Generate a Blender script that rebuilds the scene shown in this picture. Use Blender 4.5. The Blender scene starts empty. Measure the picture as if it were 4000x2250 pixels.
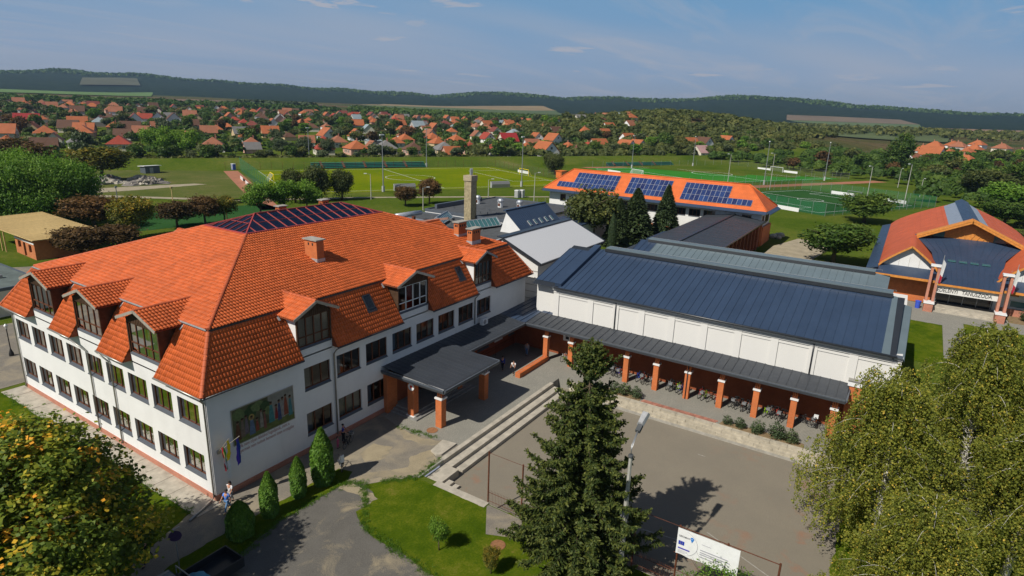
import bpy, bmesh, math, random
import numpy as np
from mathutils import Vector, Matrix
R = math.radians
scene = bpy.context.scene
C = scene.collection
# ------------------------------------------------------------------ camera
def cam_axes(yaw, pitch, roll):
    cy, sy, cp, sp = math.cos(yaw), math.sin(yaw), math.cos(pitch), math.sin(pitch)
    f = Vector((cy*cp, sy*cp, -sp)); r = Vector((sy, -cy, 0)); u = r.cross(f)
    cr, sr = math.cos(roll), math.sin(roll)
    return r*cr+u*sr, u*cr-r*sr, f
CAM = Vector((-19.3475, -34.7334, 25.5241))
_r, _u, _f = cam_axes(R(32.2966), R(16.1449), R(2.0292))
cd = bpy.data.cameras.new('camera'); co = bpy.data.objects.new('camera', cd); C.objects.link(co)
cd.sensor_width = 36; cd.lens = 36*2396.07/4000; cd.clip_start = .5; cd.clip_end = 30000
co.matrix_world = Matrix(((_r.x, _u.x, -_f.x, CAM.x), (_r.y, _u.y, -_f.y, CAM.y), (_r.z, _u.z, -_f.z, CAM.z), (0, 0, 0, 1)))
scene.camera = co
# ------------------------------------------------------------------ sky and sun
SUN = Vector((-.95, .262, 1.0)).normalized()
wd = bpy.data.worlds.new('World'); scene.world = wd; wd.use_nodes = True
nt = wd.node_tree; N = nt.nodes; K = nt.links
bg = N['Background']; bg.inputs['Strength'].default_value = .05
sky = N.new('ShaderNodeTexSky'); sky.sky_type = 'NISHITA'; sky.sun_disc = False
sky.sun_elevation = math.asin(SUN.z); sky.sun_rotation = R(90)-math.atan2(SUN.y, SUN.x)
sky.altitude = 150; sky.air_density = 1.0; sky.dust_density = .8; sky.ozone_density = 2.5
# clouds: noise on a flat layer far above (direction divided by its height)
tc = N.new('ShaderNodeTexCoord'); sp = N.new('ShaderNodeSeparateXYZ'); K.new(tc.outputs['Generated'], sp.inputs[0])
def wm(op, a, b=None, c=None, cl=False):
    n = N.new('ShaderNodeMath'); n.operation = op; n.use_clamp = cl
    for i, v in enumerate((a, b, c)):
        if v is None: continue
        if isinstance(v, (int, float)): n.inputs[i].default_value = v
        else: K.new(v, n.inputs[i])
    return n.outputs[0]
zz = wm('MAXIMUM', wm('ADD', sp.outputs['Z'], .035), .012)
cv = N.new('ShaderNodeCombineXYZ'); K.new(wm('DIVIDE', sp.outputs['X'], zz), cv.inputs[0]); K.new(wm('DIVIDE', sp.outputs['Y'], zz), cv.inputs[1])
def wnoise(scale, det, rough, dist, stretch, loc):
    m = N.new('ShaderNodeMapping'); K.new(cv.outputs[0], m.inputs[0]); m.inputs['Scale'].default_value = stretch; m.inputs['Rotation'].default_value = (0, 0, R(35)); m.inputs['Location'].default_value = loc
    t = N.new('ShaderNodeTexNoise'); K.new(m.outputs[0], t.inputs['Vector'])
    t.inputs['Scale'].default_value = scale; t.inputs['Detail'].default_value = det; t.inputs['Roughness'].default_value = rough; t.inputs['Distortion'].default_value = dist
    return t.outputs['Fac']
def wramp(v, a, b, top=1.):
    m = N.new('ShaderNodeMapRange'); m.interpolation_type = 'SMOOTHSTEP'; K.new(v, m.inputs[0])
    m.inputs[1].default_value = a; m.inputs[2].default_value = b; m.inputs[4].default_value = top
    return m.outputs[0]
CLOUDS = [(.6537, .7435, .1402, .055, .013, .8), (.7436, .6577, .1195, .03, .008, .5), (.9716, .2300, .0700, .05, .008, .45), (.9930, .0870, .0600, .04, .009, .55), (.9990, -.0100, .0700, .03, .007, .5)]
wisp = wramp(wnoise(.5, 6, .62, .9, (.35, 1.5, 1), (3, 1.2, 0)), .42, .8, .62)
veil = wramp(wnoise(.22, 3, .5, .3, (.5, 1.1, 1), (1.7, 0, 0)), .38, .68, .42)
puff = wramp(wnoise(.62, 7, .58, .2, (1.2, 1.2, 1), (7.3, 2.1, 0)), .60, .70, .75)
puff = wm('MULTIPLY', puff, wramp(sp.outputs['Z'], .02, .06))
cloud = wm('MAXIMUM', wm('MAXIMUM', wisp, veil), puff)
fine = wnoise(5.5, 6, .6, .1, (1, 1, 1), (2.2, 5.1, 0))
for dx_, dy_, dz_, wa, we, am in CLOUDS:                # a few small cumulus clouds over the valley
    rt = Vector((dy_, -dx_, 0)).normalized(); ca = N.new('ShaderNodeVectorMath'); ca.operation = 'DOT_PRODUCT'; K.new(tc.outputs['Generated'], ca.inputs[0]); ca.inputs[1].default_value = rt
    fr_ = N.new('ShaderNodeVectorMath'); fr_.operation = 'DOT_PRODUCT'; K.new(tc.outputs['Generated'], fr_.inputs[0]); fr_.inputs[1].default_value = Vector((dx_, dy_, 0)).normalized()
    u_ = wm('DIVIDE', ca.outputs['Value'], wa); v_ = wm('DIVIDE', wm('SUBTRACT', sp.outputs['Z'], dz_), we); q_ = wm('SUBTRACT', 1.0, wm('ADD', wm('MULTIPLY', u_, u_), wm('MULTIPLY', v_, v_)))
    q_ = wm('MULTIPLY', wm('ADD', q_, wm('MULTIPLY', wm('SUBTRACT', fine, .52), 4.2)), wm('GREATER_THAN', fr_.outputs['Value'], 0.)); cloud = wm('MAXIMUM', cloud, wramp(q_, .1, 1.1, am))
hsv = N.new('ShaderNodeHueSaturation'); hsv.inputs['Saturation'].default_value = 1.25; hsv.inputs['Value'].default_value = 1.; K.new(sky.outputs[0], hsv.inputs['Color'])
rp = N.new('ShaderNodeValToRGB'); K.new(sp.outputs['Z'], rp.inputs[0]); ce = rp.color_ramp.elements      # bright hazy air low over the horizon, deeper blue above
for i_, (p_, c_) in enumerate([(0, (.52, .60, .76)), (.06, (.44, .62, .92)), (.17, (.23, .58, 1.0)), (.42, (.17, .38, .80)), (.8, (.08, .2, .5))]):
    el = ce[i_] if i_ < 2 else ce.new(p_); el.position = p_; el.color = (*c_, 1)
vm = N.new('ShaderNodeVectorMath'); vm.operation = 'SCALE'; vm.inputs['Scale'].default_value = 12.2; K.new(rp.outputs[0], vm.inputs[0])
mx0 = N.new('ShaderNodeMixRGB'); K.new(wramp(sp.outputs['Z'], .42, .13, .9), mx0.inputs[0]); K.new(hsv.outputs[0], mx0.inputs[1]); K.new(vm.outputs[0], mx0.inputs[2])
mx = N.new('ShaderNodeMixRGB'); K.new(cloud, mx.inputs[0]); K.new(mx0.outputs[0], mx.inputs[1]); mx.inputs[2].default_value = (9.4, 9.3, 10.2, 1)
K.new(mx.outputs[0], bg.inputs['Color'])
sd = bpy.data.lights.new('sun', 'SUN'); so = bpy.data.objects.new('sun', sd); C.objects.link(so)
sd.energy = 5.0; sd.angle = R(.53); sd.color = (1, .95, .86); so.rotation_euler = SUN.to_track_quat('Z', 'Y').to_euler(); so.location = (-60, 20, 60)
vs = scene.view_settings; vs.view_transform = 'Standard'; vs.look = 'None'; vs.exposure = -.1; vs.gamma = 1
scene.cycles.max_bounces = 4; scene.cycles.diffuse_bounces = 2; scene.cycles.glossy_bounces = 2; scene.cycles.transmission_bounces = 3; scene.cycles.caustics_reflective = False; scene.cycles.caustics_refractive = False; scene.cycles.transparent_max_bounces = 10; scene.cycles.volume_bounces = 0
# ------------------------------------------------------------------ helpers
Z = Vector((0, 0, 1)); RNG = random.Random(7); NP = np.random.default_rng(7)
OFF = {}
def new_obj(name, data, parent=None):
    o = bpy.data.objects.new(name, data); C.objects.link(o)
    if parent: o.parent = parent
    return o
def tag(o, label=None, cat=None, group=None, kind=None):
    if label: o['label'] = label
    if cat: o['category'] = cat
    if group: o['group'] = group
    if kind: o['kind'] = kind
    return o
def thing(name, label, cat, loc=(0, 0, 0), rz=0, group=None):
    o = new_obj(name, None); o.location = loc; o.rotation_euler[2] = rz; o.empty_display_size = .3
    OFF[o.name] = Vector(loc)
    return tag(o, label, cat, group)
def off(o):
    while o.parent: o = o.parent
    return OFF.get(o.name, Vector((0, 0, 0)))
class MB:
    def __init__(s): s.v = []; s.f = []
    def face(s, *p):
        n = len(s.v); s.v += [tuple(q) for q in p]; s.f.append(tuple(range(n, n+len(p)))); return s
    def box(s, x0, y0, z0, x1, y1, z1):
        n = len(s.v); s.v += [(x, y, z) for z in (z0, z1) for y in (y0, y1) for x in (x0, x1)]
        s.f += [tuple(n+i for i in q) for q in ((0, 2, 3, 1), (4, 5, 7, 6), (0, 1, 5, 4), (2, 6, 7, 3), (0, 4, 6, 2), (1, 3, 7, 5))]; return s
    def obox(s, c, sz, M=None):
        b = MB().box(-sz[0]/2, -sz[1]/2, -sz[2]/2, sz[0]/2, sz[1]/2, sz[2]/2); c = Vector(c)
        return s.add(b, (Matrix.Translation(c) @ M.to_4x4()) if M else Matrix.Translation(c))
    def bar(s, a, b, w, h, up=(0, 0, 1)):
        a = Vector(a); b = Vector(b); d = (b-a); L = d.length; d.normalize(); u = Vector(up)
        if abs(d.dot(u)) > .99: u = Vector((1, 0, 0))
        x = d.cross(u).normalized(); y = x.cross(d)
        p = [a+x*i*w/2+y*j*h/2 for i, j in ((-1, -1), (1, -1), (1, 1), (-1, 1))]; q = [k+d*L for k in p]
        n = len(s.v); s.v += [tuple(k) for k in p+q]
        s.f += [tuple(n+i for i in t) for t in ((0, 1, 2, 3), (7, 6, 5, 4), (0, 4, 5, 1), (1, 5, 6, 2), (2, 6, 7, 3), (3, 7, 4, 0))]; return s
    def tube(s, pts, r, n=8, cap=True):
        pts = [Vector(p) for p in pts]; rr = r if isinstance(r, (list, tuple)) else [r]*len(pts); b = len(s.v)
        for i, p in enumerate(pts):
            d = (pts[min(i+1, len(pts)-1)]-pts[max(i-1, 0)]).normalized()
            u = Vector((0, 0, 1)) if abs(d.z) < .95 else Vector((1, 0, 0))
            x = d.cross(u).normalized(); y = x.cross(d)
            s.v += [tuple(p+x*(rr[i]*math.cos(2*math.pi*k/n))+y*(rr[i]*math.sin(2*math.pi*k/n))) for k in range(n)]
        for i in range(len(pts)-1):
            for k in range(n): s.f.append((b+i*n+k, b+i*n+(k+1) % n, b+(i+1)*n+(k+1) % n, b+(i+1)*n+k))
        if cap: s.f.append(tuple(b+k for k in range(n))[::-1]); e = b+(len(pts)-1)*n; s.f.append(tuple(e+k for k in range(n)))
        return s
    def prism(s, poly, z0, z1):
        n = len(poly); b = len(s.v); s.v += [(p[0], p[1], z0) for p in poly]+[(p[0], p[1], z1) for p in poly]
        s.f.append(tuple(b+i for i in range(n))[::-1]); s.f.append(tuple(b+n+i for i in range(n)))
        for i in range(n): j = (i+1) % n; s.f.append((b+i, b+j, b+n+j, b+n+i))
        return s
    def extr(s, poly, d):
        poly = [Vector(p) for p in poly]; d = Vector(d); n = len(poly); b = len(s.v)
        s.v += [tuple(p) for p in poly]+[tuple(p+d) for p in poly]
        s.f.append(tuple(b+i for i in range(n))[::-1]); s.f.append(tuple(b+n+i for i in range(n)))
        for i in range(n): j = (i+1) % n; s.f.append((b+i, b+j, b+n+j, b+n+i))
        return s
    def lathe(s, prof, n=12, c=(0, 0, 0)):
        b = len(s.v); c = Vector(c)
        for r, z in prof: s.v += [(c.x+r*math.cos(2*math.pi*k/n), c.y+r*math.sin(2*math.pi*k/n), c.z+z) for k in range(n)]
        for i in range(len(prof)-1):
            for k in range(n): s.f.append((b+i*n+k, b+i*n+(k+1) % n, b+(i+1)*n+(k+1) % n, b+(i+1)*n+k))
        s.f.append(tuple(b+k for k in range(n))[::-1]); e = b+(len(prof)-1)*n; s.f.append(tuple(e+k for k in range(n))); return s
    def ball(s, c, r, n=8, m=6):
        c = Vector(c); r = r if isinstance(r, (tuple, list)) else (r, r, r); b = len(s.v)
        for i in range(m+1):
            t = math.pi*i/m
            for k in range(n): a = 2*math.pi*k/n; s.v.append((c.x+r[0]*math.sin(t)*math.cos(a), c.y+r[1]*math.sin(t)*math.sin(a), c.z-r[2]*math.cos(t)))
        for i in range(m):
            for k in range(n): s.f.append((b+i*n+k, b+i*n+(k+1) % n, b+(i+1)*n+(k+1) % n, b+(i+1)*n+k))
        return s
    def torus(s, c, R_, r, n=18, m=6, ax='y'):
        c = Vector(c); b = len(s.v)
        for i in range(n):
            a = 2*math.pi*i/n
            for k in range(m):
                t = 2*math.pi*k/m; q = R_+r*math.cos(t); h = r*math.sin(t)
                s.v.append(tuple(c+(Vector((q*math.cos(a), h, q*math.sin(a))) if ax == 'y' else Vector((q*math.cos(a), q*math.sin(a), h)))))
        for i in range(n):
            for k in range(m): s.f.append((b+i*m+k, b+i*m+(k+1) % m, b+((i+1) % n)*m+(k+1) % m, b+((i+1) % n)*m+k))
        return s
    def add(s, o, M=None):
        n = len(s.v); s.v += [tuple(M @ Vector(p)) for p in o.v] if M else o.v; s.f += [tuple(n+i for i in q) for q in o.f]; return s
    def mesh(s, name, m, o=Vector((0, 0, 0)), smooth=False):
        me = bpy.data.meshes.new(name); me.from_pydata([(p[0]-o.x, p[1]-o.y, p[2]-o.z) for p in s.v], [], s.f)
        if m is not None: me.materials.append(m)
        if smooth: me.polygons.foreach_set('use_smooth', [True]*len(me.polygons))
        me.update(); return me
    def build(s, name, m, parent=None, smooth=False, kind=None):
        o = new_obj(name, s.mesh(name, m, off(parent) if parent else Vector((0, 0, 0)), smooth), parent)
        if kind: o['kind'] = kind
        return o
def struct(name, mb, m, smooth=False): return tag(mb.build(name, m, None, smooth), kind='structure')
def single(name, mb, m, label, cat, group=None, smooth=False):       # a thing that is one mesh; origin at its base
    xs = [p[0] for p in mb.v]; ys = [p[1] for p in mb.v]
    o = Vector(((min(xs)+max(xs))/2, (min(ys)+max(ys))/2, min(p[2] for p in mb.v)))
    ob = new_obj(name, mb.mesh(name, m, o, smooth)); ob.location = o; OFF[ob.name] = o
    return tag(ob, label, cat, group)
def npmesh(name, V, F, m, smooth=False):        # V (n,3) F (k,3|4) arrays
    me = bpy.data.meshes.new(name); k = F.shape[1]; V = np.ascontiguousarray(V, 'f4'); F = np.ascontiguousarray(F, 'i4')
    me.vertices.add(len(V)); me.vertices.foreach_set('co', V.ravel())
    me.loops.add(F.size); me.loops.foreach_set('vertex_index', F.ravel())
    me.polygons.add(len(F)); me.polygons.foreach_set('loop_start', np.arange(0, F.size, k, dtype='i4')); me.polygons.foreach_set('loop_total', np.full(len(F), k, 'i4'))
    if m is not None: me.materials.append(m)
    if smooth: me.polygons.foreach_set('use_smooth', np.ones(len(F), bool))
    me.update(calc_edges=True); return me
def copy_tree(o, parent=None):
    c = o.copy(); C.objects.link(c); c.parent = parent
    for ch in list(o.children): copy_tree(ch, c)
    return c
def put(root, loc, rz=None, label=None, group=None, sc=None):
    root.location = loc
    if rz is not None: root.rotation_euler[2] = rz
    if sc: root.scale = (sc, sc, sc) if isinstance(sc, (int, float)) else sc
    return tag(root, label, None, group)
def text(name, s, size, M, m, parent, ext=.01, align='LEFT', sx=1):
    cu = bpy.data.curves.new(name, 'FONT'); cu.body = s; cu.size = size; cu.extrude = ext; cu.align_x = align
    t = bpy.data.objects.new(name, cu); C.objects.link(t)
    dg = bpy.context.evaluated_depsgraph_get(); me = bpy.data.meshes.new_from_object(t.evaluated_get(dg))
    C.objects.unlink(t); bpy.data.objects.remove(t)
    o = off(parent) if parent else Vector((0, 0, 0))
    me.transform(Matrix.Translation(-o) @ M @ Matrix.Diagonal((sx, 1, 1, 1)))
    me.materials.clear(); me.materials.append(m)
    return new_obj(name, me, parent)
def ordn(i): return ['first', 'second', 'third', 'fourth', 'fifth', 'sixth', 'seventh', 'eighth', 'ninth', 'tenth', 'eleventh', 'twelfth', 'thirteenth', 'fourteenth', 'fifteenth', 'sixteenth', 'seventeenth', 'eighteenth', 'nineteenth', 'twentieth', 'twenty-first', 'twenty-second', 'twenty-third', 'twenty-fourth', 'twenty-fifth', 'twenty-sixth', 'twenty-seventh', 'twenty-eighth', 'twenty-ninth', 'thirtieth'][i]
# ------------------------------------------------------------------ materials
class NB:
    def __init__(s, name):
        s.m = bpy.data.materials.new(name); s.m.use_nodes = True; s.t = s.m.node_tree; s.n = s.t.nodes; s.b = s.n['Principled BSDF']; s.out = s.n['Material Output']; s.tc = None
    def nd(s, t, **k):
        n = s.n.new('ShaderNode'+t)
        for a, v in k.items():
            if a[0] == '_': setattr(n, a[1:], v)
        return n
    def ln(s, a, b): s.t.links.new(a, b)
    def coord(s, scale=(1, 1, 1), kind='Object', rot=(0, 0, 0)):
        if not s.tc: s.tc = s.nd('TexCoord')
        m = s.nd('Mapping'); s.ln(s.tc.outputs[kind], m.inputs[0]); m.inputs['Scale'].default_value = scale; m.inputs['Rotation'].default_value = rot; return m.outputs[0]
    def world(s, scale=(1, 1, 1)):
        g = s.nd('NewGeometry'); m = s.nd('Mapping'); s.ln(g.outputs['Position'], m.inputs[0]); m.inputs['Scale'].default_value = scale; return m.outputs[0]
    def noise(s, vec, scale=5, detail=4, rough=.55, dist=0):
        t = s.nd('TexNoise'); s.ln(vec, t.inputs['Vector']); t.inputs['Scale'].default_value = scale; t.inputs['Detail'].default_value = detail; t.inputs['Roughness'].default_value = rough; t.inputs['Distortion'].default_value = dist; return t.outputs['Fac']
    def ramp(s, v, stops):
        r = s.nd('ValToRGB'); s.ln(v, r.inputs[0]); e = r.color_ramp.elements
        while len(e) < len(stops): e.new(.5)
        for i, (p, c) in enumerate(stops): e[i].position = p; e[i].color = (*c, 1)
        return r.outputs[0]
    def mr(s, v, a, b, c=0., d=1.):
        m = s.nd('MapRange'); s.ln(v, m.inputs[0]); m.inputs[1].default_value = a; m.inputs[2].default_value = b; m.inputs[3].default_value = c; m.inputs[4].default_value = d; return m.outputs[0]
    def mix(s, f, a, b, mode='MIX'):
        m = s.nd('MixRGB'); m.blend_type = mode
        for i, v in enumerate((f, a, b)):
            if isinstance(v, (int, float)): m.inputs[i].default_value = v
            elif isinstance(v, tuple): m.inputs[i].default_value = (*v, 1)
            else: s.ln(v, m.inputs[i])
        return m.outputs[0]
    def math(s, op, a, b=0.):
        m = s.nd('Math'); m.operation = op
        for i, v in enumerate((a, b)):
            if isinstance(v, (int, float)): m.inputs[i].default_value = v
            else: s.ln(v, m.inputs[i])
        return m.outputs[0]
    def col(s, c):
        if isinstance(c, tuple): s.b.inputs['Base Color'].default_value = (*c, 1)
        else: s.ln(c, s.b.inputs['Base Color'])
        return s
    def set(s, rough=.7, spec=.3, metal=0, **k):
        s.b.inputs['Roughness'].default_value = rough; s.b.inputs['Specular IOR Level'].default_value = spec; s.b.inputs['Metallic'].default_value = metal; return s
    def bump(s, h, strength=.4, dist=.02):
        b = s.nd('Bump'); s.ln(h, b.inputs['Height']); b.inputs['Strength'].default_value = strength; b.inputs['Distance'].default_value = dist; s.ln(b.outputs[0], s.b.inputs['Normal']); return s
def sc3(c, k): return tuple(min(1, v*k) for v in c)
def plain(name, c, rough=.6, var=.15, scale=3., spec=.3, metal=0, bump=0., detail=5, rnd=0.):
    n = NB(name); f = n.noise(n.world(), scale, detail, .6)
    cc = n.ramp(f, [(.3, sc3(c, 1-var)), (.7, sc3(c, 1+var))])
    if rnd:
        oi = n.nd('ObjectInfo'); cc = n.mix(1, cc, n.ramp(oi.outputs['Random'], [(0, (1-rnd,)*3), (1, (1+rnd*.6,)*3)]), 'MULTIPLY')
    n.col(cc).set(rough, spec, metal)
    if bump: n.bump(n.noise(n.world(), scale*6, 4), bump, .02)
    return n.m
M = {}
def brickmat(name, c1, c2, mortar, bw=.26, bh=.078, ms=.012):
    n = NB(name); g = n.coord(); s = n.nd('SeparateXYZ'); n.ln(g, s.inputs[0]); cmb = n.nd('CombineXYZ')
    n.ln(n.math('ADD', s.outputs[0], s.outputs[1]), cmb.inputs[0]); n.ln(s.outputs[2], cmb.inputs[1])
    b = n.nd('TexBrick'); n.ln(cmb.outputs[0], b.inputs['Vector']); b.inputs['Scale'].default_value = 1
    b.inputs['Brick Width'].default_value = bw; b.inputs['Row Height'].default_value = bh; b.inputs['Mortar Size'].default_value = ms; b.inputs['Mortar Smooth'].default_value = .3
    b.inputs['Color1'].default_value = (*c1, 1); b.inputs['Color2'].default_value = (*c2, 1); b.inputs['Mortar'].default_value = (*mortar, 1)
    f = n.noise(n.world(), 1.3, 5); n.col(n.mix(.35, b.outputs['Color'], n.ramp(f, [(.3, sc3(c1, .6)), (.7, sc3(c2, 1.2))]))).set(.8, .2)
    inv = n.math('SUBTRACT', 1., b.outputs['Fac']); n.bump(inv, .5, .01); return n.m
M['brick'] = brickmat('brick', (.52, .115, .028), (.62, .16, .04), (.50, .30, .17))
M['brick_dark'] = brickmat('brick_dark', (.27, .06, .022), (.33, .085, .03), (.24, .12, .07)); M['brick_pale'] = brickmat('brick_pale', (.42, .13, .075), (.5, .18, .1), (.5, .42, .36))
M['brick_block'] = brickmat('brick_block', (.50, .17, .07), (.56, .2, .08), (.42, .2, .12), .4, .25, .01)
def plaster(name, c, amt=.1):
    n = NB(name); w = n.world(); f = n.noise(w, .5, 6, .65); d = n.noise(n.world((1, 1, .18)), 1.6, 5, .6)
    a = n.ramp(f, [(.3, sc3(c, 1-amt*.7)), (.7, c)]); n.col(n.mix(n.mr(d, .55, .8, 0, .35), a, sc3(c, 1-amt*2))).set(.88, .15); n.bump(n.noise(w, 60, 3), .12, .01); return n.m
M['white'] = plaster('white_plaster', (.80, .79, .77), .15); M['white2'] = plaster('white_panel', (.72, .705, .67), .04); M['cream'] = plaster('cream_plaster', (.7, .64, .52)); M['concrete'] = plain('concrete', (.42, .38, .31), .9, .22, 1.5, .2, bump=.3)
M['concrete_wall'] = plain('concrete_wall', (.34, .32, .28), .9, .2, 2, .2, bump=.3)
M['stone'] = plain('stone_slab', (.43, .385, .30), .9, .2, 2.2, .2, bump=.4, rnd=.14)
def tilemat(name, c, moss=.35, rnd=.11):
    n = NB(name); w = n.world(); f = n.noise(w, .45, 5, .6); g = n.noise(w, 7, 3, .6)
    a = n.ramp(f, [(.25, sc3(c, .8)), (.75, sc3(c, 1.15))]); a = n.mix(n.mr(g, .35, .7, 0, .5), a, sc3(c, .68))
    ri = n.nd('NewGeometry'); a = n.mix(1, a, n.ramp(ri.outputs['Random Per Island'], [(0, (1-rnd*1.6,)*3), (1, (1+rnd,)*3)]), 'MULTIPLY')
    d = n.noise(w, 2.4, 6, .7); a = n.mix(n.mr(d, .6, .78, 0, moss), a, (.14, .09, .04))
    n.col(a).set(.62, .25); n.bump(n.noise(w, 40, 3), .2, .01); return n.m
M['tile'] = tilemat('clay_tile', (.60, .125, .03)); M['tile_side'] = tilemat('clay_tile_ridge', (.56, .13, .05)); M['tile_under'] = plain('tile_underlay', (.2, .05, .02), .9, .2)
M['tile_solar'] = tilemat('clay_tile_bright', (.70, .165, .045), .05)
M['tile_hall'] = tilemat('clay_tile_hall', (.58, .125, .05), .05)
def metalroof(name, c, rough=.42, var=.1):
    n = NB(name); w = n.world(); f = n.noise(w, .35, 5, .6); g = n.noise(w, 3, 4)
    a = n.ramp(f, [(.3, sc3(c, 1-var)), (.7, sc3(c, 1+var))]); oi = n.nd('ObjectInfo')
    a = n.mix(1, a, n.ramp(oi.outputs['Random'], [(0, (.96,)*3), (1, (1.04,)*3)]), 'MULTIPLY')
    n.col(a).set(rough, .5); n.ln(n.mr(g, .3, .7, rough-.08, rough+.1), n.b.inputs['Roughness']); return n.m
M['roof_dark'] = metalroof('dark_metal_roof', (.034, .056, .10)); M['roof_grey'] = metalroof('canopy_metal', (.042, .048, .058), .5); M['roof_teal'] = metalroof('teal_metal', (.13, .17, .19), .45)
M['gutter_dark'] = plain('dark_gutter', (.03, .034, .04), .35, .1, 4, .5); M['fascia'] = plain('fascia_metal', (.09, .105, .125), .45, .1, 2, .4)
M['zinc'] = plain('zinc', (.36, .35, .32), .42, .15, 4, .5, .6); M['zinc_pale'] = plain('zinc_pale', (.5, .5, .5), .5, .15, 5, .4, .4)
M['wood_dark'] = plain('dark_wood', (.075, .042, .024), .7, .3, 4, .2); M['wood_frame'] = plain('window_wood', (.12, .04, .016), .5, .25, 6, .35)
M['wood_orange'] = plain('orange_wood', (.6, .24, .05), .55, .2, 3, .3); M['wood_new'] = plain('new_timber', (.62, .45, .2), .75, .15, 3, .2, rnd=.12); M['wood_grey'] = plain('grey_wood', (.32, .29, .24), .85, .2, 6)
M['sill'] = plain('sill_metal', (.09, .10, .115), .4, .1, 5, .4); M['steel'] = plain('steel', (.32, .33, .34), .45, .1, 3, .5, .5); M['rust'] = plain('rusty_steel', (.12, .042, .022), .75, .35, 6, .2)
M['black'] = plain('black', (.015, .015, .016), .6, .2); M['dark'] = plain('dark_interior', (.05, .045, .04), .9, .2); M['white_paint'] = plain('white_paint', (.78, .78, .77), .5, .05)
M['felt'] = plain('roof_felt', (.085, .09, .095), .92, .2, 1.2, .15, bump=.3); M['felt_green'] = plain('roof_felt_green', (.12, .145, .135), .92, .18, .8, .15, bump=.25); M['insul'] = plain('silver', (.55, .57, .6), .35, .15, 2, .5, .6)
M['concrete_pole'] = plain('concrete_pole', (.38, .37, .33), .85, .2, 3); M['green_metal'] = plain('green_metal', (.03, .12, .07), .5, .15); M['turq'] = plain('turquoise_plastic', (.05, .36, .27), .5, .1)
M['orange'] = plain('orange_plastic', (.75, .17, .03), .5, .1); M['lime'] = plain('lime_paint', (.45, .75, .02), .4, .05); M['redp'] = plain('red_paint', (.6, .04, .03), .4, .1); M['bluep'] = plain('blue_paint', (.05, .1, .55), .4, .1)
M['rubber'] = plain('rubber', (.018, .018, .018), .7, .2); M['skin'] = plain('skin', (.5, .25, .16), .6, .08); M['hair'] = plain('dark_hair', (.018, .013, .01), .6, .2)
def cloth(name, c): M[name] = plain(name, c, .85, .12, 9, .1); return M[name]
for k_, c_ in dict(cloth_white=(.75, .74, .74), cloth_blue=(.08, .25, .75), cloth_jeans=(.1, .2, .36), cloth_dark=(.025, .027, .035), cloth_navy=(.03, .06, .3), cloth_grey=(.3, .3, .32), cloth_pink=(.5, .1, .2), cloth_yellow=(.85, .62, .02), cloth_purple=(.09, .05, .42), cloth_green=(.02, .2, .08), cloth_red=(.45, .03, .05), curtain=(.55, .52, .45), curtain_red=(.5, .03, .02), curtain_blue=(.25, .36, .5)).items(): cloth(k_, c_)
def glass(name, tint=(.75, .8, .8), refl=.16, rough=.03):
    n = NB(name); t = n.nd('BsdfTransparent'); t.inputs[0].default_value = (*tint, 1); g = n.nd('BsdfGlossy'); g.inputs['Roughness'].default_value = rough; g.inputs['Color'].default_value = (.9, .93, .95, 1)
    fr = n.nd('Fresnel'); fr.inputs[0].default_value = 1.5; f = n.math('ADD', n.math('MULTIPLY', fr.outputs[0], .8), refl)
    mxs = n.nd('MixShader'); n.ln(f, mxs.inputs[0]); n.ln(t.outputs[0], mxs.inputs[1]); n.ln(g.outputs[0], mxs.inputs[2]); n.ln(mxs.outputs[0], n.out.inputs[0]); return n.m
M['glass'] = glass('window_glass', (.5, .52, .52), .015); M['glass_sky'] = glass('skylight_glass', (.66, .56, .8), .2, .1); M['glass_dark'] = plain('dark_glass', (.02, .024, .028), .07, .3, .7, .6)
M['glass_teal'] = plain('teal_glass', (.06, .16, .17), .1, .2, 1, .6)
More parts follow.
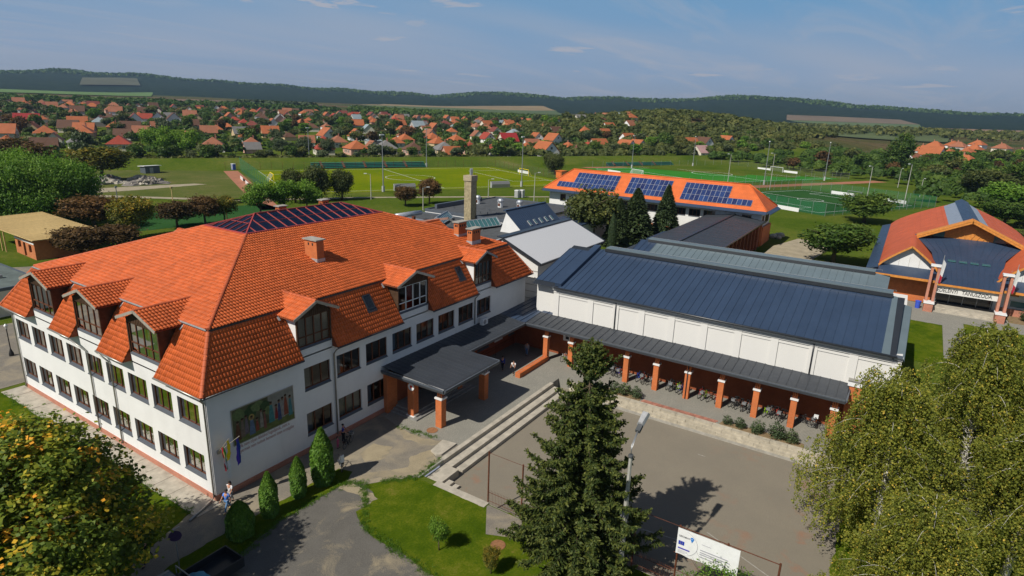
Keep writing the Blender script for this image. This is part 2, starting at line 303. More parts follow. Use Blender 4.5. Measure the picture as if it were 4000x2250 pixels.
# ------------------------------------------------------------------ people
def skinmesh(name, pts, edges, rad, m):
    me = bpy.data.meshes.new(name); me.from_pydata(pts, edges, []); o = bpy.data.objects.new(name, me); C.objects.link(o)
    sm_ = o.modifiers.new('skin', 'SKIN'); sm_.use_smooth_shade = True; ss = o.modifiers.new('sub', 'SUBSURF'); ss.levels = 1; ss.render_levels = 1
    d = me.skin_vertices[0].data
    for i, r in enumerate(rad): d[i].radius = r if isinstance(r, tuple) else (r, r)
    d[0].use_root = True
    ev = o.evaluated_get(bpy.context.evaluated_depsgraph_get()); out = bpy.data.meshes.new_from_object(ev); C.objects.unlink(o); bpy.data.objects.remove(o); out.materials.clear(); out.materials.append(m); return out
def person(loc, rz, label, h=1.7, shirt='cloth_white', pants='cloth_dark', stride=.45, arms=(.4, -.4), hair='hair', longhair=False, short=False, shoes='black', tie=False, bare=False):
    t = thing('person', label, 'person', loc, rz); t.scale = (h/1.72,)*3
    def leg(s, a):        # hip, knee, ankle, toe; a swings the leg forward
        hp = Vector((0, s*.09, .9)); kb = a*.5-(.35 if a < 0 else -.05)*abs(a); kn = hp+Vector((math.sin(a)*.43, 0, -math.cos(a)*.43)); an = kn+Vector((math.sin(kb)*.4, 0, -math.cos(kb)*.4)); return [hp, kn, an, an+Vector((.15, s*.015, -.05))]
    def arm(s, a): sh = Vector((0, s*.19, 1.4)); el = sh+Vector((math.sin(a)*.28, s*.05, -math.cos(a)*.28)); b = a+.35; wr = el+Vector((math.sin(b)*.25, 0, -math.cos(b)*.25)); return [sh, el, wr, wr+Vector((math.sin(b)*.09, 0, -math.cos(b)*.09))]
    L = [leg(1, stride), leg(-1, -stride)]; A = [arm(1, arms[0]), arm(-1, arms[1])]
    zmin = min(p.z for l in L for p in l)-.045; dz = Vector((0, 0, -zmin))
    P = [(0, 0, .95), (0, 0, 1.12), (0, 0, 1.36), (0.01, 0, 1.49), (.015, 0, 1.56), (.02, 0, 1.66)]; E_ = [(0, 1), (1, 2), (2, 3), (3, 4), (4, 5)]; Rr = [(.13, .1), (.12, .095), (.15, .1), .05, .085, .08]
    for l in L: b = len(P); P += [tuple(p) for p in l]; E_ += [(0, b), (b, b+1), (b+1, b+2), (b+2, b+3)]; Rr += [.085, .06, .04, .035]
    for l in A: b = len(P); P += [tuple(p) for p in l]; E_ += [(2, b), (b, b+1), (b+1, b+2), (b+2, b+3)]; Rr += [.06, .045, .032, .03]
    P = [tuple(Vector(p)+dz) for p in P]; new_obj('body', skinmesh('body', P, E_, Rr, M['skin']), t)
    for l in A:
        w = l[3]+dz; d = (l[3]-l[2]).normalized()
        for k in range(4): q = w+Vector((.0, .018*(k-1.5), 0)); MB().tube([q, q+d*.045, q+d*(.075+.012*(1-abs(k-1.5)/1.5))+Vector((.012, 0, 0))], [.009, .008, .006], 5).build('finger', M['skin']).parent = t
        MB().tube([l[2]+dz+Vector((.02, 0, 0)), l[2]+dz+d*.05+Vector((.05, 0, 0)), l[2]+dz+d*.09+Vector((.055, 0, 0))], [.011, .01, .007], 5).build('thumb', M['skin']).parent = t
    MB().tube([Vector((.1, 0, 1.63))+dz, Vector((.125, 0, 1.6))+dz], [.012, .018], 6).build('nose', M['skin']).parent = t
    for s in (-1, 1): MB().ball(Vector((.01, s*.085, 1.61))+dz, (.02, .012, .03), 6, 4).build('ear', M['skin']).parent = t; MB().ball(Vector((.095, s*.032, 1.635))+dz, .011, 6, 4).build('eye', M['hair']).parent = t
    MB().tube([Vector((.1, -.025, 1.565))+dz, Vector((.1, .025, 1.565))+dz], .006, 5).build('mouth', M['hair']).parent = t
    hr = MB().ball(Vector((-.012, 0, 1.675))+dz, (.105, .1, .085), 10, 7)
    if longhair: hr.ball(Vector((-.07, 0, 1.56))+dz, (.06, .09, .17), 8, 6)
    o = hr.build('hair', M[hair], None, True); o.parent = t
    P2 = [(0, 0, .93), (0, 0, 1.12), (0, 0, 1.36), (.005, 0, 1.46)]; E2 = [(0, 1), (1, 2), (2, 3)]; R2 = [(.155, .125), (.14, .115), (.17, .12), .07]
    for l in A:
        b = len(P2); el = l[0].lerp(l[1], .75) if (short or bare) else l[1]; P2 += [tuple(l[0]), tuple(el)]; E2 += [(2, b), (b, b+1)]; R2 += [.075, .06]
        if not (short or bare): P2.append(tuple(l[2])); E2.append((b+1, b+2)); R2.append(.045)
    new_obj('shirt', skinmesh('shirt', [tuple(Vector(p)+dz) for p in P2], E2, R2, M[shirt]), t)
    P3 = [(0, 0, .95)]; E3 = []; R3 = [(.15, .12)]
    for l in L: b = len(P3); P3 += [tuple(l[0]), tuple(l[1]), tuple(l[2].lerp(l[1], .12))]; E3 += [(0, b), (b, b+1), (b+1, b+2)]; R3 += [.1, .075, .058]
    new_obj('trousers', skinmesh('trousers', [tuple(Vector(p)+dz) for p in P3], E3, R3, M[pants]), t)
    for l in L: o = MB().ball(l[2].lerp(l[3], .55)+dz-Z*.005, (.13, .05, .045), 8, 5).build('shoe', M[shoes], None, True); o.parent = t
    if tie: o = MB().box(.1, -.03, 1.1, .125, .03, 1.42).build('tie', M['black']); o.parent = t
    return t
person((-.2, -1.5, 0), R(195), 'person in a blue T-shirt and cropped jeans walking past the school corner', 1.62, 'cloth_blue', 'cloth_jeans', .55, (-.3, .5), short=True, shoes='wood_new'); person((.42, -.95, 0), R(195), 'person with dark hair and a white top walking beside the school corner', 1.66, 'cloth_white', 'cloth_grey', .4, (.5, -.4), longhair=True, bare=True)
person((-5.55, -2.1, 0), R(200), 'person in dark clothes striding along the path by the maple', 1.75, 'cloth_dark', 'cloth_dark', .6, (.5, -.5)); person((29.0, -4.7, 0), R(200), 'person in a white shirt and black tie at the end of the low brick wall', 1.5, 'cloth_white', 'cloth_dark', .35, (.9, .8), tie=True, short=True)
person((29.1, -3.3, 0), R(20), 'person in dark blue clothes in the shade behind the low brick wall', 1.6, 'cloth_navy', 'cloth_dark', .4); person((34.0, -3.2, 0), R(190), 'person in a pale grey top standing deep in the canopy shade', 1.55, 'cloth_grey', 'cloth_jeans', .1, (.1, -.1)); person((10.0, -1.05, 0), R(-50), 'person in a blue shirt holding a bicycle by the shaded wall', 1.6, 'cloth_navy', 'cloth_dark', .1, (.7, .5), short=True); person((9.15, -1.35, 0), R(-40), 'small child in pink beside the bicycle in the wall shade', 1.02, 'cloth_pink', 'cloth_pink', .15, (.3, .1), longhair=True)
# ------------------------------------------------------------------ terrain
SKYL = [(78.85, 0.01377), (71.18, 0.02301), (67.79, 0.02613), (65.39, 0.02518), (61.52, 0.02537), (58.77, 0.0221), (54.66, 0.02335), (50.94, 0.02071), (46.38, 0.01832), (43.0, 0.01713), (39.53, 0.01526), (37.43, 0.01776), (35.31, 0.02201), (33.9, 0.02345), (31.41, 0.0202), (28.22, 0.01791), (25.41, 0.01949), (23.34, 0.02238), (21.26, 0.01941), (18.56, 0.02026), (16.59, 0.02356), (14.34, 0.02691), (12.14, 0.02792), (10.29, 0.0271), (7.29, 0.02412), (4.7, 0.02003), (1.96, 0.01774), (-0.61, 0.01654), (-3.06, 0.01488), (-5.93, 0.01409), (-12.37, 0.01253)]
_sa = np.array([a for a, b in SKYL][::-1]); _sb = np.array([b for a, b in SKYL][::-1])
def hgt(x, y):
    x = np.asarray(x, float); y = np.asarray(y, float); dx = x-CAM.x; dy = y-CAM.y; r = np.hypot(dx, dy); a = np.degrees(np.arctan2(dy, dx))
    a = np.where(a < -150, a+360, a); t = np.interp(a, _sa, _sb); t = np.where((a > _sa[-1]+15) | (a < _sa[0]-15), .004, t)
    rid = 25.5+3600*t
    rid = rid+5*np.sin(x/140+y/310)+3.5*np.sin(x/61-y/83)
    lf = np.clip((a-20)/40, 0, 1)
    z7 = 8+5*lf; z13 = np.minimum(14+11*lf, rid*.7); z19 = np.minimum(20+12*lf, rid*.8)
    z = np.zeros_like(r)
    def seg(z, r0, r1, v0, v1):
        s = np.clip((r-r0)/(r1-r0), 0, 1); s = s*s*(3-2*s) if True else s
        return np.where(r >= r0, v0+(v1-v0)*s, z)
    z = seg(z, 330, 760, 0*r, z7); z = seg(z, 760, 1300, z7, z13); z = seg(z, 1300, 2000, z13, z19); z = seg(z, 2000, 3600, z19, rid); z = seg(z, 3600, 9000, rid, rid*.35)
    # wooded rise behind the sports ground on the right
    hx, hy = 560, 160; q = np.exp(-(((x-hx)*.95-(y-hy)*.3)**2/150**2+((y-hy)*.95+(x-hx)*.3)**2/95**2)); z = z+20*q*np.clip((r-370)/110, 0, 1)
    return z
def H(x, y): return float(hgt(x, y))
def grassmat(name, stops, scale=.12, fine=9., bump=.5):
    n = NB(name); w = n.world(); a = n.noise(w, scale, 6, .62, .2); b = n.noise(w, fine, 5, .7); c = n.noise(w, 1.1, 4, .6)
    v = n.math('ADD', n.math('MULTIPLY', a, .42), n.math('ADD', n.math('MULTIPLY', b, .34), n.math('MULTIPLY', c, .24)))
    n.col(n.ramp(v, stops)).set(.95, .0); n.bump(n.math('ADD', b, n.noise(w, fine*4, 3)), bump, .06); return n.m
M['grass'] = grassmat('grass', [(.34, (.04, .075, .008)), (.45, (.06, .10, .010)), (.54, (.095, .125, .018)), (.66, (.18, .155, .05))], .05, 5)
M['lawn'] = grassmat('lawn', [(.36, (.035, .07, .004)), (.48, (.066, .105, .006)), (.56, (.11, .135, .01)), (.66, (.22, .17, .05))], .3, 7)
M['meadow'] = grassmat('meadow', [(.35, (.06, .085, .02)), (.5, (.1, .12, .03)), (.62, (.19, .15, .07)), (.75, (.28, .22, .12))], .06, 4)
def farmat():
    n = NB('countryside'); w = n.world(); a = n.noise(w, .0035, 5, .6); b = n.noise(w, .03, 5, .7); g = n.noise(w, .12, 3, .8)
    wood = n.ramp(n.math('ADD', n.math('MULTIPLY', b, .6), n.math('MULTIPLY', g, .4)), [(.34, (.005, .014, .009)), (.5, (.014, .03, .014)), (.66, (.036, .056, .022))])
    field = n.ramp(n.noise(w, .006, 3), [(.35, (.05, .085, .02)), (.5, (.11, .10, .035)), (.62, (.16, .11, .06))])
    g2 = n.nd('NewGeometry'); s = n.nd('SeparateXYZ'); n.ln(g2.outputs['Position'], s.inputs[0]); d = n.nd('VectorMath'); d.operation = 'LENGTH'; n.ln(g2.outputs['Position'], d.inputs[0])
    far = n.mr(n.math('ADD', d.outputs['Value'], n.math('MULTIPLY', n.math('SUBTRACT', a, .5), 900.)), 1750, 1800)
    n.col(n.mix(far, field, wood)).set(.95, .05); n.bump(n.noise(w, .05, 5, .75), 1., 14.); return n.m
M['far'] = farmat()
COURT = (10.2, -75., 30.95, -8.85)
def axis(cuts, near, far0, far1):
    out = set(cuts); s = 6.; 
    for sg, lim in ((1, far1), (-1, far0)):
        v = near[1] if sg > 0 else near[0]; st = s
        while abs(v) < abs(lim): out.add(round(v, 3)); v += sg*st; st = min(st*1.06, 130)
        out.add(lim)
    return np.array(sorted(out))
gx = axis([10.2, 20., 30.95], (-60, 150), -500, 8200); gy = axis([-75., -40., -8.85], (-90, 150), -4200, 8200)
def terrain(name, m, sel):
    X, Y = np.meshgrid(gx, gy, indexing='ij'); Z = hgt(X, Y)-.012; nx, ny = X.shape
    V = np.stack([X, Y, Z], -1).reshape(-1, 3); i, j = np.meshgrid(np.arange(nx-1), np.arange(ny-1), indexing='ij')
    cx = (X[:-1, :-1]+X[1:, 1:])/2; cy = (Y[:-1, :-1]+Y[1:, 1:])/2; keep = sel(cx, cy)
    q = np.stack([i*ny+j, (i+1)*ny+j, (i+1)*ny+j+1, i*ny+j+1], -1)[keep]
    u, inv = np.unique(q, return_inverse=True); me = npmesh(name, V[u], inv.reshape(-1, 4), m, True); return tag(new_obj(name, me), kind='structure')
_near = lambda x, y: np.hypot(x-CAM.x, y-CAM.y) < 520
terrain('ground', M['grass'], lambda x, y: _near(x, y) & ~((x > COURT[0]) & (x < COURT[2]) & (y > COURT[1]) & (y < COURT[3])))
terrain('hills', M['far'], lambda x, y: ~_near(x, y))
# ------------------------------------------------------------------ paving round the school
def jag(poly, amp=.13, step=.35):
    out = []; n = len(poly)
    for i in range(n):
        (x0, y0), (x1, y1) = poly[i], poly[(i+1) % n]; L = math.hypot(x1-x0, y1-y0); k = max(1, min(90, int(L/step)))
        for j in range(k): a = amp*(math.sin(j*1.7+x0*3)+.6*math.sin(j*.61+y0)+RNG.uniform(-.7, .7))*(.5 if j else 0); out.append((x0+(x1-x0)*j/k-(y1-y0)/L*a, y0+(y1-y0)*j/k+(x1-x0)/L*a))
    return out
def sheet(name, poly, z, m, th=.0):
    mb = MB(); poly = jag(poly) if name in ('lawn', 'road', 'sand', 'meadow') and not th else poly
    if th: mb.prism(poly, z-th, z)
    else: mb.face(*[(x, y, z) for x, y in poly])
    return struct(name, mb, m)
def asphaltmat(name, base, patch, lo=.5, hi=.62):
    n = NB(name); w = n.world(); a = n.noise(w, .32, 6, .62, .8); b = n.noise(w, 14, 4, .75); c = n.noise(w, .9, 5, .65)
    col = n.ramp(b, [(.3, sc3(base, .72)), (.7, sc3(base, 1.3))]); col = n.mix(n.mr(c, .4, .75, 0, .45), col, sc3(base, 1.45))
    n.col(n.mix(n.mr(n.math('ADD', n.math('MULTIPLY', a, .8), n.math('MULTIPLY', b, .2)), lo, hi), col, patch)).set(.93, .12); n.bump(n.noise(w, 45, 3), .4, .015); return n.m
M['asphalt'] = asphaltmat('asphalt', (.12, .112, .098), (.30, .25, .165), .53, .66)
M['path'] = asphaltmat('worn_path', (.19, .17, .14), (.32, .27, .19), .46, .62)
def courtmat():
    n = NB('court_asphalt'); w = n.world(); a = n.noise(w, .25, 5, .6); b = n.noise(w, 18, 4, .75); r = n.noise(w, .55, 4, .55)
    col = n.ramp(b, [(.3, (.185, .16, .122)), (.7, (.275, .242, .186))]); col = n.mix(n.mr(a, .4, .65, 0, .5), col, (.19, .168, .133))
    g = n.nd('SeparateXYZ'); n.ln(w, g.inputs[0]); ed = n.mr(g.outputs[0], 17, 10.5, 0, 1); ed2 = n.mr(g.outputs[1], -24, -34, 0, 1)
    red = n.math('MULTIPLY', n.mr(r, .58, .72), n.math('MAXIMUM', n.math('MULTIPLY', ed, .8), n.math('MULTIPLY', ed2, .5)))
    col = n.mix(red, col, (.34, .12, .05)); n.col(col).set(.92, .15); n.bump(n.noise(w, 50, 3), .35, .012); return n.m
M['court'] = courtmat(); M['sand'] = asphaltmat('sandy_gravel', (.30, .25, .165), (.17, .155, .13), .5, .68)
def pavermat(name, c1, c2, mort, bw=.2, bh=.1):
    n = NB(name); w = n.world(); b = n.nd('TexBrick'); n.ln(w, b.inputs['Vector']); b.inputs['Scale'].default_value = 1; b.inputs['Brick Width'].default_value = bw; b.inputs['Row Height'].default_value = bh; b.inputs['Mortar Size'].default_value = .008
    b.inputs['Color1'].default_value = (*c1, 1); b.inputs['Color2'].default_value = (*c2, 1); b.inputs['Mortar'].default_value = (*mort, 1); a = n.noise(w, .5, 5, .6)
    n.col(n.mix(n.mr(a, .35, .7, 0, .5), b.outputs[0], sc3(c1, .78))).set(.9, .15); n.bump(n.math('SUBTRACT', 1., b.outputs['Fac']), .4, .008); return n.m
M['paver'] = pavermat('grey_pavers', (.27, .26, .225), (.32, .305, .26), (.16, .15, .12))
M['paver_red'] = plain('red_paver', (.38, .17, .12), .9, .2, 4, .15, bump=.3, rnd=.2)
M['soil'] = plain('planter_soil', (.24, .17, .095), .95, .25, 3, .1, bump=.6)
sheet('path', [(-14, -5.6), (-5.7, -1.3), (-1.6, .3), (-.05, -.02), (15.6, -.02), (15.6, -7.2), (14.8, -8.84), (12.6, -8.84), (9.9, -8.9), (8., -7.2), (7., -6.5), (6.4, -5.2), (7.6, -4.6), (7.3, -3.5), (-1.6, -3.3), (-5, -3.3), (-12.5, -7)], .004, M['path'])
sheet('road', [(-30, -16), (-14, -9.0), (-6, -7.0), (-2, -5.6), (1, -5.0), (6.4, -5.2), (7, -6.5), (6.3, -8.4), (4.5, -8.2), (3.7, -9.8), (3.35, -11.4), (3.4, -13), (3.1, -15), (2.9, -16.5), (2.5, -24), (-30, -40)], .006, M['asphalt'])
sheet('lawn', [(8., -7.2), (9.75, -8.95), (9.75, -14.8), (10.15, -14.8), (10.15, -40), (2.2, -40), (2.5, -24), (2.9, -16.5), (3.1, -15), (3.4, -13), (3.35, -11.4), (3.7, -9.8), (4.5, -8.2), (6.3, -8.4), (7, -6.5)], .01, M['lawn'])
sheet('lawn', [(-1.6, -3.32), (7.3, -3.5), (7.6, -4.6), (6.4, -5.2), (1, -5.0), (-2, -5.6), (-6, -7), (-12.5, -7.02), (-5, -3.3)], .012, M['lawn'])
sheet('lawn', [(-1.75, .28), (-1.75, 31), (-40, 45), (-40, -12), (-14, -5.6), (-5.7, -1.3)], .008, M['lawn'])
plaza = sheet('plaza', [(15.1, -.02), (14.4, -2.6), (14.3, -4.6), (14.8, -7), (15.0, -8.85), (30.95, -8.85), (30.95, -75), (36.7, -75), (36.7, -.02)], .016, M['paver'], .95)
sheet('sand', [(6.7, -5.3), (7.6, -6.2), (8.6, -7.3), (9.9, -8.6), (12.3, -8.6), (13.2, -7.2), (11.6, -6.6), (10.4, -7.4), (9.2, -6.6), (8.2, -5.6)], .008, M['sand']); sheet('sand', [(5.6, -5.3), (6.6, -5.2), (6.5, -7.4), (6.9, -8.5), (5.6, -8.4), (5.9, -7)], .0085, M['sand']); sheet('sand', [(14.3, -2.9), (14.1, -5.5), (14.7, -7.2), (13.7, -6.9), (13.2, -4.4)], .0085, M['sand']); sheet('sand', [(9.6, -3.2), (11.3, -3.0), (11.8, -4.6), (10.2, -5.2), (9.0, -4.4)], .0085, M['sand'])
rows = [(31.02, 31.27), (31.3, 31.55)]; pm = MB().box(-.125, -.145, 0, .125, .145, .03).mesh('paver', M['paver_red'])
for a, (x0, x1) in enumerate(rows):
    for i in range(23):
        o = new_obj('paver', pm, plaza); o.location = ((x0+x1)/2, -17.55-i*.3-a*.1, .012+RNG.uniform(0, .008)); o.rotation_euler[2] = RNG.uniform(-.03, .03)
# beds in the plaza edge
for i, (y0, y1) in enumerate([(-11.5, -17.3), (-24.6, -31.4)]): struct('planting_bed', MB().prism([(30.98, y1), (31.75, y1+.1), (31.9, (y0+y1)/2), (31.75, y0-.1), (30.98, y0)], 0, .05), M['soil'])
# concrete apron along the sunny side: separate slabs
ap = struct('apron', MB().box(-1.68, -.6, -.3, -.02, 29.6, -.005), M['concrete'])
for i in range(16):
    y0 = -.55+i*1.88; MB().box(-1.72+.06*math.sin(i*2.), y0, -.1, -.03, min(y0+1.84, 29.55), .03+.012*math.sin(i*3.1)).build('slab', M['concrete'], ap)
# sports court, lower than the plaza
struct('court', MB().face((10.2, -75, -.9), (30.95, -75, -.9), (30.95, -8.85, -.9), (10.2, -8.85, -.9)), M['court']); sheet('lawn', [(10.37, -75), (30.3, -75), (30.3, -34.9), (10.37, -34.9)], -.88, M['lawn'])
M['line'] = plain('worn_line', (.34, .32, .28), .9, .3, 6)
for i, (a, b) in enumerate([((14.6, -21.3), (15.7, -29)), ((17.2, -27.6), (13.4, -36)), ((26.6, -24.2), (26.6, -24.8)), ((12.8, -15.5), (14.6, -21.3))]):
    struct('court_line', MB().bar((*a, -.898), (*b, -.898), .07, .004), M['line'])
# tribune steps down to the court
st = thing('stone_steps', 'long concrete seating steps descending from the entrance plaza to the court', 'steps', (20.8, -9.6, -.9))
for i, (y0, y1, z, x0) in enumerate([(-9.0, -8.6, .03, 12.6), (-9.72, -9.0, -.3, 12.7), (-10.4, -9.72, -.6, 13.1)]):
    MB().box(x0, y0, -.95, 29.6, y1, z).build('step', M['concrete'], st)
st = thing('landing', 'cracked concrete landing with two small steps at the corner of the court', 'landing', (11.3, -9.7, -.9))
MB().box(9.85, -10.35, -.95, 12.68, -8.98, -.31).build('slab', M['concrete'], st); MB().bar((9.8, -8.93, -.06), (12.6, -8.9, -.06), .14, .24).build('edge', M['concrete_wall'], st)
MB().box(10.35, -10.85, -.95, 11.5, -10.36, -.5).build('step', M['concrete'], st); MB().box(10.35, -11.3, -.95, 11.6, -10.86, -.7).build('step', M['concrete'], st)
single('kerb_wall', MB().box(9.72, -14.75, -.95, 10.32, -10.36, .03), M['concrete'], 'low concrete kerb wall between the lawn and the sunken court', 'wall')
single('kerb_wall', MB().box(10.12, -40, -.95, 10.36, -14.8, -.12), M['concrete_wall'], 'narrow concrete footing running under the rusty court fence', 'wall')
struct('path', MB().prism([(7.6, -16.4), (9.9, -14.85), (10.1, -14.85), (10.1, -17.6), (8.4, -18.2)], -.2, .016), M['path'])
single('concrete_slab', MB().prism([(12.75, -8.15), (13.0, -7.4), (14.75, -7.15), (14.95, -8.4), (13.0, -8.45)], -.1, .14), M['concrete'], 'pale loose concrete slab lying at the head of the seating steps', 'slab')
# stone slab terrace on the gym side, four courses
st = thing('stone_terrace', 'terrace of pale staggered stone slabs between the bicycle arcade and the court', 'terrace', (30.5, -24, -.9))
for k in range(4):
    x1 = 30.99-.155*k; z1 = .04-.225*k; y = -10.35-(k % 2)*.8
    while y > -42:
        L = RNG.uniform(1.35, 1.75); MB().box(x1-.5+RNG.uniform(-.02, .02), y-L+.012, z1-.24, x1+RNG.uniform(-.012, .012) if k else x1, y-.012, z1+RNG.uniform(-.012, .012)).build('stone', M['stone'], st); y -= L
MB().box(30.0, -42, -.95, 30.3, -10.4, -.66).build('footing', M['concrete_wall'], st)
# ------------------------------------------------------------------ building helpers
Z = Vector((0, 0, 1))
def wallgrid(mb, O, U, Nn, L, z0, z1, ops, d=.22):
    us = sorted({0, L, *[a for o in ops for a in o[:2]]}); zs = sorted({z0, z1, *[a for o in ops for a in o[2:4]]})
    P = lambda u, z, k=0: (O.x+U.x*u-Nn.x*k, O.y+U.y*u-Nn.y*k, z)
    for i in range(len(us)-1):
        for j in range(len(zs)-1):
            cu = (us[i]+us[i+1])/2; cz = (zs[j]+zs[j+1])/2
            if any(o[0] < cu < o[1] and o[2] < cz < o[3] for o in ops): continue
            mb.face(P(us[i], zs[j]), P(us[i+1], zs[j]), P(us[i+1], zs[j+1]), P(us[i], zs[j+1]))
    for a, b, c, e in ops:
        mb.face(P(a, c), P(a, e), P(a, e, d), P(a, c, d)); mb.face(P(b, e), P(b, c), P(b, c, d), P(b, e, d))
        mb.face(P(a, e), P(b, e), P(b, e, d), P(a, e, d)); mb.face(P(b, c), P(a, c), P(a, c, d), P(b, c, d))
    return mb
def window(par, O, U, Nn, u0, u1, z0, z1, d=.2, nl=3, mf=None, mg=None, sill=True, trans=None, curtain=None, name='window', paneparent=None, fw=.07, sillh=.12):
    P = lambda u, z, k: Vector((O.x+U.x*u-Nn.x*k, O.y+U.y*u-Nn.y*k, z)); mf = mf or M['wood_frame']; mg = mg or M['glass']; mb = MB()
    zb = z0+(sillh if sill else 0)
    for z in (zb+fw/2, z1-fw/2): mb.bar(P(u0, z, d), P(u1, z, d), fw, fw)
    if trans: mb.bar(P(u0, trans, d), P(u1, trans, d), fw, fw)
    xs = [u0+(u1-u0)*i/nl for i in range(nl+1)]
    for i, u in enumerate(xs):
        u = u+fw/2 if i == 0 else u-fw/2 if i == nl else u; mb.bar(P(u, zb, d), P(u, z1, d), fw*(1.35 if 0 < i < nl else 1), fw, Nn)
    w = mb.build(name, mf, par); pp = w if paneparent is None else paneparent
    zl = [zb]+([trans] if trans else [])+[z1]
    for i in range(nl):
        for j in range(len(zl)-1): MB().face(P(xs[i]+.04, zl[j]+.04, d+.01), P(xs[i+1]-.04, zl[j]+.04, d+.01), P(xs[i+1]-.04, zl[j+1]-.04, d+.01), P(xs[i]+.04, zl[j+1]-.04, d+.01)).build('pane', mg, pp)
    if sill:
        s = MB(); a = [P(u0-.03, z0-.02, -.06), P(u1+.03, z0-.02, -.06), P(u1+.03, z0+sillh, d-.02), P(u0-.03, z0+sillh, d-.02)]; s.face(*a); s.face(*[q-Z*.04 for q in a][::-1]); s.face(a[0]-Z*.04, a[1]-Z*.04, a[1], a[0]); s.build('sill', M['sill'], pp)
    if curtain:
        cm = MB(); a, b = curtain[1:3]; n = 14; base = len(cm.v)
        for i in range(n+1):
            u = u0+(u1-u0)*(a+(b-a)*i/n); k = d+.16+.04*math.sin(i*2.4); cm.v += [tuple(P(u, zb, k)), tuple(P(u, z1, k))]
        cm.f += [(base+2*i, base+2*i+2, base+2*i+3, base+2*i+1) for i in range(n)]; cm.build('curtain', M[curtain[0]], pp, True)
    return w
# -- clay tiles as geometry
TW, TH = .235, .36
_pr = [(0, .0), (.16, .03), (.36, .052), (.56, .044), (.74, .012), (1, .0)]
_tv = [(t*TW, 0., h+.008) for t, h in _pr]+[(t*TW, 0., h+.038) for t, h in _pr]+[(t*TW, TH*1.06, h+.004) for t, h in _pr]
_tf = [(i, i+1, 7+i, 6+i) for i in range(5)]+[(6+i, 7+i, 13+i, 12+i) for i in range(5)]
TVA = np.array(_tv); TFA = np.array(_tf)
def inpoly(poly, u, v):
    r = np.zeros(u.shape, bool); n = len(poly)
    for i in range(n):
        (x0, y0), (x1, y1) = poly[i], poly[(i+1) % n]
        c = ((y0 > v) != (y1 > v)) & (u < (x1-x0)*(v-y0)/((y1-y0) or 1e-9)+x0); r ^= c
    return r
def tilepos(O, U, V, poly):             # O origin at the eave line; U along, V up the slope; poly in (u, v) metres
    us = [p[0] for p in poly]; vs_ = [p[1] for p in poly]
    u, v = np.meshgrid(np.arange(min(us), max(us)+.2, TW), np.arange(0, max(vs_)+.2, TH), indexing='ij'); u = u.ravel(); v = v.ravel()
    k = inpoly(poly, u+TW/2, v+TH*.45); return np.stack([u[k], v[k]], -1)
def tilemesh(name, groups, m):          # groups: (O, U, V, N, uv)
    Vs = []; Fs = []; b = 0
    for O, U, V, Nn, uv in groups:
        if not len(uv): continue
        j = NP.normal(0, .006, (len(uv), 1)); uu = uv[:, :1]+TVA[None, :, 0]; vv = uv[:, 1:]+TVA[None, :, 1]+j; nn = TVA[None, :, 2]+NP.normal(0, .003, (len(uv), 1))
        P = np.array(O)+uu[..., None]*np.array(U)+vv[..., None]*np.array(V)+nn[..., None]*np.array(Nn); Vs.append(P.reshape(-1, 3))
        Fs.append((TFA[None]+18*np.arange(len(uv))[:, None, None]+b).reshape(-1, 4)); b += 18*len(uv)
    return npmesh(name, np.concatenate(Vs), np.concatenate(Fs), m)
def frame3(P0, U, up):                    # slope plane axes
    U = Vector(U).normalized(); V = Vector(up).normalized(); return U, V, U.cross(V).normalized()
def caps(par, A, B, m, r=.15, step=.4, name='ridge_tile', out=None):
    A = Vector(A); B = Vector(B); d = (B-A); n = max(1, int(d.length/step)); X = d.normalized(); Y = Z.cross(X).normalized(); Zz = X.cross(Y)
    global _capm
    try: cm = _capm[m.name]
    except Exception:
        mb = MB(); L = .44; q = 8; b = 0
        for i in range(2):
            rr = 1.0 if i == 0 else .84
            for k in range(q+1): a = math.pi*k/q; mb.v.append((i*L, rr*math.cos(a)*.15, rr*math.sin(a)*.13-.02))
        mb.f += [(k, k+1, q+2+k, q+1+k) for k in range(q)]; mb.f.append(tuple(range(q+1)))
        cm = mb.mesh('ridge_tile', m); _capm[m.name] = cm
    o = off(par); Mx = Matrix((X, Y, Zz)).transposed().to_4x4()
    for i in range(n):
        ob = new_obj(name, cm, par); ob.matrix_local = Matrix.Translation(A-o+X*(d.length*i/n)) @ Mx
_capm = {}
# ------------------------------------------------------------------ main school building
LU, LV = 38.4, 28.87; HE, HB, HS = 7.8, 11.23, 14.65; OV, BI, SI = .58, 1.63, 11.45; XR, SXR = 36.75, 27.58
SC = thing('school_building', 'large white school building with orange tiled mansard roof and glazed ridge', 'building', (LU/2, LV/2, 0))
XN, YN = Vector((-1, 0, 0)), Vector((0, -1, 0)); XU, YU = Vector((1, 0, 0)), Vector((0, 1, 0))
wl = [(.93+3.137*i, 3.38+3.137*i) for i in range(9)]; wr = [(7.53+3.075*i, 9.95+3.075*i) for i in range(8)]
opl = [(a, b, z0, z1) for a, b in wl for z0, z1 in ((1.33, 3.08), (4.92, 6.70))]
opr = [(a, b, 5.07, 6.85) for a, b in wr]+[(a, b, 1.38, 3.2) for a, b in wr[:3]]
mb = MB(); O0 = Vector((0, 0, 0))
wallgrid(mb, O0, YU, XN, LV, .42, HE, opl); wallgrid(mb, O0, XU, YN, LU, .42, HE, opr)
mb.face((LU, 0, 0), (LU, LV, 0), (LU, LV, HE), (LU, 0, HE)); mb.face((0, LV, 0), (LU, LV, 0), (LU, LV, HE), (0, LV, HE))
mb.build('wall', M['white'], SC)
pb = MB(); pb.box(-.045, -.045, -.1, LU, .0, .42); pb.box(-.045, -.04, -.1, 0, LV, .42); pb.build('plinth', M['brick_pale'], SC)
ib = MB(); ib.box(3.4, 3.4, 0, LU-3, LV-3, 7.6)
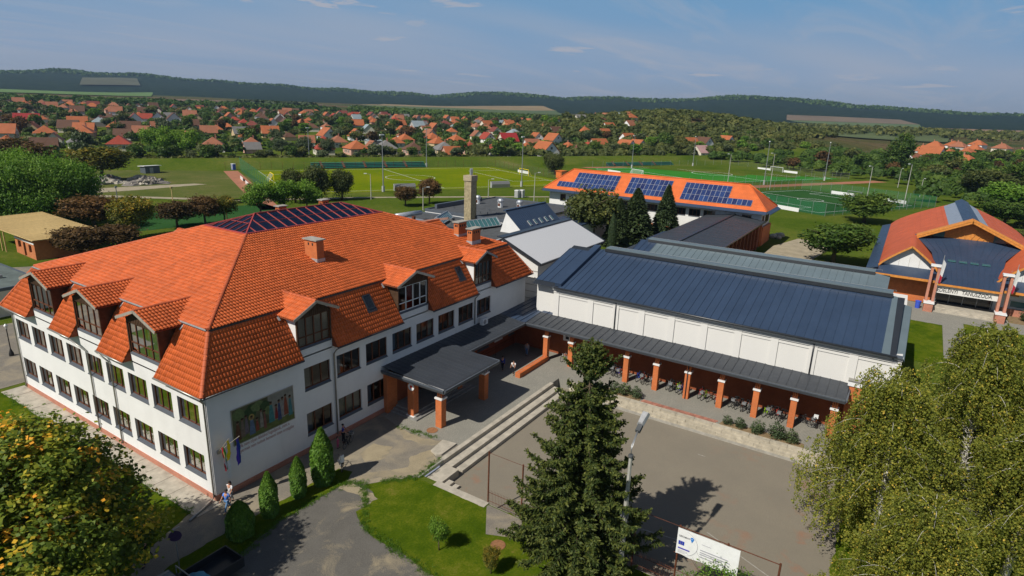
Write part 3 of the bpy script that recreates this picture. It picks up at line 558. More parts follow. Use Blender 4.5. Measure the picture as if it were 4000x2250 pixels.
for z in (.55, 4.05, 7.55): ib.face((.25, .25, z), (LU-.3, .25, z), (LU-.3, LV-.3, z), (.25, LV-.3, z))
ib.build('interior', plain('interior_wall', (.34, .27, .2), .9, .2, .6), SC)
cur = [None, ('curtain', 0, .3), None, ('curtain', .72, 1), None, ('curtain_blue', 0, .25), None, ('curtain', .0, .2), ('curtain', .75, 1)]
for i, (a, b) in enumerate(wl):
    for j, (z0, z1) in enumerate(((1.33, 3.08), (4.92, 6.70))): window(SC, O0, YU, XN, a, b, z0, z1, curtain=cur[(i*2+j*5) % 9])
for i, (a, b) in enumerate(wr):
    window(SC, O0, XU, YN, a, b, 5.07, 6.85, d=.14, curtain=cur[(i*4+1) % 9] or (('curtain_blue', 0, .28) if i % 2 else None))
    if i < 3: window(SC, O0, XU, YN, a, b, 1.38, 3.2, d=.14, curtain=('curtain_blue', 0, .3) if i != 1 else ('curtain', .1, 1))
# roof shell
GL = [(-OV, 4.81), (8.79, 12.54), (16.64, 20.21), (24.25, LV+OV)]; GR = [(-OV, 7.12), (10.27, 17.54), (21.46, 28.57), (31.54, LU+OV)]
sl = Vector((BI+OV, 0, HB-HE)); SLL = sl.length; su = Vector((SI-BI, 0, HS-HB)); SUL = su.length
rf = MB()
def mansard(mb, A, B, At, Bt, inn):      # closed wedge
    A, B, At, Bt = map(Vector, (A, B, At, Bt)); A2, B2 = At.copy(), Bt.copy(); A2.z = A.z; B2.z = B.z
    mb.face(A, B, Bt, At); mb.face(A, A2, B2, B); mb.face(A, At, A2); mb.face(B, B2, Bt)
tl = []
for a, b in GL:
    at_ = BI if a < 0 else a; bt = LV-BI if b > LV else b
    mansard(rf, (-OV, a, HE), (-OV, b, HE), (BI, at_, HB), (BI, bt, HB), None)
    tl.append(((-OV, 0, HE), (0, 1, 0), tuple(sl.normalized()), [(a, 0), (b, 0), (bt, SLL), (at_, SLL)]))
sy = Vector((0, BI+OV, HB-HE)); sr = Vector((0, SI-BI, HS-HB))
for a, b in GR:
    at_ = BI if a < 0 else a; bt = XR if b > LU else b
    mansard(rf, (a, -OV, HE), (b, -OV, HE), (at_, BI, HB), (bt, BI, HB), None)
    tl.append(((0, -OV, HE), (1, 0, 0), tuple(sy.normalized()), [(a, 0), (b, 0), (bt, SLL), (at_, SLL)]))
mansard(rf, (LU+OV, -OV, HE), (LU+OV, LV+OV, HE), (XR, BI, HB), (XR, LV-BI, HB), None); mansard(rf, (-OV, LV+OV, HE), (LU+OV, LV+OV, HE), (BI, LV-BI, HB), (XR, LV-BI, HB), None)
e = .12  # the flat upper roof oversails the steep one a little
A_ = [(BI-e, BI-e, HB), (XR+e, BI-e, HB), (XR+e, LV-BI+e, HB), (BI-e, LV-BI+e, HB)]; B_ = [(SI, SI, HS), (SXR, SI, HS), (SXR, LV-SI, HS), (SI, LV-SI, HS)]
for i in range(4): j = (i+1) % 4; rf.face(A_[i], A_[j], B_[j], B_[i])
ROOF = rf.build('roof', M['tile_under'], SC)
MB().bar((BI-e, BI-e-.02, HB-.05), (XR+e, BI-e-.02, HB-.05), .06, .12).bar((BI-e-.02, BI-e, HB-.05), (BI-e-.02, LV-BI+e, HB-.05), .06, .12).build('flashing', M['gutter_dark'], ROOF)
MB().bar((BI-e-.04, BI, HB+.0), (BI-e-.04, LV-BI, HB+.0), .05, .1).build('flashing', M['zinc_pale'], ROOF)
tl.append(((BI-e, 0, HB), (0, 1, 0), tuple(su.normalized()), [(BI, 0), (LV-BI, 0), (LV-SI, SUL+.1), (SI, SUL+.1)]))
tl.append(((0, BI-e, HB), (1, 0, 0), tuple(sr.normalized()), [(BI, 0), (XR, 0), (SXR, SUL+.1), (SI, SUL+.1)]))
groups = []; allp = []
for gi, (O, U, V, poly) in enumerate(tl):
    U = Vector(U); V = Vector(V); Nn = U.cross(V); Nn = Nn if Nn.z > 0 else -Nn
    uv = tilepos(O, U, V, poly); groups.append([Vector(O)+Nn*.015, U, V, Nn, uv])
    Pp = np.array(O)+uv[:, :1]*np.array(U)+uv[:, 1:]*np.array(V); allp.append(np.stack([np.linalg.norm(Pp-np.array(CAM), axis=1), np.full(len(uv), gi), np.arange(len(uv))], -1))
allp = np.concatenate(allp); near = allp[np.argsort(allp[:, 0])[:300]]
one = npmesh('tile', TVA, TFA, M['tile']); o_ = off(ROOF)
for gi in range(len(groups)):
    idx = near[near[:, 1] == gi][:, 2].astype(int); O, U, V, Nn, uv = groups[gi]
    Mx = Matrix((U, V, Nn)).transposed().to_4x4()
    for k in idx:
        ob = new_obj('tile', one, ROOF); ob.matrix_local = Matrix.Translation(O-o_+U*float(uv[k, 0])+V*float(uv[k, 1])+Nn*RNG.gauss(0, .003)) @ Mx
    groups[gi][4] = np.delete(uv, idx, 0)
tm = tilemesh('tile_field', groups, M['tile']); tm.transform(Matrix.Translation(-o_)); tag(new_obj('tile_field', tm, ROOF), kind='stuff')
caps(ROOF, (BI-.1, BI-.1, HB+.07), (SI, SI, HS+.07), M['tile_side']); caps(ROOF, (-OV, -OV, HE+.07), (BI-.05, BI-.05, HB-.05), M['tile_side'])
caps(ROOF, (BI, LV-BI, HB+.07), (SI, LV-SI, HS+.07), M['tile_side']); caps(ROOF, (-OV, LV+OV, HE+.07), (BI, LV-BI, HB), M['tile_side'])
caps(ROOF, (XR, BI, HB+.07), (SXR, SI, HS+.07), M['tile_side']); caps(ROOF, (LU+OV, -OV, HE+.07), (XR, BI, HB), M['tile_side'])
# gutters and downpipes
def gutter(par, a, b, m=None, r=.075):
    MB().tube([a, b], r, 8).build('gutter', m or M['zinc'], par, True)
for a, b in GL: gutter(SC, (-OV-.06, max(a, -.62), HE-.02), (-OV-.06, min(b, LV+.62), HE-.02))
for a, b in GR: gutter(SC, (a, -OV-.06, HE-.02), (b, -OV-.06, HE-.02), M['gutter_dark'])
def pipe(pts, m='zinc', r=.06): MB().tube(pts, r, 8).build('downpipe', M[m], SC, True)
pipe([(-.62, -.1, 7.75), (-.3, -.02, 7.35), (-.1, .12, 7.1), (-.1, .12, .35), (-.3, .1, .15)]); MB().tube([(-.3, .1, .14), (-2.2, -.55, .08)], .07, 8).build('downpipe', M['zinc'], SC, True)
for y, y2 in ((16.64, 15.35), (12.54, 11.9)): pipe([(-.62, y, 7.72), (-.12, y2+.1, 6.9), (-.1, y2, 6.6), (-.1, y2, .3), (-.28, y2, .12)])
pipe([(-.6, LV+.3, 7.7), (-.12, LV-.12, 7.1), (-.1, LV-.12, .2)]); pipe([(10.27, -.62, 7.72), (10.35, -.3, 7.5), (10.3, -.1, 7.2), (10.3, -.1, .3)], 'zinc'); pipe([(28.5, -.62, 7.72), (28.6, -.1, 7.2), (28.6, -.1, 4.5)], 'zinc')
# dormers
def dormer(O, U, Nn, w, hw, ze, za, cheek, mf, kind, cols=4, cur=None, oneside=None):
    P = lambda u, k, z: O+U*u-Nn*k+Z*z      # u along the facade from the dormer axis, k inwards
    h = w/2; mb = MB()
    mb.face(P(-h, 0, HE-.1), P(h, 0, HE-.1), P(h, 0, 8.42), P(-h, 0, 8.42))
    mb.face(P(-h, 0, HE-.1), P(-h, .45, HE-.1), P(-h, .45, 8.42), P(-h, 0, 8.42)); mb.face(P(h, 0, HE-.1), P(h, .45, HE-.1), P(h, .45, 8.42), P(h, 0, 8.42))
    d = mb.build('dormer', M['white'], SC)
    g = MB(); top = 10.72; g.extr([P(-h, .0, top), P(h, .0, top), P(h, .0, ze-.02), P(0, .0, za-.06), P(-h, .0, ze-.02)], -Nn*.12)
    for s in (-1, 1): g.bar(P(s*(h-.05), .06, 8.42), P(s*(h-.05), .06, top), .12, .14, Nn)
    n = 18
    for i in range(1, n): u = -h+2*h*i/n; g.bar(P(u, -.012, top), P(u, -.012, ze-.02+(za-ze)*(1-abs(u)/h)*.93), .03, .02, Nn)
    g.build('gable', M['wood_dark'], d)
    for s in (-1, 1):
        zb = 8.42; xm = lambda z: -OV+(z-HE)*(BI+OV)/(HB-HE); c = MB(); q = [P(s*h, 0, zb), P(s*h, 0, ze), P(s*h, xm(ze)+.2, ze), P(s*h, max(xm(zb), .05)+.05, zb)]
        c.extr(q, U*(-s*.08)); c.build('cheek', M[cheek if oneside is None or s == oneside else 'wood_dark'], d)
    window(d, O, U, Nn, -h+.12, h-.12, 8.42, top, d=.1, nl=cols, mf=mf, trans=9.25, sill=True, paneparent=d, curtain=cur, name='frame', sillh=.1)
    r = MB(); kb = BI+(za-HB)/(HS-HB)*(SI-BI); ke = xm(ze)+.05; kf = -.38
    for s in (-1, 1): q = [P(0, kf, za), P(0, kb, za), P(s*hw, ke, ze-.02), P(s*hw, kf, ze-.02)]; r.extr(q, Vector((0, 0, -.06)))
    r.build('roof', M['tile_under'], d); gs = []
    for s in (-1, 1):
        E = P(s*hw, kf, ze); Vv = (P(0, kf, za)-E); L = Vv.length; Vv.normalize(); Uu = -Nn; Nv = Uu.cross(Vv); Nv = Nv if Nv.z > 0 else -Nv
        gs.append((E+Nv*.015, Uu, Vv, Nv, tilepos(E, Uu, Vv, [(0, 0), (ke-kf, 0), (kb-kf+.1, L), (0, L)])))
        f = MB(); a = P(s*(hw+.05), ke-.1, ze+.02); b = P(0, kb+.15, za+.05); wv = Vector((0, 0, .05)); f.bar(a, b, .3, .03); f.bar(a, P(s*(hw+.05), ke-.1, ze+.02)+Nn*.3-Z*.3, .16, .03); f.build('flashing', M['zinc_pale'], d)
        MB().bar(P(s*hw, kf-.02, ze-.07), P(0, kf-.02, za-.05), .05, .2).build('bargeboard', M['wood_grey' if kind == 'L' else 'zinc'], d)
    t = tilemesh('tile_field', gs, M['tile']); t.transform(Matrix.Translation(-off(d))); tag(new_obj('tile_field', t, d), kind='stuff')
    cb = MB(); L = kb-kf; nn = int(L/.42)
    for i in range(nn):
        a = P(0, kf+L*i/nn, za+.03); q = 6; b0 = len(cb.v); Y = U
        for j, rr in ((0, 1.), (1, .85)):
            for k in range(q+1): an = math.pi*k/q; cb.v.append(tuple(a-Nn*(j*.45)+U*(rr*.15*math.cos(an))+Z*(rr*.12*math.sin(an)-.02)))
        cb.f += [(b0+k, b0+k+1, b0+q+2+k, b0+q+1+k) for k in range(q)]+[tuple(range(b0, b0+q+1))]
    cb.build('ridge', M['tile_side'], d)
    return d
for i, y in enumerate((6.8, 14.59, 22.23)): dormer(Vector((0, y, 0)), YU, XN, 3.96, 2.5, 11.05, 11.95, 'wood_dark', M['wood_frame'], 'L', cur=[('curtain_red', .0, .3), ('curtain_red', .1, .35), ('curtain_blue', .1, .95)][2-i])
dormer(Vector((8.7, 0, 0)), XU, YN, 3.1, 2.05, 10.9, 11.85, 'white', M['wood_frame'], 'R', cur=('curtain', .0, 1.))
dormer(Vector((19.5, 0, 0)), XU, YN, 3.88, 2.4, 10.98, 11.9, 'wood_dark', M['white_paint'], 'R', cur=('curtain_red', .3, .55))
dormer(Vector((30.05, 0, 0)), XU, YN, 2.92, 1.9, 10.98, 11.85, 'white', M['wood_frame'], 'R', cols=4, cur=('curtain', .2, 1.))
dormer(Vector((LU, 13., 0)), Vector((0, 1, 0)), Vector((1, 0, 0)), 3.9, 2.4, 10.98, 12.3, 'wood_dark', M['wood_frame'], 'R')
dormer(Vector((15.5, LV, 0)), Vector((1, 0, 0)), Vector((0, 1, 0)), 3.9, 2.4, 10.98, 12.3, 'wood_dark', M['wood_frame'], 'R')
# chimneys
def chimney(x0, y0, x1, y1, zb, zt, holes):
    c = MB().box(x0, y0, zb, x1, y1, zt).build('chimney', M['brick'], SC); MB().prism([(x0-.13, y0-.13), (x1+.13, y0-.13), (x1+.13, y1+.13), (x0-.13, y1+.13)], zt+.002, zt+.1).build('cap', M['concrete_wall'], c)
    MB().box(x0-.05, y0-.05, zb, x1+.05, y1+.05, zb+.72).build('flashing', M['zinc_pale'], c)
    for i in range(holes): u = x0+(x1-x0)*(i+.9)/(holes+.8); MB().box(u-.1, y0-.004, zt-.45, u+.1, y0+.05, zt-.22).build('flue', M['black'], c)
    for i in range(2): u = y0+(y1-y0)*(i+1)/3; MB().box(x0-.004, u-.08, zt-.45, x0+.05, u+.08, zt-.22).build('flue', M['black'], c)
chimney(13.95, 5.65, 14.7, 7.15, 12.3, 14.55, 0); chimney(31.9, 2.85, 33.4, 3.5, 11.4, 13.35, 3); chimney(31.85, 4.6, 33.25, 5.25, 11.9, 13.85, 3)
for x, y in ((20.5, 19.0), (26.5, 19.5)): chimney(x, y, x+.9, y+.6, 12.6, 15.2, 2)
# roof windows in the steep roof
def roofwin(x0):
    n = sy.normalized(); up = Vector((1, 0, 0)).cross(n).normalized(); B = Vector((x0, -OV, HE))+up*.1; w = MB()
    a, b = 2.05, 3.2
    for p, q in (((0, a), (.75, a)), ((0, b), (.75, b)), ((0, a), (0, b)), ((.75, a), (.75, b))): w.bar(B+XU*p[0]+n*p[1], B+XU*q[0]+n*q[1], .09, .09, up)
    o = w.build('roof_window', M['gutter_dark'], ROOF); MB().face(*[B+up*.02+XU*p+n*q for p, q in ((0, a), (.75, a), (.75, b), (0, b))]).build('roof_window_pane', M['glass_dark'], ROOF)
    MB().face(*[B+up*.0+XU*p+n*q for p, q in ((-.15, a-.32), (.9, a-.32), (.9, a), (-.15, a))]).build('flashing', M['gutter_dark'], ROOF)
roofwin(14.5); roofwin(26.7)
# glazed ridge over the hall inside
SKm = plain('red_frame', (.38, .065, .06), .45, .1, 3, .4); a0, a1, zr = 14.45, 24.67, 15.72; ym = LV/2; sk = MB()
cor = [Vector(b) for b in B_]; ap0, ap1 = Vector((a0, ym, zr)), Vector((a1, ym, zr))
for i in range(4): sk.bar(cor[i]+Z*.05, cor[(i+1) % 4]+Z*.05, .16, .22)
for p, q in ((cor[0], ap0), (cor[3], ap0), (cor[1], ap1), (cor[2], ap1), (ap0, ap1)): sk.bar(p+Z*.08, q+Z*.04, .1, .12)
panes = []
def skside(A, B, T0, T1, n):       # sloping glazed side between base A-B and ridge T0-T1
    for i in range(n+1):
        pass
    cols = [(i/n) for i in range(n+1)]
    def topat(s):                  # point where the bar from the base at s meets hip or ridge (bars run square to the base)
        base = A.lerp(B, s); d = (B-A).normalized(); x = (base-A).dot(d); x0 = (T0-A).dot(d); x1 = (T1-A).dot(d)
        if x < x0: return A.lerp(T0, x/x0)
        if x > x1: return B.lerp(T1, ((B-A).length-x)/((B-A).length-x1))
        return T0.lerp(T1, (x-x0)/max(1e-6, x1-x0))
    full = (T0-A)-(B-A).normalized()*(T0-A).dot((B-A).normalized())
    for i in range(n):
        b0, b1, t0, t1 = A.lerp(B, cols[i]), A.lerp(B, cols[i+1]), topat(cols[i]), topat(cols[i+1])
        if i: sk.bar(b0+Z*.08, t0+Z*.06, .055, .07)
        m0, m1 = b0+full*.5, b1+full*.5; f0 = (t0-b0).length/full.length; f1 = (t1-b1).length/full.length
        if f0 > .5 and f1 > .5:
            sk.bar(m0+Z*.06, m1+Z*.06, .05, .05); panes.append([b0, b1, m1, m0]); panes.append([m0, m1, t1, t0])
        else:
            q = [b0, b1, t1, t0]; q = [p for k, p in enumerate(q) if k == 0 or (p-q[k-1]).length > .05]; panes.append(q)
skside(cor[0], cor[1], ap0, ap1, 15); skside(cor[2], cor[3], ap1, ap0, 15); skside(cor[3], cor[0], ap0, ap0, 7); skside(cor[1], cor[2], ap1, ap1, 7)
SK = sk.build('skylight', SKm, SC)
for q in panes: MB().face(*[p+Z*.05 for p in q]).build('pane', M['glass_sky'], SK)
sh = MB(); S0 = [(SI+.1, SI+.1), (SXR-.1, SI+.1), (SXR-.1, LV-SI-.1), (SI+.1, LV-SI-.1)]
for i in range(4): j = (i+1) % 4; sh.face((*S0[i], 11), (*S0[j], 11), (*S0[j], HS), (*S0[i], HS))
sh.face(*[(x, y, 11.0) for x, y in S0]); sh.build('lightwell', plain('lightwell', (.62, .5, .45), .8, .2, .8), SC)
lw = MB()
for i in range(9): x = SI+1.2+i*1.75; lw.bar((x, SI+.1, 12.6+.4*(i % 2)), (x+.9, LV-SI-.1, 12.9), .22, .3)
lw.build('truss', M['white_paint'], SC)
# ------------------------------------------------------------------ mural, lettering, flags, air conditioner
mu = thing('mural', 'painted mural of robed figures under trees on the shaded school wall', 'mural', (4, -.02, 3.4))
MB().box(1.58, -.03, 3.38, 6.42, -.004, 5.92).build('panel', plain('mural_ground', (.09, .09, .045), .9, .35, 1.6), mu)
MB().box(4.35, -.034, 3.9, 6.40, -.031, 5.90).build('painted_sky', plain('mural_sky', (.25, .24, .2), .9, .2, 2), mu)
MB().box(1.6, -.036, 3.40, 6.4, -.033, 3.92).build('painted_grass', plain('mural_grass', (.12, .14, .04), .9, .3, 3), mu)
def blob(cx, cz, rx, rz, m, y, n=12, wob=.0, name='painted_shape'):
    pts = [(cx+rx*math.cos(2*math.pi*k/n)*(1+wob*math.sin(k*2.3)), y, cz+rz*math.sin(2*math.pi*k/n)*(1+wob*math.cos(k*1.7))) for k in range(n)]; MB().face(*pts).build(name, m, mu)
mt = lambda nme, c: plain(nme, c, .9, .3, 5)
TR, TR2 = mt('mural_tree', (.04, .07, .025)), mt('mural_tree_pale', (.12, .16, .06))
for i, (x, z, a, b) in enumerate([(2.1, 5.45, .5, .4), (3.0, 5.3, .5, .5), (3.6, 5.5, .6, .36), (4.1, 5.3, .42, .4), (4.3, 4.9, .3, .3)]): blob(x, z, a, b, TR if i % 2 else TR2, -.037-.0005*i, 14, .12)
robes = [(1.95, .42, (0.121, 0.055, 0.0275)), (2.3, .3, (0.165, 0.121, 0.088)), (2.6, .3, (0.138, 0.11, 0.121)), (3.0, .42, (0.11, 0.154, 0.231)), (3.4, .25, (0.22, 0.055, 0.033)), (3.75, .26, (0.248, 0.22, 0.176)), (4.0, .22, (0.193, 0.077, 0.055)), (4.55, .42, (0.055, 0.182, 0.176)), (4.95, .26, (0.231, 0.033, 0.0275)), (5.2, .3, (0.0495, 0.066, 0.138)), (5.5, .26, (0.248, 0.231, 0.209)), (5.75, .36, (0.231, 0.066, 0.033)), (6.12, .32, (0.066, 0.182, 0.187))]
for i, (x, hgt_, c) in enumerate(robes):
    z0 = 3.62+.1*(i % 3); hh = 1.15 if i not in (4, 8) else .75
    if i > 6: z0 += .15; hh *= 1.15
    w = hgt_*.55; m_ = mt('mural_robe', c); yy = -.041-.0004*i
    MB().face((x-w, yy, z0), (x+w, yy, z0), (x+w*.75, yy, z0+hh*.55), (x+w*.42, yy, z0+hh), (x-w*.42, yy, z0+hh), (x-w*.8, yy, z0+hh*.5)).build('painted_robe', m_, mu)
    if i == 3: blob(x, z0+hh+.14, .23, .23, mt('mural_halo', (0.303, 0.22, 0.066)), yy-.0002)
    blob(x, z0+hh+.12, .105, .13, mt('mural_face', (0.187, 0.11, 0.066)), yy-.0003, 9)
    blob(x, z0+hh+.19, .11, .08, mt('mural_hair', (0.044, 0.0248, 0.0138)), yy-.00035, 8)
ln = MB()
for p, q in (((1.55, 3.36), (6.45, 3.36)), ((1.55, 5.94), (6.45, 5.94)), ((1.57, 3.36), (1.57, 5.94)), ((6.43, 3.36), (6.43, 5.94))): ln.bar((p[0], -.03, p[1]), (q[0], -.03, q[1]), .05, .05)
ln.build('frame', M['zinc'], mu)
RX = Matrix.Rotation(R(90), 4, 'X'); lm = plain('mural_lettering', (.42, .2, .17), .8, .1)
lt = thing('wall_lettering', 'two lines of faded red lettering beneath the mural', 'lettering', (4, -.01, 2.8))
text('line', 'Ha nem olyan lélekkel fogadjátok, mint a', .36, Matrix.Translation((1.95, -.006, 3.02)) @ RX, lm, lt, .004, sx=.68); text('line', 'gyermek nem tudtok bemenni Isten országába', .36, Matrix.Translation((1.9, -.006, 2.66)) @ RX, lm, lt, .004, sx=.66)
# ------------------------------------------------------------------ entrance canopy
EC = thing('entrance_canopy', 'dark metal canopy on brick pillars along the school entrance and bicycle arcade', 'canopy', (26, -4, 0))
X0, X1, X2 = 15.4, 23.15, 33.35; YB, YS, YE = -6.75, -3.25, -33.55; ZF, ZW = 3.98, 4.32
def panel(par, a, b, c, d, m, seam=True, sh=.05):       # a-b low edge, c-d high edge; a seam stands along a-d
    mb = MB(); a, b, c, d = map(Vector, (a, b, c, d)); mb.face(a, b, c, d)
    if seam: mb.bar(a+Z*sh/2, d+Z*sh/2, .03, sh)
    return mb.build('panel', m, par)
n = 13
for i in range(n):
    a, b = X0+(X1-X0)*i/n, X0+(X1-X0)*(i+1)/n; panel(EC, (a, YB, ZF), (b, YB, ZF), (b, 0, ZW), (a, 0, ZW), M['roof_grey'], sh=.03)
n = 17
for i in range(n):
    a, b = X1+.002+(X2-X1)*i/n, X1+.002+(X2-X1)*(i+1)/n; panel(EC, (a, YS, ZF), (b, YS, ZF), (b, 0, ZW), (a, 0, ZW), M['roof_grey'], sh=.03)
n = 40
for i in range(n):
    a, b = YS+(YE-YS)*i/n, YS+(YE-YS)*(i+1)/n; panel(EC, (X2, a, ZF), (X2, b, ZF), (36.6, b, ZW), (36.6, a, ZW), M['roof_grey'])
# corner field running back between the school and the gym
for i in range(5): a, b = YS-YS*i/5, YS-YS*(i+1)/5; panel(EC, (X2, a, ZF if i == 0 else ZF+(ZW-ZF)*i/5), (X2, b, ZF+(ZW-ZF)*(i+1)/5), (46, b, ZW+.35), (46, a, ZW+.35), M['roof_dark'], sh=.07)
for i in range(2): a, b = -4.8+1.55*i/2, -4.8+1.55*(i+1)/2; panel(EC, (36.6, a, ZW+.01), (36.6, b, ZW+.01), (46, b, ZW+.36), (46, a, ZW+.36), M['roof_dark'], sh=.07)
fa = MB()
def fascia(p, q, nrm):
    p = Vector((*p, 0)); q = Vector((*q, 0)); nrm = Vector((*nrm, 0)); a = [p+Z*3.66, q+Z*3.66, q+nrm*.16+Z*3.93, p+nrm*.16+Z*3.93]
    fa.extr(a, -nrm*.2); fa.bar(p+nrm*.08+Z*3.985, q+nrm*.08+Z*3.985, .13, .07); 
fascia((X0, 0), (X0, YB), (-1, 0)); fascia((X0, YB), (X1, YB), (0, -1)); fascia((X1, YB), (X1, YS), (1, 0)); fascia((X1, YS), (X2, YS), (0, -1)); fascia((X2, YS), (X2, YE), (-1, 0)); fascia((X2, YE), (36.6, YE), (0, -1))
fa.build('fascia', M['fascia'], EC)
for p, q in (((X0+.12, YB+.05), (X1-.1, YB+.05)), ((X1, YS+.05), (X2, YS+.05)), ((X2+.05, YS), (X2+.05, YE))): MB().bar((*p, ZF+.03), (*q, ZF+.03), .14, .05).build('gutter', M['gutter_dark'], EC)
MB().bar((X0+.06, -.3, ZF+.05), (X0+.06, YB+.05, ZF+.05), .05, .07).build('edge_strip', M['zinc_pale'], EC)
so_ = MB(); so_.face((X0+.1, YB+.1, 3.68), (X1-.1, YB+.1, 3.68), (X1-.1, 0, 3.68), (X0+.1, 0, 3.68)); so_.face((X1-.1, YS+.1, 3.68), (36.6, YS+.1, 3.68), (36.6, 0, 3.68), (X1-.1, 0, 3.68)); so_.face((X2+.1, YE+.1, 3.68), (36.6, YE+.1, 3.68), (36.6, YS+.1, 3.68), (X2+.1, YS+.1, 3.68)); so_.build('soffit', M['wood_dark'], EC)
for x, y in ((15.7, -2.3), (17.8, -6.35)): MB().lathe([(.1, -.05), (.13, 0), (.02, .05)], 10, (x, y, 3.62)).build('soffit_lamp', M['white_paint'], EC, True)
def pillar(x, y, w=.62, h=2.55, tubes=True, split=False, base=0):
    p = MB()
    if split: p.box(x, y, base, x+w, y+.2, h).box(x, y+w-.2, base, x+w, y+w, h).box(x+.2, y+.2, base, x+w, y+w-.2, h)
    else: p.box(x, y, base, x+w, y+w, h)
    p = p.build('pillar', M['brick'], EC); c = MB()
    for a, b in (((x, y), (x+w, y+w)),) if not split else (((x, y), (x+w, y+.2)), ((x, y+w-.2), (x+w, y+w))): c.prism([(a[0]-.07, a[1]-.07), (b[0]+.07, a[1]-.07), (b[0]+.07, b[1]+.07), (a[0]-.07, b[1]+.07)], h+.004, h+.15)
    c.build('cap', M['white_paint'], p)
    if tubes:
        for i in range(3):
            u = y+w*(.2+.3*i); MB().tube([(x+.16, u, h+.15), (x+.16, u, 3.7)], .05, 8).build('post', M['orange'] if False else M['brick'], p, True); MB().tube([(x+w-.16, u, h+.15), (x+w-.16, u, 3.7)], .05, 8).build('post', M['brick'], p, True)
    return p
pillar(16.22, -5.82); pillar(22.5, -5.7); 
p = MB().box(16.2, -2.8, .2, 16.85, -2.15, 3.68).build('pillar', M['brick'], EC); MB().box(16.08, -2.95, 0, 17.0, -2.05, .2).build('base', M['white_paint'], p)
p = MB().box(22.4, -2.8, .2, 23.05, -2.15, 3.68).build('pillar', M['brick'], EC)
MB().box(15.55, -.45, 0, 16.75, 0, 3.68).build('pillar', M['brick'], EC)
for i, y in enumerate([-5.62, -8.6]+[-11.68-3.062*k for k in range(8)]): pillar(34.1, y, .5, 2.6, split=(i == 5))
MB().tube([(34.05, -20.61, 3.75), (34.08, -20.61, .05)], .055, 8).build('downpipe', M['gutter_dark'], EC, True)
sg = thing('round_sign', 'round white and red emblem sign on the entrance pillar', 'sign', (16.14, -2.62, 2.9))
MB().tube([(16.16, -2.62, 2.9), (16.12, -2.62, 2.9)], .33, 20).build('disc', M['white_paint'], sg); MB().extr([(16.115, -2.62+u, 2.9+v) for u, v in ((-.12, .14), (.12, .14), (.12, -.03), (0, -.17), (-.12, -.03))], (.01, 0, 0)).build('emblem', M['redp'], sg)
en = thing('entrance_steps', 'grey tiled entrance steps under the canopy', 'steps', (20, -1.5, 0))
for i in range(3): MB().box(15.9+.33*i if True else 0, -3.4+.33*i, 0, 24.4-.33*i, -.02, .15*(i+1)+.001*i).build('step', plain('step_tile', (.24, .235, .22), .8, .15, 3) if i == 0 else bpy.data.materials['step_tile'], en)
# ground floor below the canopy: brick skin, doors, windows
BW = thing('brick_entrance_wall', 'shaded brick wall with glazed doors and windows beneath the canopy', 'wall', (27, -.1, 0))
ops = [(1.6, 5.6, .46, 2.9), (12.3, 14.4, 1.25, 2.75), (18.2, 19.4, 1.3, 2.7)]
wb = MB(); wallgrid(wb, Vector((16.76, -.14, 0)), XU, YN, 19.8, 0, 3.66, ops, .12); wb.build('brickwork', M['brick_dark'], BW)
OW = Vector((16.76, -.14, 0))
window(BW, OW, XU, YN, 1.6, 5.6, .46, 2.9, d=.1, nl=4, sill=False, mg=M['glass_dark'], name='door'); window(BW, OW, XU, YN, 12.3, 14.4, 1.25, 2.75, d=.1, mg=M['glass_dark']); window(BW, OW, XU, YN, 18.2, 19.4, 1.3, 2.7, d=.1, nl=2, mg=M['glass_dark'])
MB().box(32.2, -.2, 1.35, 33.7, -.141, 3.0).build('notice_board', M['white_paint'], BW)
hr = MB()
for z in (.8, 1.1): hr.tube([(26, -.5, z), (35.5, -.5, z)], .025, 6)
for x in (26, 29, 32, 35.5): hr.tube([(x, -.5, 0), (x, -.5, 1.1)], .025, 6)
hr.build('handrail', M['rust'], BW)
lw_ = MB().box(28.55, -5.75, 0, 34.1, -5.2, .52); LWL = thing('low_brick_wall', 'low orange brick wall running out from the arcade corner', 'wall', (31.3, -5.5, 0)); lw_.build('brickwork', M['brick'], LWL); MB().bar((28.55, -5.47, .524), (34.1, -5.47, .524), .03, .008).build('joint', M['concrete'], LWL)
ac = thing('air_conditioner', 'white outdoor air conditioner unit standing on the canopy roof', 'air conditioner', (29.5, -.55, 4.25)); MB().box(29.1, -.75, 4.3, 30.0, -.35, 4.95).build('casing', M['white_paint'], ac); MB().tube([(29.45, -.752, 4.62), (29.45, -.77, 4.62)], .24, 16).build('fan_grille', M['steel'], ac); MB().box(29.15, -.7, 4.24, 29.95, -.4, 4.3).build('foot', M['steel'], ac)
# ------------------------------------------------------------------ gymnasium
GY = thing('gymnasium', 'long white gymnasium with dark blue standing seam metal roof above the arcade', 'building', (47, -20, 0))
YA, YZ = -4.8, -36.8
w = MB(); w.box(36.6, YZ, 4.3, 59, YA, 7.45); w.build('wall', M['white2'], GY)
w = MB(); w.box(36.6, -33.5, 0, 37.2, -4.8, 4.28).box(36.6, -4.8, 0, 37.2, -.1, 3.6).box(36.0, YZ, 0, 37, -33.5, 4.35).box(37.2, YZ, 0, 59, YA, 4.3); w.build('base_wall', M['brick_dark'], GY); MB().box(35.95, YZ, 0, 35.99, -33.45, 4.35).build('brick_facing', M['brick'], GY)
MB().box(35.85, YZ-.1, 4.36, 36.59, -33.42, 4.75).build('parapet', M['white_paint'], GY); MB().box(35.82, YZ-.12, 4.752, 36.58, -33.4, 4.85).build('coping', M['zinc'], GY)
pys = [-5.1, -9.15, -12.0, -14.75, -17.8, -20.95, -24.05, -27.2, -30.35, -33.45, -36.5]
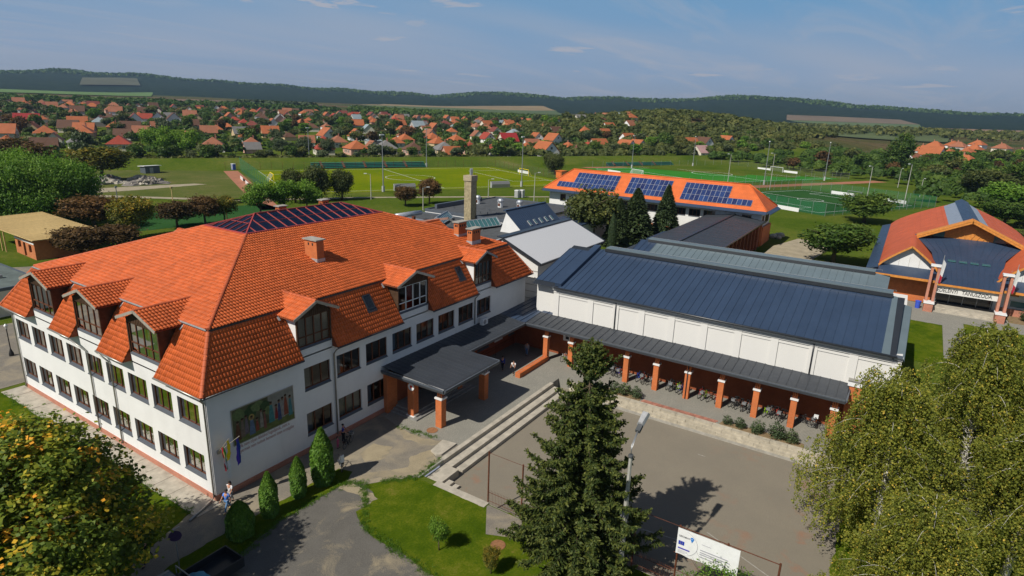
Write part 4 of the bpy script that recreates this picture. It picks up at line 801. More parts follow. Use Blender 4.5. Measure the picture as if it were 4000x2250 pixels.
for i, y in enumerate(pys): MB().box(36.48, y-.32 if i not in (2, 8) else y-.32, 4.34, 36.6, y+.32, 6.95).build('pilaster', M['white2'], GY)
for a, b in zip(pys[:-1], pys[1:]): MB().box(36.53, b+.322, 6.62, 36.6, a-.322, 6.95).build('band', M['white2'], GY)
MB().box(36.42, YZ, 6.952, 36.6, YA, 7.14).box(36.28, YZ-.05, 7.24, 36.6, YA+.05, 7.5).build('cornice', M['white2'], GY); MB().box(36.5, YZ, 7.14, 36.6, YA, 7.24).build('shadow_strip', plain('grey_shadow', (.34, .33, .33), .8, .1), GY)  # grey strip below the cornice paints in the shadow line there
for y in (-12.0, -30.35): MB().tube([(36.4, y, 7.3), (36.4, y, 4.4)], .06, 8).build('downpipe', M['gutter_dark'], GY, True)
E0, R0, ZE, ZR = 36.1, 45.75, 7.62, 10.25
n = 41
GR_ = MB().face((E0+.1, -36.3, ZE-.06), (R0, -36.3, ZR-.06), (R0, -2.2, ZR-.06), (E0+.1, -2.2, ZE-.06)).face((R0, -36.3, ZR-.06), (50.9, -36.3, 8.9), (50.9, -5, 8.9), (R0, -5, ZR-.06)).build('roof', M['gutter_dark'], GY)
for i in range(n): a, b = -5.4+(-35.3+5.4)*i/n, -5.4+(-35.3+5.4)*(i+1)/n; panel(GR_, (E0, a, ZE), (E0, b, ZE), (R0, b, ZR), (R0, a, ZR), M['roof_dark'])
for i in range(4): a, b = -2.2-3.2*i/4, -2.2-3.2*(i+1)/4; panel(GR_, (E0+.9, a, ZE+.2), (E0+.9, b, ZE+.2), (R0-.9, b, ZR-.25), (R0-.9, a, ZR-.25), M['roof_dark'])
MB().bar((E0+.25, -5.3, ZE+.25), (R0+.1, -5.3, ZR+.25), .75, .38).build('fire_wall_cap', M['roof_dark'], GR_)
def strip(y0, y1, d0, d1, s0=0, s1=1):
    f = lambda t: (E0+(R0-E0)*t, ZE+(ZR-ZE)*t); (xa, za), (xb, zb) = f(s0), f(s1); MB().face((xa, y0, za-d0), (xa, y1, za-d1), (xb, y1, zb-d1), (xb, y0, zb-d0)).build('verge', M['roof_teal'], GR_)
strip(-35.3, -36.1, -.01, .12); strip(-36.1, -36.25, .12, .5); 
strip(-36.25, -36.95, .5, .62, .06, .97); strip(-36.95, -37.0, .62, 1.0, .06, .97); strip(-36.1, -36.12, .12, .5)
MB().box(45.3, -35.3, ZR-.1, 46.5, -6.6, ZR+.38).build('ridge_vent', M['roof_teal'], GR_); MB().bar((45.22, -35.35, ZR+.1), (45.22, -6.5, ZR+.1), .12, .34).build('ridge_vent_side', M['gutter_dark'], GR_)
for i in range(36):
    a, b = -7.2+(-33.6+7.2)*i/36, -7.2+(-33.6+7.2)*(i+1)/36; panel(GR_, (50.6, a, 9.0), (50.6, b, 9.0), (55, b, 10.2), (55, a, 10.2), M['roof_teal'] if i > 2 else M['roof_dark'])
MB().face((50.5, -33.6, 8.95), (50.5, -34.8, 8.8), (55, -34.8, 10.0), (55, -33.6, 10.2)).face((55, -34.8, 10.15), (59.4, -34.8, 8.9), (59.4, -6.8, 8.9), (55, -6.8, 10.15)).face((50.6, -7.2, 7), (55, -7.2, 7), (55, -7.2, 10.2), (50.6, -7.2, 9)).build('rear_roof', M['roof_teal'], GR_)
MB().box(54.6, -33.4, 10.1, 55.6, -8.2, 10.5).build('ridge_vent', M['roof_teal'], GR_); MB().bar((54.55, -33.4, 10.25), (54.55, -8.2, 10.25), .1, .3).build('ridge_vent_side', M['gutter_dark'], GR_)
MB().box(50.4, -34.7, 7.45, 59, -7.2, 8.9).box(46, -36, 7.45, 51, -5.2, 8.7).build('upper_wall', M['white2'], GY)
MB().tube([(E0-.12, YA-.2, ZE-.02), (E0-.12, YZ+.4, ZE-.02)], .1, 10).build('gutter', M['gutter_dark'], GY, True); MB().box(E0-.05, YZ, ZE-.12, 36.6, YA+.05, ZE-.02).build('eaves', M['fascia'], GY)
lr = MB()
for x, z, y0, y1 in ((45.9, ZR+.5, -35.5, -7), (55.1, 10.62, -34, -8.5)):
    lr.tube([(x, y0, z), (x, y1, z)], .012, 4)
    for i in range(12): y = y0+(y1-y0)*i/11; lr.tube([(x, y, z-.14), (x, y, z+.02)], .02, 5)
lr.build('lightning_wire', M['steel'], GY)
# white wall under the roof's far end
MB().box(37.2, -4.78, 0, 46, -2.3, 7.6).build('side_wall', M['white2'], GY)
# ------------------------------------------------------------------ bicycles
def wheelmesh():
    r = MB().torus((0, 0, 0), .31, .024, 20, 6).mesh('wheel', M['rubber'], smooth=True)
    s = MB().torus((0, 0, 0), .283, .012, 20, 4)
    for k in range(9): a = 2*math.pi*k/9; s.tube([(0, .01, 0), (.28*math.cos(a), 0, .28*math.sin(a))], .003, 3, False)
    s.lathe([(.02, -.03), (.02, .03)], 6); return r, s.mesh('rim', M['steel'], smooth=True)
WM, RM = wheelmesh()
def framemb(basket=False):
    m = MB(); A, B, Cc, D, E_ = (-.52, 0, .335), (-.08, 0, .28), (-.2, 0, .78), (.36, 0, .72), (.4, 0, .62)
    for p, q in ((A, B), (A, Cc), (B, Cc), (B, E_), (Cc, D)): m.tube([p, q], .017 if p == A else .022, 6)
    m.tube([D, (.43, 0, .55), (.52, 0, .335)], .02, 6); m.tube([D, (.33, 0, .9)], .016, 6); m.tube([Cc, (-.23, 0, .88)], .015, 6)
    m.tube([(-.08, -.06, .28), (-.08, .06, .28)], .085, 12); return m
hbm = MB().tube([(.25, -.27, .96), (.33, -.17, .93), (.33, 0, .9), (.33, .17, .93), (.25, .27, .96)], .014, 6).mesh('handlebar', M['black'], smooth=True)
sdm = MB().ball((-.24, 0, .91), (.13, .07, .035), 8, 5).mesh('saddle', M['black'], smooth=True)
pdm = MB().box(-.16, -.14, .15, -.08, -.07, .17).box(-.08, .07, .39, 0, .14, .41).tube([(-.08, -.07, .28), (-.12, -.08, .16)], .01, 5).tube([(-.08, .07, .28), (-.04, .08, .4)], .01, 5).mesh('pedal', M['black'])
rkm = MB().box(-.72, -.07, .72, -.3, .07, .74).tube([(-.65, -.06, .73), (-.52, -.05, .34)], .008, 4).tube([(-.65, .06, .73), (-.52, .05, .34)], .008, 4).mesh('rack', M['black'])
bkm = MB().box(.38, -.17, .72, .66, .17, .74).box(.38, -.17, .74, .395, .17, .95).box(.645, -.17, .74, .66, .17, .95).box(.395, -.17, .74, .645, -.155, .95).box(.395, .155, .74, .645, .17, .95).mesh('basket', M['steel'])
FRM = {}
def bike(loc, rz, colour, label, group=None, basket=False, lean=.1):
    if colour not in FRM: FRM[colour] = framemb().mesh('frame', M[colour], smooth=True)
    t = thing('bicycle', label, 'bicycle', loc, rz, group); t.rotation_euler[0] = lean
    new_obj('frame', FRM[colour], t)
    for x in (-.52, .52): w = new_obj('wheel', WM, t); w.location = (x, 0, .335); new_obj('rim', RM, w)
    for nme, me in (('handlebar', hbm), ('saddle', sdm), ('pedals', pdm), ('rack', rkm)): new_obj(nme, me, t)
    if basket: new_obj('basket', bkm, t)
    return t
bays = [(-11.68, ['black', 'steel', 'black', 'bluep', 'redp', 'orange']), (-14.74, ['bluep', 'redp', 'black', 'steel', 'black']), (-17.8, ['steel', 'black', 'black', 'lime', 'bluep', 'black']), (-20.87, ['redp', 'lime', 'rust', 'redp']), (-23.93, ['black', 'steel', 'black', 'rust', 'black', 'steel', 'black']), (-26.99, ['lime', 'white_paint', 'black', 'redp', 'black', 'black', 'rust'])]
cw = dict(black='black', steel='silver grey', bluep='blue', redp='red', orange='orange', lime='lime green', rust='brown', white_paint='white')
for bi, (y0, cs) in enumerate(bays):
    for k, c in enumerate(cs):
        y = y0-.62-(3.06-1.0)*(k+.35)/len(cs); nm = len(cs)
        bike((35.35+RNG.uniform(-.2, .12), y, .016), math.pi+RNG.uniform(-.22, .22)-.12, c, f'{cw[c]} bicycle, {ordn(k)} from the left in the {ordn(bi)} bicycle bay of the arcade', 'bicycles parked in the arcade', k % 3 == 1, RNG.uniform(-.14, .14))
bike((35.6, -31.0, .016), -1.9, 'black', 'black bicycle parked sideways with a white box by the last arcade pillar', 'bicycles parked in the arcade', True); bike((35.2, -31.8, .016), -1.7, 'black', 'dark bicycle parked sideways in front of the white box bicycle by the last pillar', 'bicycles parked in the arcade')
single('storage_box', MB().box(35.5, -31.75, .85, 35.85, -31.4, 1.1), M['white_paint'], 'small white box carried on a bicycle by the last arcade pillar', 'box')
bike((35.3, -7.2, .016), 3.0, 'white_paint', 'pale bicycle behind the spruce top in the bay nearest the school', 'bicycles parked in the arcade'); bike((35.3, -10.2, .016), 3.1, 'bluep', 'blue bicycle half hidden behind the spruce top in the second pillar gap', 'bicycles parked in the arcade')
bike((9.9, -1.65, .006), .35, 'black', 'dark bicycle held by the boy in blue by the shaded school wall', None, True, .05); bike((7.4, -3.55, .006), 1.0, 'steel', 'silver bicycle with white child seat leaning beside the tallest thuja', None, False, .15)
cs = thing('child_seat', 'white plastic child seat mounted on the bicycle beside the tallest thuja', 'child seat', (7.15, -3.95, .8)); MB().box(6.98, -4.1, .78, 7.3, -3.8, .86).box(6.98, -4.12, .86, 7.3, -4.05, 1.35).box(6.95, -4.1, .8, 7.0, -3.8, 1.0).box(7.28, -4.1, .8, 7.33, -3.8, 1.0).build('shell', M['white_paint'], cs)
pn = thing('wall_poster', 'framed poster with a line drawing on the arcade back wall', 'poster', (36.58, -6.6, 2.2)); MB().box(36.55, -7.0, 1.75, 36.6, -6.2, 2.75).build('sheet', M['white_paint'], pn); MB().box(36.54, -6.75, 2.3, 36.55, -6.45, 2.6).box(36.54, -6.9, 1.95, 36.55, -6.5, 2.25).build('drawing', M['black'], pn)
# ------------------------------------------------------------------ corrugated hall beside the school
CH = thing('corrugated_hall', 'plain pale hall with bright corrugated silver roof between school and gymnasium', 'building', (50, 5, 0))
MB().box(41.3, .1, 0, 58.4, 10, 8.4).extr([(41.3, .1, 8.4), (41.3, 9.9, 8.4), (41.3, 5.05, 10.55)], (17.1, 0, 0)).build('wall', M['white2'], CH)
for i in range(9): MB().box(41.24, .1, .6+i*.85, 41.3, 4, .64+i*.85).build('board_joint', M['concrete_wall'], CH)
cr = MB(); V = []; npt = 96
corr = NB('corrugated_silver'); corr.col((.5, .51, .53)).set(.32, .5, .35); M['corr'] = corr.m
nn = 62
for s, (ya, yb) in enumerate(((-.35, 5.1), (10.4, 5.1))):
    b = len(cr.v)
    for i in range(nn*2+1):
        x = 41.05+17.7*i/(nn*2); h = .07 if i % 2 else -.05; cr.v += [(x, ya, 8.42+h), (x, yb, 10.78+h)]
    cr.f += [(b+2*i, b+2*i+2, b+2*i+3, b+2*i+1) for i in range(nn*2)]
cr.build('roof', M['corr'], CH)
MB().bar((41.0, 5.35, 10.86), (58.8, 5.35, 10.86), .9, .1).build('ridge', M['gutter_dark'], CH)
for x in (41.0, 58.8): MB().bar((x, -.4, 8.36), (x, 5.1, 10.72), .16, .3).build('verge', M['gutter_dark'], CH)
MB().bar((41, -.42, 8.32), (58.8, -.42, 8.32), .16, .22).build('gutter', M['gutter_dark'], CH)
# ------------------------------------------------------------------ flat roofed wings behind
def flat(name, label, x0, y0, x1, y1, z, wallm, roofm, par=.25):
    t = thing(name, label, 'building', ((x0+x1)/2, (y0+y1)/2, 0)); MB().box(x0, y0, 0, x1, y1, z-.02).build('wall', M[wallm], t); MB().box(x0+.2, y0+.2, z-.018, x1-.2, y1-.2, z).build('roof', M[roofm], t)
    e = MB(); e.box(x0-.05, y0-.05, z-.3, x1+.05, y0+.2, z+par).box(x0-.05, y1-.2, z-.3, x1+.05, y1+.05, z+par).box(x0-.05, y0+.2, z-.3, x0+.2, y1-.2, z+par).box(x1-.2, y0+.2, z-.3, x1+.05, y1-.2, z+par); e.build('parapet', M['fascia'], t); return t
F1 = flat('flat_roofed_wing', 'large flat roofed wing with dark felt and three metal vents', 76.5, 25, 102, 47.6, 5.4, 'white', 'felt')
for i, (x, y) in enumerate(((91, 44.8), (90.3, 38.3), (91.5, 34.2))):
    v = MB().lathe([(.55, 0), (.55, 1.1), (.5, 1.15)], 8, (x, y, 5.4)).build('vent', M['white_paint'], F1); MB().lathe([(.7, 1.15), (.7, 1.5), (.45, 1.8), (.1, 1.9)], 8, (x, y, 5.4)).build('cowl', M['insul'], v); MB().box(x-.56, y-.25, 5.7, x-.5, y+.25, 6.3).build('rust_patch', M['rust'], v)
MB().extr([(79, 46.5, 5.42), (95, 46.5, 5.42), (95, 46.5, 6.3), (79, 46.5, 6.3)], (0, .6, 0)).build('upstand', M['fascia'], F1)
for i in range(14): x, y = 78+RNG.uniform(0, 22), 27+RNG.uniform(0, 18); MB().lathe([(.08, 0), (.08, .35), (.14, .4)], 6, (x, y, 5.4)).build('pipe_vent', M['fascia'], F1)
F2 = flat('flat_roofed_wing', 'low flat roofed wing with grey felt and glass ridge lights behind the school roof', 60, 19, 76.3, 50, 4.7, 'white', 'felt')
for i in range(16): x, y = 61+RNG.uniform(0, 14), 20+RNG.uniform(0, 28); MB().lathe([(.07, 0), (.07, .3), (.12, .34)], 6, (x, y, 4.7)).build('pipe_vent', M['zinc'], F2)
def glassridge(x0, y0, x1, y1, w, z, h):
    a, b = Vector((x0, y0, z)), Vector((x1, y1, z)); d = (b-a).normalized(); s = Vector((-d.y, d.x, 0))*w/2; g = MB(); n = 9
    for k in (-1, 1):
        for i in range(n+1): p = a.lerp(b, i/n); g.bar(p+s*k, p+Z*h, .07, .07)
        g.bar(a+s*k, b+s*k, .12, .12)
    g.bar(a+Z*h, b+Z*h, .12, .12)
    for p in (a, b): g.bar(p+s, p+Z*h, .2, .2); g.bar(p-s, p+Z*h, .2, .2)
    o = g.build('ridge_light', M['insul'], F2)
    for k in (-1, 1):
        for i in range(n): p, q = a.lerp(b, i/n), a.lerp(b, (i+1)/n); MB().face(p+s*k, q+s*k, q+Z*h, p+Z*h).build('pane', M['glass_teal'], o)
glassridge(66.0, 30.5, 74.5, 28.6, 2.6, 5.1, 1.3); glassridge(67, 36.8, 74, 39.8, 2.4, 5.1, 1.2); glassridge(62.5, 36, 65.5, 34.8, 2.2, 5.0, 1.1)
MB().box(63, 34.5, 4.71, 66.5, 43, 5.6).build('duct', M['insul'], F2); MB().tube([(64, 44, 6.0), (70, 43, 6.1)], .45, 10).build('duct_pipe', M['insul'], F2, True)
CS = thing('chimney_stack', 'tall weathered concrete boiler chimney with metal ladder', 'chimney', (75.7, 35.6, 0)); MB().box(74.9, 34.8, 0, 76.6, 36.4, 13.2).build('shaft', plain('rough_render', (.34, .28, .17), .95, .35, 2.5, bump=.6), CS); MB().box(74.75, 34.65, 12.4, 76.75, 36.55, 13.4).build('crown', M['brick_pale'] if False else plain('stack_cap', (.4, .33, .22), .95, .2, 2), CS)
for x in (75.6, 76.1): MB().lathe([(.14, 0), (.14, 1.3)], 8, (x, 35.5, 13.4)).build('flue', M['insul'], CS)
ld = MB()
for y in (34.95, 35.45): ld.bar((76.85, y, 1), (76.85, y, 13.8), .05, .05)
for i in range(28): ld.bar((76.85, 34.95, 1+i*.45), (76.85, 35.45, 1+i*.45), .035, .035)
ld.build('ladder', M['rust'], CS); MB().lathe([(.2, 0), (.25, .5), (.12, 1.1)], 8, (76.4, 36, 13.4)).build('cowl', M['black'], CS)
ST = thing('steep_roofed_wing', 'wing with steep dark metal roof and a row of small roof windows', 'building', (77.3, 22, 0))
MB().box(70.5, 19.6, 0, 84.2, 25, 4.6).extr([(70.5, 19.7, 4.6), (70.5, 25, 4.6), (70.5, 23.8, 8.2)], (13.7, 0, 0)).box(70.5, 17.6, 0, 84.2, 19.6, 2.7).build('wall', M['white'], ST)
a, b, c, d = Vector((70.2, 17.4, 2.9)), Vector((84.4, 17.4, 2.9)), Vector((84.4, 23.8, 8.55)), Vector((70.2, 23.8, 8.55))
RFm = MB().extr([a, b, c, d], (0, 0, -.15)).build('roof', M['roof_dark'], ST)
for i in range(24): p, q = a.lerp(b, i/23), d.lerp(c, i/23); MB().bar(p+Z*.03, q+Z*.03, .05, .07).build('seam', M['roof_dark'], RFm)
MB().bar((70.2, 24, 8.6), (84.4, 24, 8.6), .6, .2).build('ridge', M['roof_dark'], ST)
for i in range(5):
    p = a.lerp(b, .28+i*.14).lerp(d.lerp(c, .28+i*.14), .52); u = (d-a).normalized(); nr = Vector((0, -u.z, u.y)); w = MB().extr([p-XU*.3, p+XU*.3, p+XU*.3+u*1.1, p-XU*.3+u*1.1], nr*.12).build('roof_window', M['zinc_pale'], ST); MB().face(p-XU*.22+u*.1+nr*.13, p+XU*.22+u*.1+nr*.13, p+XU*.22+u*1.0+nr*.13, p-XU*.22+u*1.0+nr*.13).build('pane', M['glass_teal'], w)
MB().extr([(84.4, 23, 5.3), (100, 23, 5.3), (100, 17, 4.7), (84.4, 17, 4.7)], (0, 0, -.2)).build('low_roof', M['roof_dark'], ST); MB().box(84.4, 17.2, 0, 100, 22.8, 4.4).build('low_wall', M['white'], ST)
# ------------------------------------------------------------------ school with solar panels
SO = thing('solar_school', 'long white school wing with bright orange hipped roof carrying solar panels', 'building', (118, 14, 0))
wa = MB(); OWs = Vector((114, -10.5, 0)); wins = [(2, 3.9)]+[(9.4+3.2*i, 11.9+3.2*i) for i in range(9)]+[(45.5, 47)]
ops = [(u0, u1, 4.7, 6.3) for u0, u1 in wins]+[(u0, u1, 1.2, 3.0) for u0, u1 in wins]
wallgrid(wa, OWs, YU, XN, 50, 2.0, 7.2, [o for o in ops if o[2] > 2], .2); wa.box(114.3, -10.5, 2, 123, 39.5, 7.2); wa.build('wall', M['white'], SO)
MB().box(113.9, -10.7, 0, 123.1, 39.6, 2.05).build('plinth', M['brick'], SO)
MB().box(113.75, -10.85, 0, 114.15, -10.2, 5.0).box(114.9, -10.95, 0, 123.2, -10.55, 3.9).build('buttress', M['brick'], SO)
for u0, u1 in wins: window(SO, OWs, YU, XN, u0, u1, 4.7, 6.3, d=.15, mg=M['glass_dark'], fw=.12)
window(SO, Vector((114, -10.5, 0)), XU, YN, 1, 2.6, 4.5, 6.2, d=-.02, mg=M['glass_dark'], fw=.12); window(SO, Vector((114, -10.5, 0)), XU, YN, 4, 7.5, 4.5, 6.2, d=-.02, mg=M['glass_dark'], fw=.12)
ex0, ex1, ey0, ey1, ze, xr, zr, hy0, hy1 = 112.8, 124.0, -11.6, 40.6, 7.5, 118.3, 12.1, -6.4, 35.4
E_ = [(ex0, ey0, ze), (ex1, ey0, ze), (ex1, ey1, ze), (ex0, ey1, ze)]; A, B = (xr, hy0, zr), (xr, hy1, zr)
SR = MB().face(E_[0], E_[3], B, A).face(E_[1], E_[0], A).face(E_[2], E_[1], A, B).face(E_[3], E_[2], B).build('roof', M['tile_solar'], SO)
gl = []; Vv = Vector((xr-ex0, 0, zr-ze)); L = Vv.length; Vv.normalize()
# coarse tile courses on the visible slope
cs_ = MB()
for i in range(1, 22):
    t = i/22; y0 = ey0+(hy0-ey0)*t; y1 = ey1+(hy1-ey1)*t; p = Vector((ex0, 0, ze))+Vv*L*t; cs_.bar((p.x, y0, p.z+.01), (p.x, y1, p.z+.01), .06, .05)
    x0, x1 = ex0+(xr-ex0)*t, ex1+(xr-ex1)*t; yy = ey0+(hy0-ey0)*t; cs_.bar((x0, yy, p.z+.01), (x1, yy, p.z+.01), .06, .05)
cs_.build('tile_course', M['tile_solar'], SO)
sk2 = MB(); q = .75
for i in range(4): j = (i+1) % 4; a, b = Vector(E_[i]), Vector(E_[j]); ou = Vector(((118-(a.x+b.x)/2), (14.5-(a.y+b.y)/2), 0)); ou = Vector((-math.copysign(1, ou.x), 0, 0)) if abs(a.x-b.x) < .1 else Vector((0, -math.copysign(1, ou.y), 0)); sk2.extr([a-Z*.02, b-Z*.02, b+ou*q-Z*.45, a+ou*q-Z*.45], (0, 0, -.12))
sk2.build('eaves_skirt', M['roof_dark'], SO); MB().box(ex0-.2, ey0-.2, 7.0, ex1+.2, ey1+.2, 7.3).build('soffit', M['fascia'], SO)
for a, b in ((E_[0], A), (E_[1], A), (A, B), (E_[3], B)): MB().tube([Vector(a)+Z*.08, Vector(b)+Z*.08], .13, 6).build('ridge', M['tile_solar'], SO, True)
pvn = NB('solar_cell'); w_ = pvn.coord(); bt = pvn.nd('TexBrick'); bt.offset = 0; pvn.ln(w_, bt.inputs['Vector']); bt.inputs['Scale'].default_value = 1; bt.inputs['Brick Width'].default_value = .16; bt.inputs['Row Height'].default_value = .16; bt.inputs['Mortar Size'].default_value = .006
oi = pvn.nd('ObjectInfo'); cc = pvn.ramp(oi.outputs['Random'], [(0, (.006, .012, .07)), (1, (.015, .045, .16))]); bt.inputs['Mortar'].default_value = (.12, .15, .25, 1); pvn.ln(cc, bt.inputs['Color1']); pvn.ln(cc, bt.inputs['Color2']); pvn.col(bt.outputs[0]).set(.12, .6)
Nn = Vector((-Vv.z, 0, Vv.x)); pwid, phei = 1.0, 1.72
pcell = MB().box(.03, .03, .02, pwid-.03, phei-.03, .05).mesh('cell', pvn.m); pfr = MB().box(0, 0, 0, pwid, phei, .035).mesh('solar_panel', M['zinc_pale'])
def solar(rows, ytop, base_v, groupname):
    for r_, (c0, c1) in enumerate(rows):
        for c_ in range(c0, c1):
            o = new_obj('solar_panel', pfr, SO); pos = Vector((ex0, ytop-c_*pwid, ze))+Vv*(base_v+r_*phei)+Nn*.12-off(SO)
            o.matrix_local = Matrix.Translation(pos) @ Matrix((Vector((0, -1, 0)), Vv, Nn)).transposed().to_4x4(); k = new_obj('cell', pcell, o)
solar([(-4, 11), (0, 11), (0, 11)], 33.4, .95, 'a'); solar([(0, 10)]*3, 19.7, .95, 'b'); solar([(0, 15), (0, 10), (0, 10)], 6.8, .95, 'c')
# covered link
LK = thing('link_building', 'low brick link building with shallow grey metal roof', 'building', (88, -5.5, 0))
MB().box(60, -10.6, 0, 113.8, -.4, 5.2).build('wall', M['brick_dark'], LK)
for y0, y1, nm in ((-11.5, -5.2, 0), (.6, -5.2, 1)):
    for i in range(26): x0, x1 = 60+53.8*i/26, 60+53.8*(i+1)/26; panel(LK, (x0, y0, 5.45), (x1, y0, 5.45), (x1, -5.2, 6.15), (x0, -5.2, 6.15), M['roof_grey'], sh=.04)
MB().bar((60, -5.2, 6.22), (113.8, -5.2, 6.22), .5, .22).build('ridge', M['gutter_dark'], LK); MB().bar((60, -11.5, 5.4), (113.8, -11.5, 5.4), .25, .2).build('gutter', M['gutter_dark'], LK)
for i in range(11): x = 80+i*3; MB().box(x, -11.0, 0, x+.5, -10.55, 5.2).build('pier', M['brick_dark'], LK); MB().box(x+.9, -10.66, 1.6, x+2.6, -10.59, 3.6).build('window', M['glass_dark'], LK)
MB().extr([(88, 1.2, 4.3), (97, 1.2, 4.3), (97, 4.2, 3.7), (88, 4.2, 3.7)], (0, 0, -.2)).box(88.2, .6, 0, 96.8, 3.8, 3.6).build('porch', M['roof_dark'], LK)
# ------------------------------------------------------------------ swimming hall
HA = thing('swimming_hall', 'swimming hall with curved red tiled roof and timber gable over the entrance', 'building', (108, -44.2, 0)); yc = -44.2
def arc(n, y0, y1, z0, zt, pw=.62):       # pointed-arch profile from eave y0 to eave y1
    out = []
    for i in range(n+1):
        t = i/n; s = 1-abs(2*t-1); out.append((y0+(y1-y0)*t, z0+(zt-z0)*(s**pw)))
    return out
pr = arc(28, -32.9, -55.5, 4.9, 10.9, .72); rb = MB(); b = 0
for x in (101.0, 134.0): rb.v += [(x, y, z) for y, z in pr]
m_ = len(pr); rb.f += [(i, i+1, m_+i+1, m_+i) for i in range(m_-1)]; HR = rb.build('roof', M['tile_hall'], HA, True)
for x in (101.05, 133.9): MB().face(*[(x, y, z-.05) for y, z in pr]).build('end_wall', M['white'], HA)
sm = MB()
for k in range(2, 27): y, z = pr[k]; sm.bar((101, y, z+.01), (134, y, z+.01), .05, .04)
sm.build('tile_course', M['tile_hall'], HR)
MB().box(88.3, -55.4, 0, 133.9, -33, 4.85).build('wall', M['white'], HA)
for s in (-1, 1):
    c = yc+s*7.35; pg = arc(14, c-4, c+4, 4.75, 8.3, .8); g = MB()
    for x in (87.4, 104.): g.v += [(x, y, z) for y, z in pg]
    k_ = len(pg); g.f += [(i, i+1, k_+i+1, k_+i) for i in range(k_-1)]; g.build('cross_vault', M['tile_hall'], HR, True)
    MB().extr([(88.2, y, z-.12) for y, z in pg], (.2, 0, 0)).build('gable', M['white'], HA)
    bb = MB()
    for (y0, z0), (y1, z1) in zip(pg[:-1], pg[1:]): bb.bar((87.38, y0, z0-.08), (87.38, y1, z1-.08), .12, .26)
    bb.build('bargeboard', M['wood_orange'], HA)
    for k in range(5): MB().box(88.17, c-2.6+k*1.3, 4.9, 88.2, c-2.57+k*1.3, 6.5).build('board_joint', M['concrete_wall'], HA)
    MB().extr([(88.2, c-4.4, 5.05), (88.2, c+4.4, 5.05), (85.4, c+4.4, 4.15), (85.4, c-4.4, 4.15)], (0, 0, -.14)).build('lean_to_roof', M['roof_dark'], HA); MB().box(85.35, c-4.4, 3.75, 85.6, c+4.4, 4.1).build('fascia', M['wood_orange'], HA)
MB().box(88.0, -40.6, 0, 88.28, -33.2, 3.9).build('shaded_wall', M['brick'], HA)
for y0, y1 in ((-31.5, -33.0), (-56.8, -55.4)): MB().extr([(86, y0, 4.5), (134, y0, 4.5), (134, y1, 5.0), (86, y1, 5.0)], (0, 0, -.2)).build('side_roof', M['roof_dark'], HA); MB().box(88, min(y0, y1), 0, 133.8, max(y0, y1), 4.3).build('side_wall', M['white'], HA)
# pale rooflight strips and dark cap along the ridge
for s in (-1, 1):
    q = [(yc+s*.9, 10.35), (yc+s*3.6, 8.55)]; zt = [10.62, 9.2]; MB().extr([(102.5, q[0][0], zt[0]+.25), (133, q[0][0], zt[0]+.25), (133, q[1][0], zt[1]+.12), (102.5, q[1][0], zt[1]+.12)], (0, 0, -.25)).build('rooflight', M['insul'], HR)
MB().extr([(102, yc-1.1, 10.95), (102, yc, 11.45), (102, yc+1.1, 10.95)], (31.8, 0, 0)).build('ridge_cap', M['roof_dark'], HR)
# timber gable
pd = [(yc+6.9, 8.15), (yc, 11.5), (yc-6.9, 8.15)]; PD = MB().extr([(101, y, z) for y, z in [(yc+6.0, 8.1), (yc, 11.0), (yc-6.0, 8.1)]], (.3, 0, 0)).build('pediment', M['wood_orange'], HA)
pb_ = MB()
for s in (-1, 1): pb_.bar((100.2, yc+s*6.9, 8.2), (100.2, yc, 11.5), 1.9, .22); pb_.bar((99.35, yc+s*6.9, 8.05), (99.35, yc, 11.35), .12, .6)
pb_.build('verge_boards', M['wood_orange'], PD)
for s in (-1, 1):
    for k in range(4): MB().bar((100.95, yc+s*(.3+k*.75), 8.2), (100.95, yc+s*(1.0+k*.55)*1.25, 10.2-k*.28), .1, .1).build('board', M['wood_dark'] if False else M['wood_orange'], PD)
    MB().face((100.94, yc+s*3.2, 8.2), (100.94, yc+s*4.9, 8.2), (100.94, yc+s*4.4, 8.75), (100.94, yc+s*3.2, 9.25)).build('pane', M['glass_teal'], PD)
# entrance roof swooping down to the door
er = MB(); ys0, ys1 = -36.9, -51.5; prof = [(101, 8.2, 7.4), (98, 7.3, 5.9), (95, 6.5, 4.6), (90, 5.2, 4.0), (84.3, 4.05, 3.6)]; b = 0
er.v = [(x, yc+s*w, z) for x, z, w in prof for s in (1, -1)]; er.f = [(2*i, 2*i+1, 2*i+3, 2*i+2) for i in range(4)]; ER = er.build('entrance_roof', M['roof_dark'], HA)
for k in range(13):
    f = -1+2*k/12; e2 = MB()
    for (x, z, w), (x2, z2, w2) in zip(prof[:-1], prof[1:]): e2.bar((x, yc+f*w, z+.03), (x2, yc+f*w2, z2+.03), .05, .06)
    e2.build('seam', M['roof_dark'], ER)
for y in (-42.2, -43.6, -45, -46.4): MB().box(92.3, y-.5, 5.9, 93.3, y+.5, 6.05).build('roof_window', M['glass_teal'], ER)
MB().box(84.2, yc-3.8, 3.75, 84.4, yc+3.8, 4.02).build('fascia', M['wood_orange'], HA)
MB().box(84.62, yc-3.7, 2.6, 84.9, yc+3.7, 3.72).build('sign_band', M['white2'], HA); MB().box(88.0, yc-3.5, .5, 88.2, yc+3.5, 2.75).build('entrance_glazing', M['glass_dark'], HA)
for k in range(5): MB().box(87.9, yc-3.4+k*1.65, .5, 88, yc-3.3+k*1.65, 2.75).build('mullion', M['steel'], HA)
text('lettering', 'EDELÉNYI   TANUSZODA', .78, Matrix.Translation((84.6, yc+3.45, 2.82)) @ Matrix.Rotation(R(-90), 4, 'Z') @ RX, M['black'], HA, .02, sx=.72)
for k in range(4): MB().box(83.4+.4*k, yc-4.0, 0, 88, yc+4.0, .13*(k+1)+.0005*k).build('step', M['concrete'], HA)
